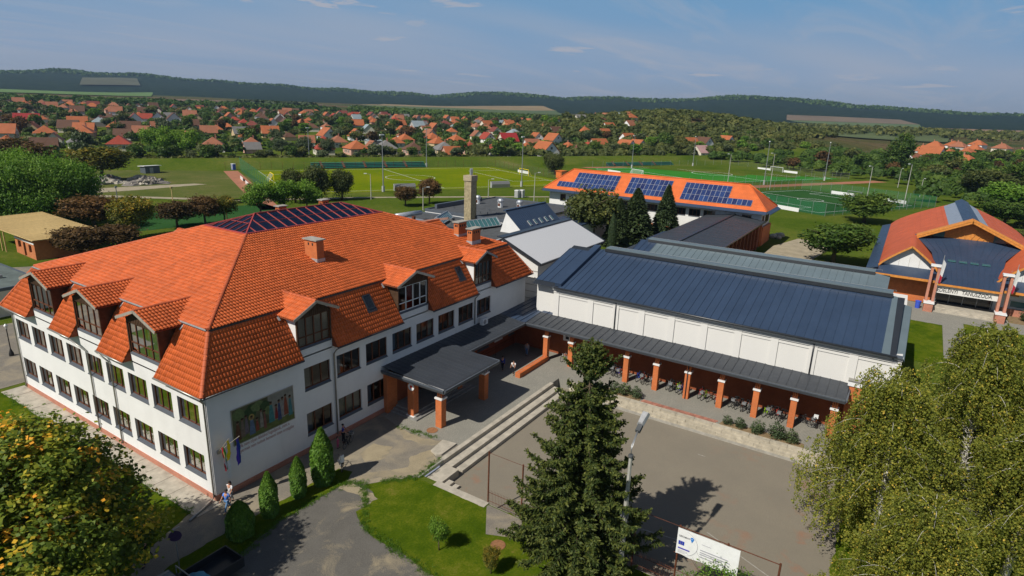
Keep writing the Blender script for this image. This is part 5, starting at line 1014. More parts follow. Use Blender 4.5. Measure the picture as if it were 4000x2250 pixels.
for y in (-40.1, -48.3):
    MB().box(82.9, y-.55, 0, 84.4, y+.55, 1.2).build('pier_base', M['brick_pale'], HA); MB().box(82.8, y-.65, 1.2, 84.5, y+.65, 1.36).build('pier_cap', M['white_paint'], HA)
    pf = [(84.9, 1.36), (85.9, 1.36), (86.2, 6.3), (85.5, 6.3)]
    for s in (-.4, .4): MB().extr([(x-1.0, y+s-.16, z) for x, z in pf], (0, .32, 0)).build('pier', M['brick_pale'], HA)
    MB().box(84.3, y-.65, 6.3, 85.5, y+.65, 6.5).build('pier_cap', M['white_paint'], HA)
for k in range(4): window(HA, Vector((88.25, -48.8, 0)), Vector((0, -1, 0)), XN, .6+k*1.6, 1.6+k*1.6, 2.9, 3.9, d=-.03, nl=1, mg=M['wood_orange'], sill=False, mf=M['wood_orange']); 
window(HA, Vector((88.25, -48.8, 0)), Vector((0, -1, 0)), XN, .8, 2.8, 1.3, 2.3, d=-.03, nl=1, mg=M['glass_teal'], sill=False, mf=M['white_paint']); MB().box(87.95, -56, 0, 88.3, -48.7, 1.1).build('plinth', M['brick_pale'], HA)
# paving and lawns in front of the hall
struct('path', MB().prism([(60.5, -36), (83.4, -36.5), (83.4, -33), (88, -33), (88, -36.5), (83.6, -60), (78.5, -60), (79.6, -44.2), (64.5, -44), (62.5, -41.6), (77, -41.8), (77, -37.2), (60.5, -37)], -.1, .02), M['paver'])
sheet('lawn', [(59.6, -37.1), (77, -37.3), (77, -41.75), (62.4, -41.6), (59.6, -60)], .012, M['lawn']); sheet('lawn', [(64.5, -44.1), (79.5, -44.3), (78.5, -60), (62, -60)], .012, M['lawn'])
struct('planting_bed', MB().prism([(84.2, -49.5), (87.9, -49.5), (87.9, -60), (84.6, -60)], 0, .12), M['soil'])
# ------------------------------------------------------------------ buildings at the left edge
FL = flat('flat_roofed_block', 'low block with grey green felt roof beyond the left end of the school', -14, 52.4, 11.0, 66.3, 3.4, 'cream', 'felt_green', .08)
for i in range(9): MB().box(*(lambda x, y: (x, y, 3.4, x+.5, y+.5, 3.8))(-6+RNG.uniform(0, 16), 53.5+i*1.35)).build('roof_vent', M['zinc'], FL)
struct('road', MB().face((-40, 40, .012), (3.5, 33.5, .012), (6, 37, .012), (12, 49, .012), (-40, 52, .012)), M['path']); struct('path', MB().face((11.5, 52, .01), (21, 74, .01), (15, 78, .01), (-20, 78, .01), (-20, 70, .01), (11.5, 68, .01)), M['path'])
struct('path', MB().face((-12, 30.5, .014), (6, 30.2, .014), (5, 37, .014), (-12, 41, .014)), M['path'])
CB = thing('unfinished_house', 'unfinished red block house with new timber roof and raw window openings', 'building', (26, 84, 0)); 
w = MB(); OC = Vector((20.2, 84.0, 0)); du = Vector((6.4, -9.2, 0)).normalized(); dn = Vector((du.y, -du.x, 0)); Lc = 10.2
OC = Vector((20.3, 88.2, 0)); du = Vector((-.05, -1, 0)).normalized(); dn = Vector((-1, .05, 0)); wallgrid(w, OC, du, dn, 8.5, 0, 3.1, [(1.2, 2.6, 1.1, 2.3), (3.6, 4.6, 0, 2.3), (5.9, 7.1, 0.9, 2.2)], .3)
cr_ = [OC, OC+du*8.5, OC+du*8.5-dn*8, OC-dn*8]; 
for i in range(1, 4): a, b = cr_[i], cr_[(i+1) % 4]; w.face(a, b, b+Z*3.1, a+Z*3.1)
w.build('wall', M['brick_block'], CB); MB().bar(OC+dn*.02+Z*2.6, OC+du*8.5+dn*.02+Z*2.6, .1, .25).build('ring_beam', M['white_paint'], CB)
e0, e1, e2, e3 = Vector((18.5, 99.5, 4.3)), Vector((19.2, 78.2, 3.5)), Vector((29.5, 77.2, 3.6)), Vector((28.8, 99, 4.5)); rm = (e3+e0)/2+Z*1.0
TRf = MB().extr([e0, e1, e2, e3], (0, 0, -.12)).build('roof', M['wood_new'], CB)
for i in range(28): t = i/27; MB().bar(e0.lerp(e1, t)+Z*.03, e3.lerp(e2, t)+Z*.03, .3, .04).build('plank', M['wood_new'], TRf)
for i in range(7): p = Vector((19.3, 89.5+i*1.5, 0)); MB().bar(p, p+Z*3.9, .16, .16).build('post', M['wood_new'], CB)
# ------------------------------------------------------------------ foliage
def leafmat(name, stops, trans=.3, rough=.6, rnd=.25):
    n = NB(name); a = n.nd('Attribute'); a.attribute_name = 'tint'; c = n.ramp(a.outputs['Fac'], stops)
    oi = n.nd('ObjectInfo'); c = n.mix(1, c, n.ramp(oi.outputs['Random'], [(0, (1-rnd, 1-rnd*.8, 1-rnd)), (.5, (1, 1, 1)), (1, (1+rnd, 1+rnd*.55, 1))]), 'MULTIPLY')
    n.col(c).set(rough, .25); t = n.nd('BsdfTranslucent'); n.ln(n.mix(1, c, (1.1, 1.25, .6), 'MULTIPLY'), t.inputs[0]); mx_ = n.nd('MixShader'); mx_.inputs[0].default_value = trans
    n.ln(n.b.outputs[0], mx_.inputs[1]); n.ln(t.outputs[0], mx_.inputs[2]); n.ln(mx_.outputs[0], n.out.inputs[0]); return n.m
LM = dict(
    green=leafmat('leaf_green', [(0, (0.02801, 0.06003, 0.01201)), (.5, (0.06128, 0.1167, 0.01801)), (1, (0.1313, 0.1918, 0.03002))]),
    olive=leafmat('leaf_olive', [(0, (0.03985, 0.0552, 0.01552)), (.5, (0.09056, 0.1138, 0.03105)), (1, (0.1811, 0.1811, 0.04657))]),
    bright=leafmat('leaf_bright', [(0, (0.03938, 0.09375, 0.0135)), (.5, (0.1181, 0.2344, 0.02363)), (1, (0.2362, 0.3562, 0.05062))], .35),
    brown=leafmat('leaf_brown', [(0, (0.0392, 0.028, 0.014)), (.5, (0.105, 0.063, 0.0238)), (1, (0.196, 0.105, 0.035))]),
    yellow=leafmat('leaf_yellow', [(0, (0.0435, 0.06525, 0.0145)), (.5, (0.1305, 0.145, 0.02175)), (1, (0.377, 0.2465, 0.029))]),
    silver=leafmat('leaf_silver', [(0, (0.0405, 0.06075, 0.0297)), (.5, (0.08775, 0.1188, 0.054)), (1, (0.162, 0.1958, 0.0945))]),
    maple=leafmat('leaf_maple', [(0, (0.04961, 0.084, 0.01181)), (.45, (0.1378, 0.197, 0.02126)), (.72, (0.3308, 0.3282, 0.02835)), (.88, (0.7166, 0.4593, 0.0378)), (1, (0.9923, 0.4462, 0.04725))], .3, rnd=.05),
    birch=leafmat('leaf_birch', [(0, (0.0882, 0.1134, 0.02041)), (.5, (0.2016, 0.2218, 0.02948)), (.85, (0.3654, 0.3276, 0.04536)), (1, (0.6552, 0.4536, 0.06804))], .32, rnd=.08),
    spruce=leafmat('needle_spruce', [(0, (0.02188, 0.04375, 0.01266)), (.5, (0.05313, 0.08125, 0.01828)), (1, (0.1406, 0.1562, 0.03094))], .12, rnd=.05),
    thuja=leafmat('needle_thuja', [(0, (0.0324, 0.078, 0.0096)), (.6, (0.081, 0.1794, 0.0168)), (1, (0.153, 0.2574, 0.0264))], .15, rnd=.08),
    pine=leafmat('needle_pine', [(0, (0.0156, 0.0338, 0.0156)), (1, (0.0585, 0.091, 0.0325))], .1),
    shrub=leafmat('leaf_shrub', [(0, (0.036, 0.06, 0.0264)), (1, (0.108, 0.15, 0.066))], .2))
M['bark'] = plain('bark', (.1, .075, .05), .95, .3, 5, .1, bump=.5); M['bark_birch'] = plain('birch_bark', (.55, .52, .46), .8, .35, 6, .2)
def unit(v): return v/np.maximum(np.linalg.norm(v, axis=-1, keepdims=True), 1e-9)
def leafquads(c, nrm, ax, ln, wd):        # diamond leaves
    t = unit(ax-nrm*np.sum(ax*nrm, -1, keepdims=True)); b = np.cross(nrm, t); ln = np.asarray(ln).reshape(-1, 1) if np.ndim(ln) else ln; wd = np.asarray(wd).reshape(-1, 1) if np.ndim(wd) else wd
    return np.stack([c-t*ln*.5, c+b*wd*.5-t*ln*.05, c+t*ln*.5, c-b*wd*.5-t*ln*.05], 1)
def foliage(name, Q, tint, mat):
    n = len(Q); me = npmesh(name, Q.reshape(-1, 3), np.arange(4*n).reshape(-1, 4), mat); at_ = me.attributes.new('tint', 'FLOAT', 'POINT'); at_.data.foreach_set('value', np.repeat(np.clip(tint, 0, 1), 4).astype('f4')); return me
def crown(name, blobs, ncl, nl, cs, ls, mat, droop=0., seed=1, asp=.62, inner=.5, upb=.35, topt=.25):
    g = np.random.default_rng(seed); B = np.array(blobs, float); w = (B[:, 3]*B[:, 4]*B[:, 5])**.67; k = g.choice(len(B), ncl, p=w/w.sum())
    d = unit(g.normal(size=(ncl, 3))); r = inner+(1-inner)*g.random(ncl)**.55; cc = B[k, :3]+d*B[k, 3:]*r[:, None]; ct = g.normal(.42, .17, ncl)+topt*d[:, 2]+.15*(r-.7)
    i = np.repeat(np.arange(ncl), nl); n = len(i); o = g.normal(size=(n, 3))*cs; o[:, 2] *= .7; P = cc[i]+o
    if droop: P[:, 2] -= g.exponential(droop, n)*(.4+.6*g.random(n))
    nr = unit(d[i]*.7+g.normal(size=(n, 3))*.75+np.array([0, 0, upb])); sz = ls*(.65+.7*g.random(n)); ax = g.normal(size=(n, 3)); 
    if droop: ax[:, 2] -= 1.6
    return foliage(name, leafquads(P, nr, ax, sz, sz*asp), ct[i]+g.normal(0, .12, n), mat)
def trunkmesh(h, r, m, limbs=6, spread=.5, seed=0, top=.75, zl=.35):
    g = random.Random(seed); mb = MB(); pts = [(0, 0, 0)]+[(g.uniform(-.05, .05)*h*k, g.uniform(-.05, .05)*h*k, h*top*k) for k in (.3, .6, 1)]; mb.tube(pts, [r*1.25, r, r*.75, r*.3], 8)
    for i in range(limbs):
        a = 2*math.pi*i/limbs+g.uniform(-.4, .4); z = h*top*(zl+(.9-zl)*g.random()); L = h*spread*g.uniform(.55, 1)
        mb.tube([(0, 0, z), (math.cos(a)*L*.5, math.sin(a)*L*.5, z+L*.3), (math.cos(a)*L, math.sin(a)*L, z+L*.55)], [r*.5, r*.3, r*.08], 6)
    return mb.mesh('trunk', m, smooth=True)
PROTO = {}
def proto(key, h, r, trunk_h, blobs, ncl, nl, cs, ls, mat, droop=0, seed=1, **k):
    PROTO[key] = (trunkmesh(h, .03*h if r is None else r, M['bark'], seed=seed), crown('crown', blobs, ncl, nl, cs, ls, LM[mat], droop, seed, **k))
def blobset(seed, n, R_, zc, rz, s=.55):
    g = random.Random(seed); out = [(0, 0, zc, R_*.8, R_*.8, rz*.85)]
    for i in range(n): a = 2*math.pi*i/n+g.uniform(-.5, .5); q = g.uniform(.35, .62)*R_; out.append((math.cos(a)*q, math.sin(a)*q, zc+g.uniform(-.45, .5)*rz, R_*s*g.uniform(.75, 1.1), R_*s*g.uniform(.75, 1.1), rz*s*g.uniform(.7, 1.1)))
    return out
# unit-ish prototypes, about 8 m tall
for i, mt_ in enumerate(('green', 'olive', 'bright', 'brown', 'yellow', 'silver')):
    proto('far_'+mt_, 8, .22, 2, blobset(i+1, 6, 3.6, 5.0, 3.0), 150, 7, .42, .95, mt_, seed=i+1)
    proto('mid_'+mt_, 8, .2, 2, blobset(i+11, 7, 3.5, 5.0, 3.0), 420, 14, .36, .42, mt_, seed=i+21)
proto('willow', 15, .5, 4, blobset(41, 12, 14.0, 8.4, 7.6, .42), 2300, 40, .62, .52, 'bright', droop=1.5, seed=5, asp=.42)
proto('weeping', 10, .25, 3, blobset(42, 5, 3.8, 6., 4., .5), 420, 18, .36, .5, 'olive', droop=.9, seed=6, asp=.45)
proto('poplar', 21, .5, 3, [(0, 0, 12, 5, 5, 9), (2, 1, 9, 5, 5, 6), (-2, -1, 14, 4, 4, 6)], 330, 14, .7, .95, 'green', seed=8)
proto('bush', 2, .05, .3, blobset(43, 5, 1.3, 1.0, .9), 90, 10, .16, .3, 'olive', seed=9); proto('shrub', 1, .03, .2, [(0, 0, .6, .5, .5, .55), (.2, .1, .4, .4, .4, .35), (-.2, .15, .5, .35, .4, .4)], 60, 14, .09, .13, 'shrub', seed=10, upb=.8)
def conifer(key, h, rb, mat, n=3000, pw=1., seed=3, zs=.06):
    g = np.random.default_rng(seed); t = g.random(n)**.75; z = h*(zs+(1-zs)*t); rr = rb*(1-t)**pw*(.55+.45*g.random(n)**.5)+.05; a = g.random(n)*2*np.pi; lay = .12*np.sin(z*9/h*3+a*3)
    P = np.stack([np.cos(a)*rr, np.sin(a)*rr, z-rr*.25+lay], -1); out = np.stack([np.cos(a), np.sin(a), np.full(n, -.25)], -1); s = (.22+.35*(1-t))*h/10
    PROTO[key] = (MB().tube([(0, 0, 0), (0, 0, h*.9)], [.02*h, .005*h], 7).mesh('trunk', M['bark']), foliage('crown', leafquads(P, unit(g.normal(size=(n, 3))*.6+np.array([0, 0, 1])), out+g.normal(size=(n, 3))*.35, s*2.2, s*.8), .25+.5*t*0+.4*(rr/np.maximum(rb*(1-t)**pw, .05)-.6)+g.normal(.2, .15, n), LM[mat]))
conifer('pine', 10, 2.6, 'pine', 4500, .8); conifer('spruce_far', 9, 2.0, 'pine', 700, 1.); conifer('spruce_blue', 4.5, 1.6, 'silver', 1500, 1.)
def column(key, h, r, mat, n, seed):
    g = np.random.default_rng(seed); t = g.random(n); prof = r*np.minimum(1, (1.02-t)/.42)**.75*np.minimum(1, .75+t*2); a = g.random(n)*2*np.pi; rr = prof*(.82+.2*g.random(n)+.08*np.sin(a*5+t*9)); P = np.stack([np.cos(a)*rr, np.sin(a)*rr, h*t], -1)
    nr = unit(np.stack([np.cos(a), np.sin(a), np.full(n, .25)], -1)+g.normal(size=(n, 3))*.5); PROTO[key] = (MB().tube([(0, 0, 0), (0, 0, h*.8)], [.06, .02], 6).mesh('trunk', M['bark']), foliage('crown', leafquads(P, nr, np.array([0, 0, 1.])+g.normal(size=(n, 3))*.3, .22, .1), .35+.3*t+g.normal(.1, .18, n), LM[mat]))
column('thuja', 3.2, .55, 'thuja', 9000, 3); column('thuja_round', 2.4, .78, 'thuja', 9000, 4); column('thuja_tall', 7.5, .8, 'pine', 6000, 5)
def tree(key, loc, sc=1., label=None, cat='tree', group=None, name='tree', rz=None, z=None):
    tk, cr_ = PROTO[key]; t = thing(name, label, cat, (loc[0], loc[1], H(loc[0], loc[1]) if z is None else z), RNG.uniform(0, 6.28) if rz is None else rz, group); t.scale = (sc, sc, sc) if isinstance(sc, (int, float)) else sc
    new_obj('trunk', tk, t); new_obj('crown', cr_, t); return t
# ------------------------------------------------------------------ the big trees in front
def big(name, label, loc, trunk, cr_): t = thing(name, label, 'tree', loc); new_obj('trunk', trunk, t); new_obj('crown', cr_, t); return t
# maple, lower left
mb = [(0, 0, 6.2, 3.9, 3.9, 3.7), (2.3, .6, 5.6, 2.7, 2.7, 2.6), (-.5, 4.2, 6.3, 3.3, 3.2, 3.0), (1.9, 3.3, 4.6, 2.4, 2.5, 2.2), (-2.6, 1.5, 7.2, 3.2, 3, 3), (-1.5, -3.4, 5.8, 3.2, 3.2, 3), (2.6, -1.9, 4.4, 2.2, 2.3, 2.1), (-3, 6.6, 5.5, 2.8, 2.8, 2.6), (.8, -.5, 8.3, 2.2, 2.2, 1.9)]
def maplecrown():
    g = np.random.default_rng(77); B = np.array(mb); w = (B[:, 3]**2); ncl = 1500; nl = 36; k = g.choice(len(B), ncl, p=w/w.sum()); d = unit(g.normal(size=(ncl, 3))); r = .62+.4*g.random(ncl)**.6; cc = B[k, :3]+d*B[k, 3:]*r[:, None]
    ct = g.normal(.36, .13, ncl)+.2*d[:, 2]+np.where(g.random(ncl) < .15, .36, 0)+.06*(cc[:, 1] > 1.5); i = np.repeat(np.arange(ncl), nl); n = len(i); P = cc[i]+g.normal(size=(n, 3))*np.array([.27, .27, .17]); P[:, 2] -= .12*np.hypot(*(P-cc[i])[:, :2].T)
    nr = unit(d[i]*.5+g.normal(size=(n, 3))*.55+np.array([0, 0, .9])); s = .15+.12*g.random(n); return foliage('crown', leafquads(P, nr, g.normal(size=(n, 3)), s, s*.8), ct[i]+g.normal(0, .09, n), LM['maple'])
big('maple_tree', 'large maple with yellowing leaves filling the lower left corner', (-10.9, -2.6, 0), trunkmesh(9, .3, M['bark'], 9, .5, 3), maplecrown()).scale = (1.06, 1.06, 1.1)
# weeping birches on the right
def birch(h, Rr, ns, seed, lean=(0, 0)):
    g = np.random.default_rng(seed); hb = MB(); hb.tube([(0, 0, -1), (lean[0]*.3, lean[1]*.3, h*.4), (lean[0]*.7, lean[1]*.7, h*.75), (lean[0], lean[1], h*.98)], [.24, .18, .1, .02], 8)
    S = []; nb = 74
    for b in range(nb):
        t = .2+.8*(b+g.random())/nb; z0 = h*t*.93; a = 2.4*b+g.normal(0, .4); L = Rr*(1.25-t*.95)*(.7+.5*g.random()); c = np.array([lean[0]*t, lean[1]*t, z0]); u = np.array([np.cos(a), np.sin(a), 0])
        ts = np.linspace(0, 1, 7); arcz = h*.13*np.sin(ts*2.2)-ts**2*h*.05; pts = c+u*L*ts[:, None]+np.stack([0*ts, 0*ts, arcz], -1); hb.tube([tuple(p) for p in pts], [.04, .03, .022, .016, .011, .008, .004], 5, False)
        for k in range(max(4, int(ns/nb))):
            q = .25+.8*g.random(); p = np.array([np.interp(q, ts, pts[:, j]) for j in range(3)])+g.normal(0, .3, 3)*np.array([1, 1, .5]); S.append(p)
    S = np.array(S); m_ = 34; n = len(S)*m_; i = np.repeat(np.arange(len(S)), m_); Ls = (.8+1.7*g.random(len(S)))[i]; q = np.tile(np.linspace(0, 1, m_), len(S))+g.normal(0, .02, n); dr = unit(np.c_[g.normal(size=(len(S), 2)), np.zeros(len(S))])[i]
    P = S[i]+dr*(.35*np.sqrt(np.clip(q, 0, 1)))[:, None]+np.stack([0*q, 0*q, -Ls*q*np.clip(q*1.3, 0, 1)], -1)+g.normal(0, .075, (n, 3)); tint = g.normal(.45, .14, len(S))[i]+g.normal(0, .14, n)+np.where(g.random(n) < .04, .4, 0)
    s = .1+.075*g.random(n); ax = g.normal(size=(n, 3))*.6; ax[:, 2] -= 1; return hb.mesh('trunk', M['bark_birch'], smooth=True), foliage('crown', leafquads(P, unit(g.normal(size=(n, 3))+np.array([-.2, 0, .5])), ax, s, s*.66), tint, LM['birch'])
BI1 = birch(11.6, 4.9, 2300, 5, (.6, .8)); BI2 = birch(13.6, 5.6, 2500, 6, (.3, .2))
big('birch_tree', 'weeping birch whose crown overhangs the right end of the arcade', (20.6, -37.0, -.6), *BI1)
big('birch_tree', 'tallest weeping birch at the right edge of the picture', (26.6, -41.0, -.3), *BI2)
b3 = big('birch_tree', 'yellowish weeping birch filling the lower right corner', (13.5, -38.6, -.6), *BI1); b3.rotation_euler[2] = 2.1; b3.scale = (.85, .85, .78)
b4 = big('birch_tree', 'weeping birch standing behind the lower right birch', (22.6, -43.6, -.4), *BI1); b4.rotation_euler[2] = 4.0; b4.scale = (1.1, 1.1, 1.0)
# spruce in the middle
def spruce(h, rb, seed):
    g = np.random.default_rng(seed); tb = MB(); tb.tube([(0, 0, -.2), (0, 0, h*.5), (0, 0, h*.97)], [.22, .13, .02], 8); C_ = []; D_ = []; T_ = []; S_ = []; z = 1.0; w = 0
    while z < h*.985:
        t = z/h; nb = 9 if t < .8 else 6; L0 = rb*(1-t)**.72*(.93 if t < .12 else 1.0)+.16
        for b in range(nb):
            a = 2*np.pi*(b+g.random()*.6)/nb+w; L = L0*(.62+.55*g.random()); u = np.array([np.cos(a), np.sin(a), 0.]); s = np.array([-u[1], u[0], 0.]); q = np.linspace(0, 1, 8); zc = z+L*(.10*q-.62*q**1.5+.46*q**3.4) if t < .82 else z+L*(.9*q); P = u*L*q[:, None]; P[:, 2] = zc
            tb.tube([tuple(p) for p in P], [.035*(1-x)+.006 for x in q], 4, False)
            nt_ = int(18+40*L); qq = .12+.9*g.random(nt_)**.8; qc = np.clip(qq, 0, 1); base = np.stack([np.interp(qc, q, P[:, j]) for j in range(3)], -1)
            side = g.choice([-1., 1.], nt_)[:, None]; hang = g.random(nt_) < .55; d = np.where(hang[:, None], np.array([0, 0, -1.])+u*.25+side*s*.35, u*.65+side*s*.8+np.array([0, 0, -.05 if t < .8 else .4])); d = unit(d+g.normal(0, .22, (nt_, 3)))
            ll = np.where(hang, .45, .55)*(.5+.7*g.random(nt_))*(1.15-t*.6)*(1.15-.5*qc)
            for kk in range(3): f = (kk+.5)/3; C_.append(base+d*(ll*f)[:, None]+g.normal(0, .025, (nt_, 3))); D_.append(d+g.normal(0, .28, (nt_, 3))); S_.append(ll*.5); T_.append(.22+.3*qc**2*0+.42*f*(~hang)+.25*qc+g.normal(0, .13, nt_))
        z += (.40 if t < .8 else .34)*(.85+.3*g.random()); w += .7
    C_, D_, S_, T_ = np.concatenate(C_), np.concatenate(D_), np.concatenate(S_), np.concatenate(T_); n = len(C_)
    Q = np.concatenate([leafquads(C_, unit(g.normal(size=(n, 3))), D_, S_*1.2, .07+.05*g.random(n)) for _ in range(2)]); return tb.mesh('trunk', M['bark'], smooth=True), foliage('crown', Q, np.concatenate([T_, T_]), LM['spruce'])
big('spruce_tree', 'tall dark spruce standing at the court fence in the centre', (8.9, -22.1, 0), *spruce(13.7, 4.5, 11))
for i, (x, y, k, s, lb) in enumerate([(-1.15, -4.3, 'thuja_round', 1.0, 'short rounded thuja nearest the road'), (1.1, -4.05, 'thuja', .98, 'second slim thuja of the row beside the school wall'), (3.5, -3.85, 'thuja', .92, 'third slim thuja of the row beside the school wall'), (5.45, -4.0, 'thuja', 1.32, 'tallest slim thuja at the far end of the row by the bicycles')]): tree(k, (x, y), s, lb, 'thuja', 'thujas along the school wall', 'thuja', z=0)
tree('mid_bright', (4.8, -14.95), (.17, .17, .27), 'young green sapling on the middle lawn', 'sapling', name='sapling', z=0); tree('mid_yellow', (5.0, -18.6), (.16, .16, .22), 'small yellow green sapling at the bottom edge of the lawn', 'sapling', name='sapling', z=0)
for i, (x, y, s, lb) in enumerate([(30.9, -13.3, 1.0, 'leftmost'), (31.2, -14.7, 1.2, 'second'), (31.35, -15.7, 1.3, 'third'), (31.45, -16.7, 1.2, 'fourth'), (31.3, -25.2, .9, 'fifth, a thin'), (31.35, -26.2, 1.0, 'sixth'), (31.4, -27.7, 1.25, 'seventh'), (31.4, -29.1, 1.5, 'eighth and largest'), (31.4, -30.25, 1.25, 'ninth and last')]): tree('shrub', (x, y), s*.82, f'{lb} grey green shrub in the beds along the stone terrace', 'shrub', 'shrubs along the terrace', 'shrub', z=.03)
# bush in front of the banner
BU = crown('crown', [(0, 0, 1.2, 1.4, 1.3, 1.3), (.8, -.9, 1.0, 1.2, 1.2, 1.1), (-.4, .9, .9, 1.1, 1.0, 1.0), (.1, -1.5, .8, 1., .9, .9)], 330, 12, .2, .14, LM['bright'], seed=31, asp=.45); bt_ = thing('acacia_bush', 'light green bush sprawling in front of the white project banner', 'bush', (9.3, -30.0, .5)); new_obj('crown', BU, bt_); tw = MB()
for i in range(16): a = RNG.uniform(0, 6.28); tw.tube([(0, 0, -.5), (math.cos(a)*.5, math.sin(a)*.6, 1.4), (math.cos(a)*1.2, math.sin(a)*1.5, RNG.uniform(1.8, 3.1))], [.02, .014, .005], 4)
new_obj('stem', tw.mesh('stem', M['bark']), bt_)
# ------------------------------------------------------------------ trees in the middle distance
T = tree
T('willow', (33.5, 117), 1.0, 'huge bright green weeping willow at the left edge', z=0); T('mid_brown', (55, 186), (3.0, 3.0, 1.65), 'broad brownish tree behind the big willow', z=0); T('mid_yellow', (74, 176), (2.4, 2.4, 1.35), 'yellowing tree at the right side of the big willow', z=0); T('mid_brown', (38, 190), (3.0, 3.0, 1.7), 'brown topped tree rising behind the left of the big willow', z=0); T('mid_olive', (20, 135), (1.9, 1.9, 1.5), 'olive tree at the far left edge behind the willow', z=0)
T('mid_brown', (25, 76.5), (1.25, 1.25, .66), 'dark reddish bush in front of the unfinished house', 'bush', name='bush', z=0); T('mid_brown', (30.5, 76), (1.2, 1.2, .62), 'second dark brown bush right of the unfinished house', 'bush', name='bush', z=0); T('mid_yellow', (38, 86), (1.05, 1.05, 1.0), 'yellow green young tree behind the left roof slope', z=0); T('mid_brown', (37.5, 100), (1.7, 1.7, .85), 'dark brown tree under the willow branches', z=0)
T('mid_brown', (48.5, 90), (1.1, 1.1, .72), 'rust coloured bush behind the roof ridge', 'bush', name='bush', z=0); T('mid_brown', (54, 89), (1.0, 1.0, .8), 'tall rust brown bush beside the wooden post', 'bush', name='bush', z=0); T('mid_yellow', (58, 88.5), (.8, .8, .74), 'yellow bush next to the rust brown bushes', 'bush', name='bush', z=0)
for i, (x, y, s) in enumerate([(68, 90, .98), (73.5, 88.5, 1.02), (79, 87, .96)]): T('mid_bright', (x, y), s, f'{ordn(i)} from the left of three dense green trees behind the glazed ridge', z=0, group='dense green trees behind the glazed ridge')
T('weeping', (86.5, 101), 1.0, 'left weeping birch beside the football pitch', z=0); T('weeping', (93, 100), 1.08, 'middle and tallest weeping birch beside the football pitch', z=0); T('weeping', (99, 97), .95, 'right weeping birch beside the football pitch', z=0)
T('mid_brown', (103, 77.1), (.95, .95, .68), 'small dark tree on the grass left of the lamp', z=0); T('mid_brown', (110.3, 75.1), (1.0, 1.0, .9), 'small reddish tree on the grass behind the chimney', z=0)
T('mid_olive', (93, 17.5), (1.6, 1.6, 1.5), 'broad olive maple in front of the solar panels', z=0); T('pine', (97, 10), (1.7, 1.7, 1.15), 'dark pine left of the third solar array', z=0); T('pine', (104, 6.2), (1.3, 1.3, 1.2), 'second dark pine beside the link roof', z=0); T('pine', (94.5, 12.5), (1.3, 1.3, .95), 'dense dark conifer between maple and pine', z=0); T('thuja_tall', (88.5, 11.2), 1., 'slim columnar conifer behind the corrugated roof', 'conifer', z=0); T('spruce_blue', (104, 28), 1.2, 'small blue spruce beside the steep dark roof', 'spruce', z=0)
T('mid_green', (107, -25.4), (1.75, 1.75, 1.02), 'round dark green tree on the grass behind the gymnasium', z=0); T('mid_green', (167, -26.5), (1.9, 1.9, .98), 'round green tree left of the swimming hall roof', z=0)
T('poplar', (349, -28), 1.05, 'tall poplar beyond the small sports pitch', z=0); T('weeping', (212, 92), (1.2, 1.2, .95), 'brownish willow between the two football pitches', z=0); T('weeping', (222, 99), (1.3, 1.3, .9), 'second brownish willow between the two football pitches', z=0)
T('mid_bright', (62.8, -49.5), (.5, .5, .62), 'thin young tree on the lawn in front of the swimming hall', 'sapling', name='sapling', z=0); T('shrub', (86, -51.5), 1.6, 'small round shrub in the bed by the swimming hall', 'shrub', name='shrub', z=.1); T('shrub', (85.8, -53.5), 1.5, 'second round shrub in the bed by the swimming hall', 'shrub', name='shrub', z=.1)
T('mid_bright', (210, -62), (2.2, 2.2, 1.3), 'bright green tree in the scrub behind the swimming hall', z=0); T('mid_olive', (225, -72), (2.8, 2.8, 1.6), 'big dark olive tree at the right edge behind the hall', z=0); T('mid_green', (190, -58), (1.8, 1.8, .9), 'round green bush tree right of the hall roof', z=0); T('mid_olive', (150, -60), (1.3, 1.3, .6), 'low olive bush by the right wall of the hall', z=0); T('mid_silver', (128, -61.5), (1.1, 1.1, .5), 'silvery bush beside the right eaves of the hall', z=0); T('mid_olive', (260, -58), (2.4, 2.4, 1.5), 'broad olive tree before the red roofs on the right', z=0); T('mid_green', (290, -72), (2.8, 2.8, 1.7), 'tall dark tree before the red roofs on the right', z=0); T('mid_silver', (168, -66), (1.5, 1.5, .7), 'silvery shrub in the scrub below the bright green tree', z=0)
T('mid_bright', (-34, 14), 1.2, 'tree beyond the left edge casting shade on the lawn', z=0)
# ------------------------------------------------------------------ sports ground; a runs along the pitch, b across it
AX, BX = Vector((.883, -.469, 0)), Vector((.469, .883, 0))
def ab(a, b, z=0.): p = AX*a+BX*b; return Vector((p.x, p.y, z))
def abrect(name, a0, a1, b0, b1, z, m): return struct(name, MB().face(ab(a0, b0, z), ab(a1, b0, z), ab(a1, b1, z), ab(a0, b1, z)), m)
def pitchmat(name, c1, c2, stripe):
    n = NB(name); w = n.world(); a = n.noise(w, .05, 5, .6); b = n.noise(w, .6, 4, .6); n.col(n.ramp(n.math('ADD', n.math('MULTIPLY', a, .7), n.math('MULTIPLY', b, .3)), [(.35, c1), (.65, c2)])).set(.95, .0); return n.m
M['pitch1'] = pitchmat('mown_grass', (.10, .155, .004), (.175, .2, .006), 0); M['pitch2'] = pitchmat('artificial_turf', (.028, .17, .02), (.05, .21, .028), 0); M['pitch3'] = pitchmat('dark_turf', (.022, .075, .02), (.035, .095, .028), 0); M['track'] = plain('clay_track', (.36, .15, .085), .95, .15, .4); M['dirt'] = plain('dirt', (.34, .29, .2), .95, .2, .5)
abrect('pitch', 27, 133, 146, 217, .02, M['pitch1']); abrect('pitch', 176, 275, 137, 203, .02, M['pitch2']); abrect('pitch', 161, 215, 68, 114, .02, M['pitch3'])
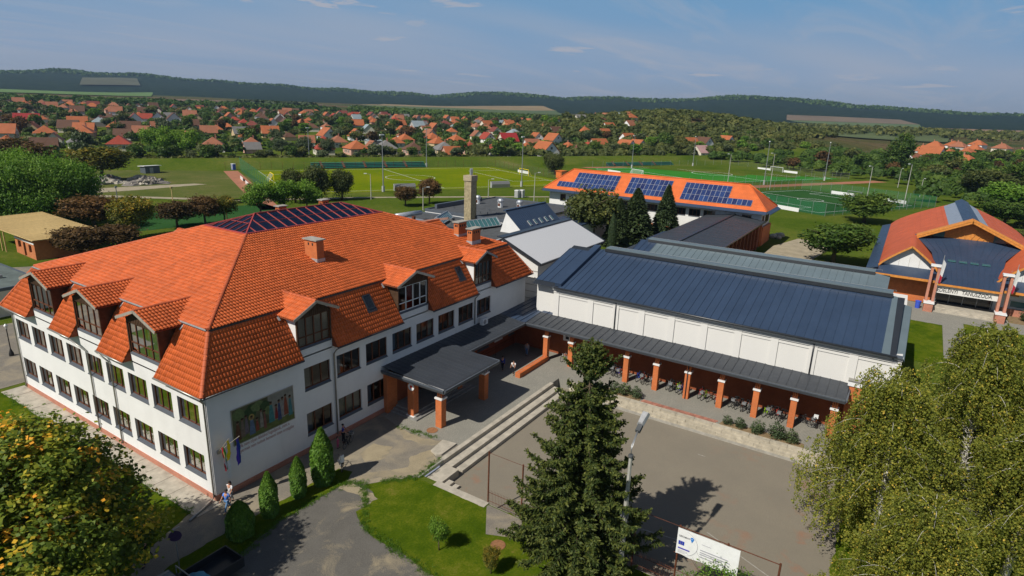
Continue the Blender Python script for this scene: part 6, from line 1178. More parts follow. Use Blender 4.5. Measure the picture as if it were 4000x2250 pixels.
abrect('track', 150, 285, 121.5, 128, .03, M['track']); abrect('track', 178, 275, 204, 209, .02, M['track']); abrect('track', 19, 24, 120, 216, .02, M['track'])
lm_ = M['white_paint']
def plines(a0, a1, b0, b1, r, w=.16, nm='pitch_line'):
    m = MB(); z = .045; ma, mb_ = (a0+a1)/2, (b0+b1)/2
    for p, q in (((a0, b0), (a1, b0)), ((a0, b1), (a1, b1)), ((a0, b0), (a0, b1)), ((a1, b0), (a1, b1)), ((ma, b0), (ma, b1))): m.bar(ab(*p, z), ab(*q, z), w, .01)
    for s, e in ((a0, 1), (a1, -1)):
        d, h = (a1-a0)*.16, (b1-b0)*.3
        for p, q in (((s, mb_-h), (s+e*d, mb_-h)), ((s, mb_+h), (s+e*d, mb_+h)), ((s+e*d, mb_-h), (s+e*d, mb_+h))): m.bar(ab(*p, z), ab(*q, z), w, .01)
    for k in range(32): t0, t1 = 2*math.pi*k/32, 2*math.pi*(k+1)/32; m.bar(ab(ma+r*math.cos(t0), mb_+r*math.sin(t0), z), ab(ma+r*math.cos(t1), mb_+r*math.sin(t1), z), w, .01)
    struct(nm, m, lm_)
plines(31, 129, 149, 214, 9.15); plines(180, 271, 140, 200, 9.15, .28); plines(164, 212, 71, 111, 4, .2)
def goal(a, b, s, w, h, col, lb):
    g = thing('football_goal', lb, 'goal', ab(a, b)); m = MB()
    for k in (-w/2, w/2): m.tube([ab(a, b+k, 0), ab(a, b+k, h)], .1, 6); m.tube([ab(a, b+k, h), ab(a+s*1.6, b+k, 0)], .06, 5)
    m.tube([ab(a, b-w/2, h), ab(a, b+w/2, h)], .1, 6); m.build('frame', M[col], g); MB().face(ab(a, b-w/2, h), ab(a, b+w/2, h), ab(a+s*1.6, b+w/2, 0), ab(a+s*1.6, b-w/2, 0)).build('net', M['net'], g)
def netmat(name, c, alpha):
    n = NB(name); n.col(c).set(.8, .1); t = n.nd('BsdfTransparent'); mx_ = n.nd('MixShader'); mx_.inputs[0].default_value = alpha; n.ln(t.outputs[0], mx_.inputs[1]); n.ln(n.b.outputs[0], mx_.inputs[2]); n.ln(mx_.outputs[0], n.out.inputs[0]); return n.m
M['net'] = netmat('white_net', (.6, .6, .6), .18); M['net_green'] = netmat('green_net', (.03, .2, .1), .3); M['wire'] = netmat('wire_mesh', (.2, .22, .2), .07)
goal(31, 181, -1, 7.3, 2.5, 'cloth_yellow', 'yellow goal at the left end of the grass pitch'); goal(129, 181, 1, 7.3, 2.5, 'cloth_yellow', 'yellow goal at the right end of the grass pitch'); goal(180, 170, -1, 7.3, 2.5, 'white_paint', 'white goal at the near end of the artificial turf pitch'); goal(271, 170, 1, 7.3, 2.5, 'white_paint', 'white goal at the far end of the artificial turf pitch'); goal(164, 91, -1, 5, 2.1, 'steel', 'small goal at the near end of the dark mini pitch'); goal(212, 91, 1, 5, 2.1, 'steel', 'small goal at the far end of the dark mini pitch')
def mast(x, y, h, lb, col='steel', grp='floodlight masts of the sports ground'):
    t = thing('floodlight_mast', lb, 'floodlight', (x, y, 0), 0, grp); MB().tube([(x, y, 0), (x, y, h)], [.2, .09], 8).build('pole', M[col], t); m = MB()
    for i in range(4): m.obox((x-.75+i*.5, y, h), (.4, .3, .35))
    m.build('lamp_head', M['white_paint'], t); MB().box(x-.35, y-.3, 0, x+.35, y+.3, 1.8).build('switch_box', M['zinc_pale'], t)
for i, (x, y, h, w) in enumerate([(177, 205, 14.5, 'far left behind the stand'), (119.5, 101.3, 17.1, 'near touchline left of the chimney'), (192.8, 146.5, 16.4, 'at the right end of the long stand'), (164.4, 79, 16.9, 'near touchline right of the chimney'), (271, 81.5, 15.7, 'behind the short stand, left one'), (313.7, 64.2, 15.5, 'behind the short stand, right one'), (247, 14.7, 17.1, 'beside the clay track'), (290.4, -2.5, 16.7, 'at the far corner of the artificial pitch')]): mast(x, y, h, f'tall floodlight mast {w}')
def slamp(x, y, h, lb, rz=0., arm=1.1, col='concrete_pole', z=0):
    t = thing('street_lamp', lb, 'lamp post', (x, y, z), 0, 'lamp posts round the sports ground'); d = Vector((math.cos(rz), math.sin(rz), 0)); p = Vector((x, y, z))
    MB().tube([p, p+Z*h], [.15, .08], 8).build('post', M[col], t); MB().tube([p+Z*(h-.1), p+Z*(h+.15)+d*arm], .05, 6).build('arm', M['steel'], t); MB().obox(p+Z*(h+.15)+d*(arm+.3), (.75, .3, .18), Matrix.Rotation(rz, 3, 'Z')).build('lamp_head', M['white_paint'], t)
for i, (x, y, h, rz, w) in enumerate([(105.2, 92.1, 7.1, 2.5, 'left of the near touchline'), (100.8, 69.1, 5.8, -.5, 'beside the two small trees'), (132.9, 71.1, 5.4, -.5, 'behind the flat roof vents'), (134.8, 56.2, 8.4, -.5, 'at the left end of the solar roof'), (243.3, 28.1, 11.4, 2.6, 'behind the solar roof ridge'), (230, 9.2, 13.4, 2.6, 'beside the clay track'), (218, -23.7, 11.8, 2.6, 'on the mini pitch side'), (213.4, -34.5, 13.5, 2.6, 'at the right end of the mini pitch'), (285, -31, 7.7, -.4, 'beyond the mini pitch'), (252, -38.8, 6.6, -.4, 'near the hall rear')]): slamp(x, y, h, f'grey lamp post {w}', rz)
slamp(176, -47, 6.5, 'grey lamp post right of the swimming hall ridge', -.4)
def stand(a0, a1, b, n, lb):
    t = thing('grandstand', lb, 'grandstand', ab((a0+a1)/2, b))
    for k in range(n): m = MB(); m.bar(ab(a0, b+k*.9, .55+k*.55), ab(a1, b+k*.9, .55+k*.55), .5, .12); m.build('bench', M['turq'], t); MB().bar(ab(a0, b+k*.9+.1, .25+k*.27), ab(a1, b+k*.9+.1, .25+k*.27), .3, .5+k*.5).build('riser', M['felt'], t)
    for k in range(int((a1-a0)/9)): MB().bar(ab(a0+4+k*9, b-.3, .4), ab(a0+4+k*9, b+n*.9, .4+n*.55), .9, .3).build('stair', M['rust'], t)
stand(52, 101, 219, 4, 'long turquoise stand on the far side of the grass pitch'); stand(196, 240, 211, 3, 'short turquoise stand beyond the artificial turf pitch')
def board(a, b, L, along, lb, h=1.1): p, q = (ab(a, b, h/2), ab(a+L, b, h/2)) if along else (ab(a, b, h/2), ab(a, b+L, h/2)); single('advertising_board', MB().bar(p, q, .1, h), M['white_paint'], lb, 'board', 'white boards round the pitches')
for i, (a, b, L, al, w) in enumerate([(22, 182, 7, 0, 'left end of the grass pitch, farther one'), (22, 168, 7, 0, 'left end of the grass pitch, nearer one'), (133, 184, 9, 0, 'right end of the grass pitch'), (177, 178, 9, 0, 'near end of the artificial turf'), (274, 176, 8, 0, 'far end of the artificial turf, left one'), (274, 160, 8, 0, 'far end of the artificial turf, right one'), (159, 74, 14, 0, 'near end of the dark mini pitch'), (214, 92, 9, 0, 'far end of the mini pitch, left one'), (214, 74, 10, 0, 'far end of the mini pitch, right one')]): board(a, b, L, al, f'long white board at the {w}')
def fence(pts, h, net, lb, cat='fence', step=4., pm='green_metal', pr=.05, rails=False):
    t = thing('sports_fence', lb, cat, (pts[0].x, pts[0].y, 0))
    for p, q in zip(pts[:-1], pts[1:]):
        L = (q-p).length; n = max(1, int(L/step))
        for i in range(n): c = p.lerp(q, i/n); MB().tube([c, c+Z*h], pr, 5).build('post', M[pm], t)
        MB().face(p+Z*.05, q+Z*.05, q+Z*h, p+Z*h).build('mesh', M[net], t)
        if rails: MB().tube([p+Z*h, q+Z*h], .04, 5).build('rail', M[pm], t)
fence([ab(216, 66), ab(159.5, 66), ab(159.5, 115), ab(216, 115), ab(216, 66)], 3.6, 'net_green', 'green wire fence round the dark mini pitch', pm='steel'); fence([ab(25, 146), ab(25, 218)], 5, 'net_green', 'tall green net behind the left goal of the grass pitch'); fence([ab(20, 219.5), ab(136, 219.5), ab(136, 160)], 3., 'wire', 'rusty wire fence along the far side of the grass pitch', pm='rust'); fence([ab(20, 240), ab(330, 236)], 2.6, 'wire', 'pale wire fence along the embankment crest', pm='steel', step=8); fence([ab(176, 135), ab(277, 135), ab(277, 206), ab(176, 206)], 3.2, 'wire', 'wire fence round the artificial turf pitch', pm='steel', step=6)
fence([Vector((88, 62, 0)), Vector((118, 56, 0)), Vector((150, 48, 0))], 1.8, 'wire', 'low wire fence on the grass behind the flat roofs', pm='steel', step=3)
def dugout(a, b, lb):
    t = thing('dugout', lb, 'dugout', ab(a, b)); m = MB(); n = 6; pr_ = [(0, 0), (-.1, 1.2), (.3, 1.9), (1.2, 2.1)]
    for (x0, z0), (x1, z1) in zip(pr_[:-1], pr_[1:]): m.face(ab(a, b+x0, z0), ab(a+7, b+x0, z0), ab(a+7, b+x1, z1), ab(a, b+x1, z1))
    m.build('shell', M['zinc'], t)
    for s in (0, 7): MB().face(*[ab(a+s, b+x, z) for x, z in pr_], ab(a+s, b+1.2, 0)).build('side', M['zinc_pale'], t)
    MB().bar(ab(a+.3, b+.5, .45), ab(a+6.7, b+.5, .45), .4, .1).build('bench', M['wood_new'], t)
dugout(62, 146.5, 'grey dugout on the near touchline behind the small trees'); dugout(96, 146, 'grey and orange dugout on the near touchline right of the chimney')
def wc(x, y, lb, col): t = thing('portable_toilet', lb, 'toilet', (x, y, 0)); MB().box(x-.6, y-.6, 0, x+.6, y+.6, 2.1).build('cabin', M[col], t); MB().box(x-.65, y-.65, 2.1, x+.65, y+.65, 2.3).build('roof', M['white_paint'], t); MB().box(x-.64, y-.4, .1, x-.6, y+.4, 1.95).build('door', M['zinc_pale'], t)
wc(123.7, 183.9, 'blue portable toilet at the corner of the grass pitch', 'bluep'); wc(139.5, 65, 'left of the two pale portable toilets beside the flat roof', 'zinc_pale'); wc(141, 64.2, 'right of the two pale portable toilets beside the flat roof', 'zinc_pale')
sh_ = thing('garden_shed', 'small blue grey tin shed on the meadow', 'shed', (96, 191, 0)); MB().box(93.5, 189, 0, 98.5, 192.5, 2.4).build('wall', M['fascia'], sh_); MB().extr([(93, 188.5, 2.7), (99, 188.5, 2.7), (99, 193, 2.4), (93, 193, 2.4)], (0, 0, -.15)).build('roof', M['white_paint'], sh_); MB().box(95, 188.95, 0, 96.2, 189, 2).build('door', M['steel'], sh_)
ob = single('score_box', MB().box(0, 0, 0, 4, 2.5, 2.6).box(-.3, -.3, 2.6, 4.3, 2.8, 2.75), M['orange'], 'orange hut beyond the right goal of the grass pitch', 'hut'); p_ = ab(140, 170); ob.location = (p_.x, p_.y, 0)
# embankment along the river
lv = MB(); prof = [(224, -.02), (233, 3.0), (237, 3.1), (247, .2)]; na = 24
for i in range(na+1):
    a = -120+480*i/na
    for b, z in prof: p = ab(a, b); lv.v.append((p.x, p.y, z+H(p.x, p.y)*(b > 240)))
lv.f = [(4*i+k, 4*(i+1)+k, 4*(i+1)+k+1, 4*i+k+1) for i in range(na) for k in range(3)]; struct('embankment', lv, M['grass'], True)
# meadow, dirt track, rubble
sheet('meadow', [(46, 150), (62, 138), (82, 118), (110, 150), (120, 178), (96, 205), (60, 222), (20, 240), (10, 190)], .014, M['meadow']); struct('path', MB().face((20, 160, .03), (59, 141.5, .03), (79, 112.2, .03), (105, 96, .03), (135, 70, .03), (148, 58, .03), (149, 59.5, .03), (136, 72, .03), (106, 98, .03), (80.5, 114.5, .03), (60.5, 145, .03), (30, 168, .03)), M['dirt']); struct('path', MB().face((52, 152, .03), (72, 150, .03), (92, 150, .03), (90, 154, .03), (74, 158, .03), (56, 163, .03)), M['dirt'])
def rubble(x, y, rx, ry, h, m, lb, seed):
    g = np.random.default_rng(seed); mb_ = MB(); n, q = 18, 7
    for i in range(q+1):
        for k in range(n): t = i/q; a = 2*math.pi*k/n; w = 1+.25*math.sin(3*a+seed)+.1*g.normal(); mb_.v.append((x+rx*(1-t)*w*math.cos(a), y+ry*(1-t)*w*math.sin(a), h*(t**.8)*(1+.22*g.normal()) if i else -.05))
    mb_.f = [(i*n+k, i*n+(k+1) % n, (i+1)*n+(k+1) % n, (i+1)*n+k) for i in range(q) for k in range(n)]; t_ = thing('rubble_heap', lb, 'rubble', (x, y, 0)); mb_.build('mound', m, t_)
    st_ = MB()
    for i in range(60): a = g.random()*6.28; r_ = g.random()**.6; st_.obox((x+rx*r_*math.cos(a), y+ry*r_*math.sin(a), h*(1-r_)*.9+.1), tuple(.25+.7*g.random(3)), Matrix.Rotation(g.random()*3, 3, (g.normal(), g.normal(), 1)))
    tag(st_.build('chunks', M['concrete'], t_), kind='stuff')
rubble(70, 170, 7, 4, 2.2, M['concrete'], 'pale rubble heap beside the big willow', 3); rubble(80, 162, 6.5, 3.6, 2.2, plain('grey_rubble', (.2, .18, .16), .95, .3, 1.5), 'dark grey rubble heap right of the pale one', 4); rubble(82, 171, 4, 3, 1.6, M['concrete'], 'small pale rubble heap behind the dark one', 5); rubble(78, 181, 3, 2.2, 1.2, M['brick_pale'], 'reddish heap of broken bricks on the meadow', 6)
# dark board fence and small court left of the glazed ridge
bf = thing('board_fence', 'low dark slatted board fence behind the left trees', 'fence', (60, 112, 0))
for k in range(3): MB().bar((44, 113.5, .3+k*.42), (62, 112, .3+k*.42), .06, .3).build('slat', M['black'], bf); MB().bar((62, 112, .3+k*.42), (80, 108, .3+k*.42), .06, .3).build('slat', M['black'], bf)
for i in range(13): x = 44+i*3; MB().bar((x, 113.6-max(0, (x-62))*.2, 0), (x, 113.6-max(0, (x-62))*.2, 1.5), .12, .12).build('post', M['black'], bf)
sheet('court', [(46, 111), (62, 109.5), (80, 105), (76, 86), (40, 92)], .02, M['pitch3'])
for i, (x, y, h, w) in enumerate([(61, 92.2, 4.8, 'rusty'), (60.6, 113, 4.9, 'yellow wooden'), (52, 121, 5, 'grey')]): single('pole', MB().tube([(x, y, 0), (x, y, h)], .1, 6).box(x-.25, y-.12, h, x+.3, y+.12, h+.35), M[['rust', 'wood_new', 'steel'][i]], f'{w} lamp pole standing beside the small dark court', 'pole')
# ------------------------------------------------------------------ village houses
ROOFC = dict(O=(.42, .13, .05), R=(.34, .06, .035), G=(.2, .19, .18), C=(.33, .03, .03), B=(.13, .065, .04), M=(.2, .055, .04), T=(.33, .13, .07), L=(.3, .36, .38), P=(.5, .3, .28))
RW = dict(O='orange tiled', R='red tiled', G='grey slate', C='crimson metal', B='dark brown', M='maroon tiled', T='weathered brown red', L='pale grey blue', P='pinkish')
RM_ = {k: tilemat('village_roof_'+k, c, .3, .1) for k, c in ROOFC.items()}; WMAT = [M['cream'], M['white'], plaster('ochre_wall', (.55, .42, .25)), plaster('grey_wall', (.45, .43, .4)), plaster('rose_wall', (.6, .36, .28))]
HC = {}
def hmesh(kind, t, rc, wc_):
    k = (kind, t, rc, wc_)
    if k in HC: return HC[k]
    w, d, h = 4.6, 5.2, 3.0; m = MB()
    if kind == 'wall':
        m.box(-w, -d, -1.5, w, d, h)
        if t in 'gx': m.extr([(-w, -d, h), (w, -d, h), (0, -d, h+4.4)], (0, 2*d, 0)); mt_ = WMAT[wc_]
        me = m.mesh('wall', WMAT[wc_])
    elif kind == 'roof':
        o = .55
        if t == 'h': q = [(-w-o, -d-o, h-.1), (w+o, -d-o, h-.1), (w+o, d+o, h-.1), (-w-o, d+o, h-.1)]; a, b = (0, -1.2, h+3.5), (0, 1.2, h+3.5); m.face(q[0], q[1], a); m.face(q[1], q[2], b, a); m.face(q[2], q[3], b); m.face(q[3], q[0], a, b); m.face(*q[::-1])
        else:
            zr_ = h+4.5; s = 4.5/w
            for sg in (-1, 1): m.extr([(sg*(w+o), -d-o, h-o*s*.75), (sg*(w+o), d+o, h-o*s*.75), (0, d+o, zr_), (0, -d-o, zr_)], (0, 0, .16))
        me = m.mesh('roof', RM_[rc])
    else: me = m.box(-.3, -.3, 0, .3, .3, 2.2).box(-.38, -.38, 2.2, .38, .38, 2.35).mesh('chimney', M['brick_pale'])
    HC[k] = me; return me
wdm = MB().box(-.62, -.06, 0, .62, .06, 1.35).mesh('window', M['white_paint']); gpm = MB().box(-.52, -.075, .1, -.05, .075, 1.25).box(.05, -.075, .1, .52, .075, 1.25).mesh('pane', M['glass_dark'])
HPOS = []
def house(x, y, rc, t, s, rz, wc_, label, group, wins=True):
    o = thing('house', label, 'house', (x, y, H(x, y)), rz, group); o.scale = (s, s, s*(1.0 if t != 'h' else 1.02)); HPOS.append((x, y))
    new_obj('wall', hmesh('wall', t, rc, wc_), o); r = new_obj('roof', hmesh('roof', t, rc, wc_), o); c = new_obj('chimney', hmesh('chimney', 'c', 'c', 0), r); c.location = (1.2, 1.5, 5.2)
    if wins:
        for a, (px, py, z) in ((0, (-2.2, -5.2, 1.0)), (0, (1.8, -5.2, 1.0)), (R(90), (-4.6, -2.4, 1.0)), (R(90), (-4.6, 2.2, 1.0)), (0, (-.1, -5.2, 4.0)) if t in 'gx' else (R(90), (-4.6, 0, 1.))):
            w = new_obj('window', wdm, o); w.location = (px, py, z); w.rotation_euler[2] = a; new_obj('pane', gpm, w)
    return o
NEARH = [(135, 292, 'R', 'h', 1.2), (125, 310, 'G', 'h', 1.1), (133, 367, 'O', 'h', 1.2), (151, 365, 'O', 'h', 1.2), (150, 434, 'C', 'g', 1.3), (118, 377, 'O', 'g', 1.1), (175, 427, 'O', 'g', 1.1), (187, 385, 'B', 'g', 1.1), (186, 404, 'O', 'h', 1.0), (225, 455, 'M', 'x', 1.1), (241, 453, 'M', 'x', 1.2), (254, 455, 'B', 'x', 1.1), (168, 267, 'T', 'h', 1.2), (218, 351, 'T', 'g', 1.0), (232, 338, 'G', 'g', 1.0), (219, 315, 'O', 'h', 1.0), (195, 274, 'T', 'h', 1.0), (249, 331, 'O', 'g', 1.1), (269, 298, 'O', 'x', 1.2), (203, 225, 'R', 'h', 1.1), (243, 259, 'T', 'h', 1.1), (217, 216, 'O', 'h', 1.2), (286, 289, 'O', 'x', 1.1), (234, 211, 'G', 'h', 1.2), (242, 198, 'B', 'h', 1.1), (273, 240, 'O', 'h', 1.0), (292, 250, 'O', 'h', 1.1), (314, 245, 'O', 'h', 1.1), (255, 187, 'G', 'h', 1.2), (276, 185, 'R', 'h', 1.1), (316, 226, 'O', 'h', 1.1), (279, 167, 'R', 'h', 1.3), (340, 200, 'C', 'g', 1.2), (344, 220, 'R', 'x', 1.0), (407, 235, 'O', 'h', 1.1), (366, 193, 'O', 'x', 1.0), (294, 144, 'O', 'x', 1.3), (366, 179, 'O', 'x', 1.1), (331, 149, 'O', 'h', 1.1), (343, 141, 'R', 'h', 1.1), (354, 139, 'O', 'g', 1.2), (369, 126, 'O', 'x', 1.1), (376, 121, 'O', 'x', 1.1), (419, 99, 'O', 'g', 1.0), (424, 91, 'B', 'x', 1.1), (448, 82, 'O', 'x', 1.0), (404, 140, 'O', 'g', 1.0), (409, 129, 'O', 'h', 1.0), (448, 224, 'O', 'x', 1.0), (411, 178, 'O', 'h', 1.0), (412, 162, 'O', 'g', 0.9), (381, 80, 'P', 'g', 1.0), (430, 420, 'O', 'h', 1.0), (406, 360, 'O', 'g', 1.0), (398, 332, 'L', 'g', 1.1), (489, -44, 'O', 'x', 1.3), (491, -54, 'O', 'h', 1.2), (435, -60, 'O', 'h', 1.3), (524, -39, 'O', 'h', 1.2), (434, -34, 'T', 'g', 1.0), (604, -47, 'O', 'h', 1.1), (604, -63, 'T', 'h', 1.2), (581, -72, 'O', 'h', 1.1)]
NEARH = sorted(NEARH, key=lambda q: -math.atan2(q[1]-CAM.y, q[0]-CAM.x)); cnt = {}
def ord_any(n): return ordn(n) if n < 30 else f'{n+1}th'
for x, y, rc, t, s in NEARH:
    r = math.hypot(x-CAM.x, y-CAM.y); right = y < -20
    band = 'cluster at the right edge' if right else 'row nearest the embankment' if r < 345 else 'second row of the village' if r < 420 else 'third row of the village' if r < 500 else 'hillside rows'
    k = cnt.get(band, 0); cnt[band] = k+1
    rz = {'h': R(-27), 'g': R(63), 'x': R(-27)}[t]+RNG.uniform(-.15, .15)
    house(x, y, rc, t, s*.92, rz, RNG.choice([0, 0, 1, 2, 3, 4]) if t != 'x' else 1, f'{RW[rc]} {"hipped" if t == "h" else "gabled"} house, {ord_any(k)} from left in the {band}', 'village houses', r < 480)
g = random.Random(99); added = 0; tries = 0
while added < 215 and tries < 9000:
    tries += 1; az = R(g.uniform(22, 73)); r = 330+(850-330)*g.random()**.85
    if az > R(45) and r < 400 and g.random() < .5: continue
    if az < R(30) and r > 640: continue
    x, y = CAM.x+r*math.cos(az), CAM.y+r*math.sin(az)
    if (x*.469+y*.883) < 262: continue
    if any((x-a)**2+(y-b)**2 < 17.5**2 for a, b in HPOS): continue
    rc = g.choice('OOOOOTTTTRMMGBBL' if True else 'O'); t = g.choice('hhgx')
    house(x, y, rc, t, g.uniform(.72, .98), R(g.choice([-27, 63]))+g.uniform(-.2, .2), g.choice([0, 0, 1, 1, 2, 3, 4]), f'small distant {RW[rc]} {"hipped" if t == "h" else "gabled"} house far back in the village', f'distant {RW[rc]} {"hipped" if t == "h" else "gabled"} houses', False); added += 1
for i in range(15):
    az = R(g.uniform(-9, -2.2)); r = g.uniform(540, 720); x, y = CAM.x+r*math.cos(az), CAM.y+r*math.sin(az)
    if any((x-a)**2+(y-b)**2 < 17**2 for a, b in HPOS): continue
    house(x, y, g.choice('OOT'), 'h', 1.05, R(g.choice([-27, 63])), g.choice([0, 1]), 'small distant hipped house beyond the trees at the right edge', 'distant houses at the right edge', False)
# ------------------------------------------------------------------ trees of the village and the river bank
TP = []
def scatter(n, f, keys, smin, smax, label, group, mind=6., hd=8.):
    k = 0; tr = 0
    while k < n and tr < n*60:
        tr += 1; x, y = f()
        if any((x-a)**2+(y-b)**2 < hd**2 for a, b in HPOS) or any((x-a)**2+(y-b)**2 < mind**2 for a, b in TP): continue
        s = g.uniform(smin, smax); key = g.choice(keys); tree(key, (x, y), (s*g.uniform(.9, 1.2), s*g.uniform(.9, 1.2), s*g.uniform(.8, 1.1)), label.format(dict(green='dark green', olive='olive', bright='bright green', brown='brownish', yellow='yellowing', silver='silvery', far='dark conical').get(key.split('_')[-1], 'green')), group=group+' '+key.split('_')[-1]); TP.append((x, y)); k += 1
def polar(a0, a1, r0, r1): return lambda: (lambda a, r: (CAM.x+r*math.cos(a), CAM.y+r*math.sin(a)))(R(g.uniform(a0, a1)), r0+(r1-r0)*g.random()**.8)
FK = ['far_green', 'far_green', 'far_olive', 'far_olive', 'far_bright', 'far_silver', 'far_brown']
scatter(105, polar(24, 72, 345, 640), FK, .8, 1.35, '{} garden tree standing among the village houses', 'village garden trees', 9); scatter(16, polar(24, 70, 380, 650), ['spruce_far'], .9, 1.4, '{} spruce standing among the village houses', 'village spruces', 10)
scatter(34, lambda: (lambda a, b: (ab(a, b).x, ab(a, b).y))(g.uniform(-60, 150), g.uniform(250, 262)), ['far_olive', 'far_silver', 'far_green', 'far_olive'], .55, 1.0, '{} riverside tree behind the embankment, left of the second pitch', 'riverside trees', 5)
scatter(46, lambda: (lambda a, b: (ab(a, b).x, ab(a, b).y))(g.uniform(150, 420), g.uniform(246, 300)), ['far_olive', 'far_green', 'far_silver', 'far_olive', 'far_bright'], .8, 1.35, '{} tree in the dense belt behind the artificial turf pitch', 'tree belt behind the artificial turf', 5.5)
scatter(26, lambda: (lambda a, b: (ab(a, b).x, ab(a, b).y))(g.uniform(282, 420), g.uniform(85, 235)), ['far_green', 'far_olive', 'far_olive', 'far_brown'], .7, 1.3, '{} tree beyond the far end of the artificial turf pitch', 'trees beyond the turf', 7)
scatter(28, polar(-9.5, -1.5, 250, 560), ['far_green', 'far_green', 'far_olive', 'far_bright'], .8, 1.5, '{} tree in the wood behind the swimming hall', 'wood behind the swimming hall', 6); scatter(12, lambda: (g.uniform(140, 240), g.uniform(-75, -52)), ['bush', 'bush', 'far_silver'], .6, 1.4, '{} bush in the scrub right of the swimming hall', 'scrub by the swimming hall', 4)
for x, y, s, k, lb in [(122, 232, 1.75, 'mid_bright', 'big bright green pair of trees behind the embankment on the left'), (131, 228, 1.6, 'mid_bright', 'right half of the bright green pair of trees behind the embankment'), (196, 214, 1.2, 'mid_silver', 'large silvery willow left of the red brick house'), (186, 219, 1.3, 'mid_silver', 'tallest silvery willow behind the long stand'), (176, 224, 1.15, 'mid_silver', 'left silvery willow behind the long stand')]: tree(k, (x, y), s, lb)
# woods on the slopes that read as one mass
def wood(name, n, f, size, hh, mat, label, seed, q=12, k=1.):
    gg = np.random.default_rng(seed); P = []; 
    for i in range(n): x, y = f(); P.append((x, y, H(x, y)))
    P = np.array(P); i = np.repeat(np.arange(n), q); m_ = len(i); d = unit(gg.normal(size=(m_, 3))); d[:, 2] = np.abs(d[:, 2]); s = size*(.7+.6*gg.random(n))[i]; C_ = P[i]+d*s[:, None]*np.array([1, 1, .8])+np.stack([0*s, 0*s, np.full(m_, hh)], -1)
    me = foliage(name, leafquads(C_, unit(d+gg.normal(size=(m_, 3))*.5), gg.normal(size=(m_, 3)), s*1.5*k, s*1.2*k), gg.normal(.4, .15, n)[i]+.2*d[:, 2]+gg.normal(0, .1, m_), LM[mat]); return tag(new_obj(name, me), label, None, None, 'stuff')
def rise():
    a = g.uniform(0, 6.28); r = g.random()**.5; u, v = 190*r*math.cos(a), 110*r*math.sin(a); return 560+u*.95+v*.3, 150-u*.3+v*.95
def clear(f): 
    def h_():
        while True:
            x, y = f()
            if (x*.469+y*.883) > 258 and not any((x-a)**2+(y-b)**2 < 49 for a, b in HPOS): return x, y
    return h_
wood('wood', 900, clear(polar(23, 72, 330, 860)), 2.6, 1.6, 'green', 'gardens and hedges growing between the village houses', 7, 36, .6); wood('wood', 420, clear(polar(23, 72, 330, 860)), 2.8, 1.8, 'olive', 'olive orchard trees growing between the village houses', 8, 36, .6)
abw = lambda a0, a1, b0, b1: (lambda: (lambda p: (p.x, p.y))(ab(g.uniform(a0, a1), g.uniform(b0, b1))))
wood('wood', 420, abw(150, 430, 248, 310), 3.0, 2.6, 'olive', 'dense scrub belt behind the artificial turf pitch', 9, 80, .5); wood('wood', 230, abw(284, 430, 80, 240), 3.0, 2.4, 'green', 'scrub and trees beyond the far end of the turf pitch', 10, 80, .5); wood('wood', 330, polar(-9.8, -1., 250, 560), 3.0, 2.6, 'green', 'dense wood behind the swimming hall', 11, 80, .5); wood('wood', 300, abw(-70, 150, 248, 258), 1.7, 1.0, 'olive', 'low scrub along the foot of the village side of the embankment', 12, 50, .55)
wood('wood', 1500, rise, 3.4, 2.5, 'olive', 'wooded rise of mixed trees behind the sports ground', 1, 34, .55); wood('wood', 900, polar(24, 47, 860, 1050), 4.2, 3, 'green', 'dark tree belt behind the middle of the village', 2, 18, .8); wood('wood', 500, polar(48, 74, 870, 990), 4, 3, 'green', 'tree belt behind the left of the village', 3, 18, .8); wood('wood', 450, polar(-9, 12, 900, 1250), 4.5, 3, 'olive', 'tree belt crossing the fields on the right', 4, 18, .8); wood('wood', 160, polar(50, 56, 980, 1030), 4.5, 4, 'pine', 'dark conifers of the cemetery above the village', 5)
def ridge():
    a = g.uniform(_sa[0]+2, _sa[-1]-2); r = g.uniform(3250, 3700); return CAM.x+r*math.cos(R(a)), CAM.y+r*math.sin(R(a))
wood('wood', 5200, ridge, 8, 2, 'green', 'forest covering the skyline of the hills', 6, 5)
# fields draped over the slopes
def field(c4, col, lift=1.2, col2=None):
    a, b, c, d = [Vector((x, y, 0)) for x, y in c4]; m = MB(); n, q = 26, 10
    for i in range(n+1):
        for j in range(q+1): p = a.lerp(b, i/n).lerp(d.lerp(c, i/n), j/q); m.v.append((p.x, p.y, H(p.x, p.y)+lift))
    m.f = [(i*(q+1)+j, (i+1)*(q+1)+j, (i+1)*(q+1)+j+1, i*(q+1)+j+1) for i in range(n) for j in range(q)]; struct('field', m, plain('field_soil', col, .95, .16, .01), True)
field([(180, 1010), (690, 1310), (1060, 2000), (420, 1700)], (.10, .17, .04)); field([(470, 930), (700, 835), (830, 930), (600, 1010)], (.17, .105, .07)); field([(880, 800), (1330, 690), (2000, 1080), (1130, 1170)], (.075, .105, .03)); field([(1130, 1172), (2000, 1082), (2200, 1250), (1560, 1500)], (.24, .17, .08)); field([(1500, 120), (1700, -40), (2250, -30), (2150, 320)], (.09, .13, .04)); field([(2160, 330), (2260, -30), (2560, 30), (2450, 380)], (.16, .115, .07)); field([(1050, -60), (1120, -230), (1900, -330), (1750, -80)], (.24, .15, .09)); field([(700, 40), (760, -60), (1020, -70), (980, 130)], (.085, .11, .035)); field([(1150, 330), (1130, 160), (1700, 160), (1750, 420)], (.11, .14, .05)); field([(960, 2240), (1190, 2320), (1370, 2690), (1190, 2740)], (.085, .085, .045), 5.)
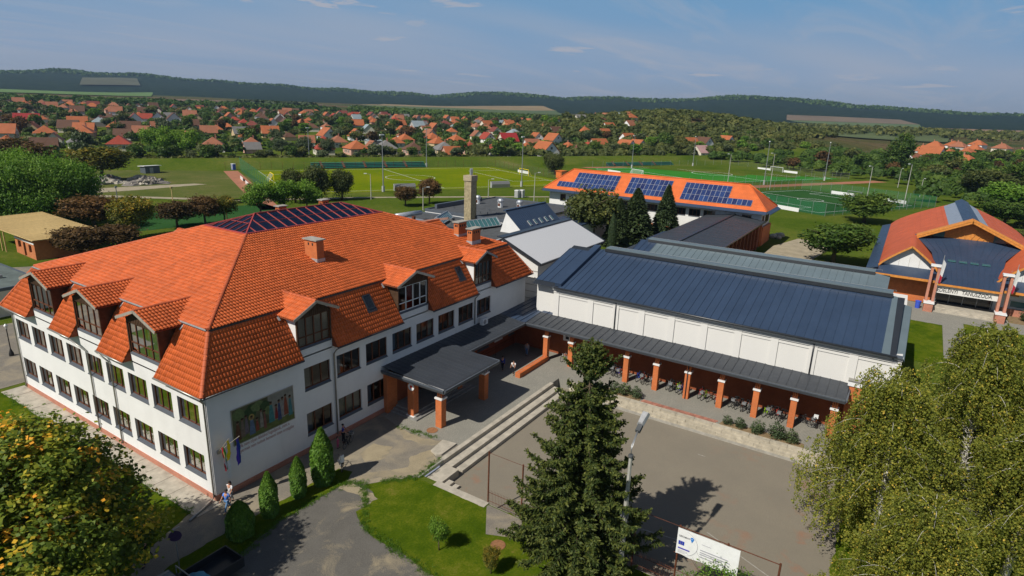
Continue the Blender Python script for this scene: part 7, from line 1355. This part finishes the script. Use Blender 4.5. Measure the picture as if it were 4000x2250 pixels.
# ------------------------------------------------------------------ court lamp, fence, banner
LP = thing('street_lamp', 'tall concrete lamp post with white lamp head beside the spruce', 'lamp post', (8.9, -24.8, 0)); b0 = Vector((8.9, -24.8, 0))
MB().tube([b0-Z*.5, b0+Z*7.9], [.2, .1], 6).build('post', M['concrete_pole'], LP); MB().lathe([(.13, 0), (.15, .06), (.13, .16)], 10, b0+Z*7.86).build('collar', M['felt'], LP); MB().tube([b0+Z*7.9, b0+Z*8.5, b0+Vector((.75, .02, 9.05))], .05, 8).build('arm', M['steel'], LP, True)
hm = Matrix.Rotation(-.42, 3, 'Y'); c0 = b0+Vector((1.5, .05, 9.4)); MB().obox(b0+Vector((.95, .02, 9.16)), (.5, .26, .2), hm).build('lamp_neck', M['felt'], LP)
lh = MB(); q = [(-.4, -.2, .0), (.5, -.23, .0), (.5, .23, 0), (-.4, .2, 0), (-.34, -.12, .2), (.46, -.16, .2), (.46, .16, .2), (-.34, .12, .2)]; lh.v = [tuple(c0+hm @ Vector(p)) for p in q]; lh.f = [(0, 3, 2, 1), (4, 5, 6, 7), (0, 1, 5, 4), (1, 2, 6, 5), (2, 3, 7, 6), (3, 0, 4, 7)]; lh.build('lamp_head', M['zinc_pale'], LP); MB().box(8.7, -25.05, 4.2, 8.76, -24.6, 4.6).build('bracket', M['steel'], LP)
FN = thing('court_fence', 'rusty steel post and rail fence along the near side of the court', 'fence', (10.4, -24, -.9)); fy = [-14.6, -17.25, -19.85, -22.4, -24.95, -27.5, -30.1, -32.7]
for y in fy: MB().tube([(10.42, y, -.9), (10.42, y, 3.82)], .055, 8).build('post', M['rust'], FN)
for a, b in zip(fy[:-1], fy[1:]):
    MB().tube([(10.42, a, 3.74), (10.42, b, 3.74)], .028 if a < -26 else .014, 6).build('rail', M['rust'], FN)
    if a > -26:
        p = MB().bar((10.42, a, -.6), (10.42, b, -.6), .025, .025).bar((10.42, a, .75), (10.42, b, .75), .025, .025).bar((10.42, a, .1), (10.42, b, .1), .02, .02)
        for k in range(1, 22): y = a+(b-a)*k/22; p.bar((10.42, y, -.72), (10.42, y, .98), .011, .011)
        p.build('bar_panel', M['rust'], FN)
MB().tube([(10.42, -27.3, 2.0), (10.42, -32.7, 2.05)], .022, 6).build('rail', M['rust'], FN); MB().tube([(10.42, -26.9, .9), (10.42, -30, .8)], .018, 6).build('rail', M['rust'], FN)
BN = thing('project_banner', 'white printed project banner with blue flag tied to the court fence', 'banner', (10.3, -29.1, 2.05)); y0, y1, z0, z1 = -27.42, -30.75, 2.05, 3.72
mb_ = MB(); nb = 20
for i in range(nb+1): y = y0+(y1-y0)*i/nb; k = .012*math.sin(i*1.3); mb_.v += [(10.33+k, y, z0+.03*math.sin(i*.9)), (10.33, y, z1)]
mb_.f = [(2*i, 2*i+2, 2*i+3, 2*i+1) for i in range(nb)]; mb_.build('sheet', M['white_paint'], BN)
def brect(u0, u1, v0, v1, m, nm, x=10.31): MB().face((x, y0-u0, z1-v0), (x, y0-u1, z1-v0), (x, y0-u1, z1-v1), (x, y0-u0, z1-v1)).build(nm, m, BN)
bl = plain('banner_blue', (.01, .04, .38), .5, .05); gy = plain('banner_print', (.38, .38, .42), .6, .1); brect(.1, .42, .78, 1.02, bl, 'flag_field'); st_ = MB()
for k in range(12): a = 2*math.pi*k/12; st_.face(*[(10.305, y0-.26+.075*math.sin(a)+.014*math.sin(j*2.094), z1-.9+.075*math.cos(a)+.014*math.cos(j*2.094)) for j in range(3)])
st_.build('flag_stars', M['cloth_yellow'], BN); TB = Matrix.Rotation(R(-90), 4, 'Z') @ RX
text('lettering', 'SZÉCHENYI', .15, Matrix.Translation((10.305, y0-.08, z1-.52)) @ TB, plain('banner_grey', (.08, .08, .09), .6), BN, .001, sx=.8)
pin = MB(); n = 14; pin.face(*[(10.306, y0-.82-.1*math.cos(2*math.pi*k/n), z1-.42+.1*math.sin(2*math.pi*k/n)) for k in range(n)]); pin.face((10.307, y0-.73, z1-.46), (10.307, y0-.91, z1-.46), (10.307, y0-.82, z1-.66)); pin.build('pin_mark', plain('pin_blue', (.02, .2, .62), .5, .05), BN); text('lettering', '2020', .06, Matrix.Translation((10.304, y0-.755, z1-.45)) @ TB, M['white_paint'], BN, .001)
brect(.1, .75, 1.2, 1.29, plain('banner_bar', (.1, .09, .4), .6), 'print_bar'); arcm = MB()
for k in range(14): a0_, a1_ = -1.2+k*.17, -1.2+(k+1)*.17; arcm.bar((10.306, y0-.1-1.05*math.cos(a0_), z1-.85+.85*math.sin(a0_)), (10.306, y0-.1-1.05*math.cos(a1_), z1-.85+.85*math.sin(a1_)), .012, .004, (1, 0, 0))
arcm.build('print_arc', gy, BN)
for i, (u, v, w) in enumerate([(.1, 1.36, .55), (.1, 1.43, .6), (.1, 1.5, .42), (1.35, .5, .5), (1.3, .85, 1.5), (1.3, 1.0, 1.6), (1.3, 1.12, 1.2), (1.3, 1.28, 1.4)]): brect(u, u+w, v, v+(.025 if i < 4 else .06), gy, 'print_line', 10.308)
# ------------------------------------------------------------------ flags on the school corner
FB = thing('flag_bracket', 'steel bracket holding three short flagpoles on the school corner', 'bracket', (.47, -.05, 3.4)); MB().box(.35, -.1, 3.35, .6, 0, 3.6).build('plate', M['steel'], FB)
tips = [(.36, -.7, 4.15), (.72, -.9, 4.62), (1.45, -.95, 4.5)]
for t_ in tips: MB().tube([(.47, -.05, 3.5), t_], .018, 6).build('pole', M['wood_grey'], FB)
def flagmesh(top, bot, w, cols, lb, seed):
    f = thing('flag', lb, 'flag', (top[0], top[1], bot[2]), 0); g_ = random.Random(seed); n = 9; T_, B_q = Vector(top), Vector(bot); k = len(cols)
    for c in range(k):
        m = MB()
        for i in range(n+1):
            t = i/n; p = T_.lerp(B_q, t)
            for j in (c, c+1): s = (j/k-.5)*w*(.75+.35*t); m.v.append((p.x+s*.9+.03*math.sin(i*1.7+j), p.y+s*.35+.05*math.sin(j*2.5+i*.8+seed), p.z+.35*w*(1-t)*(j/k-.5)))
        m.f = [(2*i, 2*i+1, 2*i+3, 2*i+2) for i in range(n)]; m.build('stripe', M[cols[c]], f, True)
flagmesh((.42, -.62, 4.1), (.5, -.72, 2.35), .32, ['cloth_red', 'cloth_white', 'cloth_green'], 'hanging red white and green flag on the school corner', 1); flagmesh((.7, -.85, 4.55), (.66, -.8, 3.1), .36, ['cloth_yellow', 'cloth_yellow'], 'hanging yellow flag with white tail on the school corner', 2)
o = MB(); [o.v.extend([(.5+.03*math.sin(i), -.8+.04*math.sin(i*1.4), 3.15-i*.2), (.74, -.8+.05*math.cos(i), 3.15-i*.2)]) for i in range(8)]; o.f = [(2*i, 2*i+1, 2*i+3, 2*i+2) for i in range(7)]; FW = [x for x in bpy.data.objects if x.name == 'flag.001'][0]; o.build('tail', M['cloth_white'], FW, True)
flagmesh((1.3, -.9, 4.4), (1.32, -.85, 2.45), .42, ['cloth_purple', 'cloth_navy'], 'hanging dark blue and violet flag on the school corner', 3)
# ------------------------------------------------------------------ sign, truck, covers, small things
sg = thing('road_sign', 'round road sign on a thin post seen from behind beside the truck', 'road sign', (-4.98, -4.37, 0)); MB().tube([(-4.98, -4.37, 0), (-4.98, -4.37, 2.9)], .03, 8).build('post', M['steel'], sg); d_ = Vector((.55, .83, 0)); c_ = Vector((-4.98, -4.37, 2.5)); MB().tube([c_-d_*.06, c_-d_*.035], .33, 20).build('disc', plain('sign_back', (.05, .03, .09), .5), sg); MB().box(-5.25, -4.4, 2.9, -4.7, -4.34, 2.93).build('bar', M['steel'], sg)
TR_ = thing('pickup_truck', 'dark pickup truck with open cargo bed parked at the bottom edge', 'truck', (-5.6, -6.5, 0)); tp = plain('truck_paint', (.018, .022, .026), .3, .1, 2, .5)
def P_(x, y, z): return Vector((-5.6+x, -6.5+y, z))
cb_ = MB(); pr_ = [(-.3, .55), (-.3, 1.15), (-.55, 1.75), (-1.9, 1.8), (-2.5, 1.2), (-3.4, 1.05), (-3.5, .55)]; cb_.extr([P_(x, -.82, z) for x, z in pr_], (0, 1.64, 0)); cb_.build('cab', tp, TR_)
MB().extr([P_(x, -.78, z) for x, z in ((-.62, 1.77), (-1.85, 1.82), (-1.85, 1.84), (-.62, 1.79))], (0, 1.56, 0)).build('roof_panel', plain('cab_roof', (.2, .23, .25), .35, .15, 4, .5), TR_)
rk_ = MB()
for k in range(4): rk_.bar(P_(-.65, -.6+k*.4, 1.84), P_(-1.8, -.6+k*.4, 1.88), .05, .03)
rk_.build('roof_rib', M['zinc'], TR_)
MB().face(P_(-1.92, -.75, 1.78), P_(-1.92, .75, 1.78), P_(-2.46, .75, 1.25), P_(-2.46, -.75, 1.25)).build('windscreen', M['glass_dark'], TR_)
for s in (-1, 1): MB().face(P_(-.5, s*.825, 1.2), P_(-1.95, s*.825, 1.2), P_(-1.8, s*.825, 1.7), P_(-.62, s*.825, 1.7)).build('side_window', M['glass_dark'], TR_)
bd = MB(); bd.box(-5.85, -7.35, .55, -2.95, -5.65, .72); [bd.box(*q) for q in ((-5.85, -7.35, .72, -2.95, -7.28, 1.15), (-5.85, -5.72, .72, -2.95, -5.65, 1.15), (-3.02, -7.28, .72, -2.95, -5.72, 1.15), (-5.85, -7.28, .72, -5.78, -5.72, 1.3))]; bd.build('cargo_bed', tp, TR_)
MB().tube([P_(-.2, -.8, 1.1), P_(-.2, -.8, 1.75), P_(-.2, .8, 1.75), P_(-.2, .8, 1.1)], .035, 8).build('roll_bar', M['steel'], TR_)
for x in (-2.6, 1.5):
    for s in (-1, 1): w = MB().torus(P_(x, s*.72, .33), .25, .09, 18, 8).build('wheel', M['rubber'], TR_, True); MB().tube([P_(x, s*.7, .33), P_(x, s*.78, .33)], .19, 12).build('rim', M['steel'], w)
tq = MB(); [tq.v.append((-5.55+.16*i, -7.05+.22*j, .95+.1*math.sin(i*1.3+j)+.08*math.cos(j*2.))) for i in range(6) for j in range(6)]; tq.f = [(i*6+j, (i+1)*6+j, (i+1)*6+j+1, i*6+j+1) for i in range(5) for j in range(5)]; single('tarpaulin', tq, plain('tarp', (.12, .38, .5), .5, .1), 'light blue crumpled tarpaulin lying in the truck bed', 'tarpaulin', smooth=True)
for i, (x, y, z, w) in enumerate([(15.55, -5.4, .018, 'rusty round manhole cover in the entrance paving'), (7.2, -17.6, .014, 'rusty round manhole cover in the lawn beside the spruce')]): single('manhole_cover', MB().lathe([(.46, -.02), (.46, .012), (.4, .018)], 24, (x, y, z)).torus((x, y, z+.012), .45, .02, 24, 5, 'z'), plain('cover_iron', (.27, .13, .06), .85, .25, 6), w, 'manhole cover')
cr_ = thing('loader_crane', 'folded loader crane arm showing above the flat roofs behind the school', 'crane', (66.5, 37, 4.7)); MB().bar((64.5, 40, 5.3), (66.2, 33.3, 6.6), .35, .4).build('boom', plain('crane_paint', (.3, .17, .13), .6, .2), cr_); MB().bar((66.2, 33.3, 6.6), (68, 31.5, 4.9), .3, .35).build('jib', M['zinc'], cr_); MB().bar((64.5, 40, 4.7), (64.5, 40, 6.4), .5, .5).build('column', M['rust'], cr_); MB().tube([(65, 39, 5.2), (66, 35, 5.9)], .1, 8).build('cylinder', M['insul'], cr_)
ll = thing('garden_lamp', 'black garden lantern on a slim post at the left edge', 'lamp post', (2.1, 38.3, 0)); MB().lathe([(.22, 0), (.22, .25), (.1, .6), (.05, .8), (.045, 2.8), (.1, 2.85)], 10, (2.1, 38.3, 0)).build('post', M['black'], ll); MB().lathe([(.08, 2.85), (.16, 3.2), (.2, 3.22), (.05, 3.4)], 6, (2.1, 38.3, 0)).build('lantern', M['zinc_pale'], ll)
bn_ = thing('waste_bin', 'blue waste bin beside the left brick pier of the swimming hall', 'bin', (84.2, -38.9, 0)); MB().lathe([(.3, 0), (.36, 1.0)], 12, (84.2, -38.9, 0)).build('body', M['bluep'], bn_); MB().lathe([(.4, 1.0), (.38, 1.08), (.1, 1.15)], 12, (84.2, -38.9, 0)).build('lid', M['bluep'], bn_)
for i, y in enumerate((-40.1, -48.3)): f = thing('flag', f'slender red and white flag on the {"left" if i == 0 else "right"} brick pier of the swimming hall', 'flag', (84.2, y-.5, 3)); MB().tube([(84.4, y-.5, 2.4), (83.6, y-.6, 8.2)], .035, 6).build('pole', M['zinc_pale'], f); MB().face((84.0, y-.55, 4.6), (83.65, y-.6, 7.6), (83.9, y-1.0, 7.0), (84.1, y-.85, 4.3)).build('cloth', M['cloth_white'], f); MB().face((84.0, y-.56, 4.2), (83.9, y-.58, 5.4), (84.05, y-.9, 5.0), (84.1, y-.8, 4.0)).build('cloth_stripe', M['cloth_red'], f)
struct('path', MB().prism([(104, -13), (107, -21.5), (128, -24), (130, -16), (117, -13)], -.1, .02), M['dirt'])
for i in range(6): x, y = 128+RNG.uniform(-2, 3), -13+RNG.uniform(-2, 2); single('boulder', MB().ball((x, y, .35), (RNG.uniform(.5, 1.1), RNG.uniform(.5, 1.), RNG.uniform(.4, .7)), 7, 5), M['concrete'], 'pale boulder in the pile on the grass right of the solar roof', 'boulder', 'boulders on the grass')
# lean shrubs and tufts at the paving edges
tf = []; gg = np.random.default_rng(5)
for (x0, y0), (x1, y1), n in (((8., -7.2), (9.7, -8.9), 60), ((7., -6.5), (3.7, -9.8), 90), ((3.7, -9.8), (2.9, -16.5), 120), ((-6, -7), (1, -5), 90), ((1, -5), (6.4, -5.2), 70), ((14.4, -2.6), (14.8, -7), 50), ((-5.7, -1.3), (-14, -5.6), 90), ((-1.75, .3), (-1.75, 29), 260), ((6.4, -5.2), (7., -6.5), 40), ((12.7, -8.7), (9.9, -8.9), 50)):
    t = gg.random(n); tf.append(np.stack([x0+(x1-x0)*t, y0+(y1-y0)*t, 0*t], -1)+np.c_[gg.normal(0, .16, (n, 2)), np.zeros(n)])
tf = np.concatenate(tf); i = np.repeat(np.arange(len(tf)), 16); n = len(i); Pq = tf[i]+np.c_[gg.normal(0, .09, (n, 2)), np.full(n, .06)]
tag(new_obj('grass_tufts', foliage('grass_tufts', leafquads(Pq, unit(gg.normal(size=(n, 3))*np.array([1, 1, .2])), np.array([0, 0, 1.])+gg.normal(size=(n, 3))*.5, .13, .03), gg.normal(.5, .2, n), LM['bright'])), 'ragged grass and weeds along the paving edges', None, None, 'stuff')
# ------------------------------------------------------------------ haze
hv = NB('haze_air'); vol = hv.nd('VolumePrincipled'); hv.n.remove(hv.b); hv.ln(vol.outputs[0], hv.out.inputs['Volume']); vol.inputs['Color'].default_value = (.5, .72, 1., 1); vol.inputs['Density'].default_value = 9e-5; vol.inputs['Anisotropy'].default_value = .25
tag(new_obj('haze', MB().box(-2000, -4600, -20, 8600, 8600, 150).mesh('haze', hv.m)), kind='stuff')
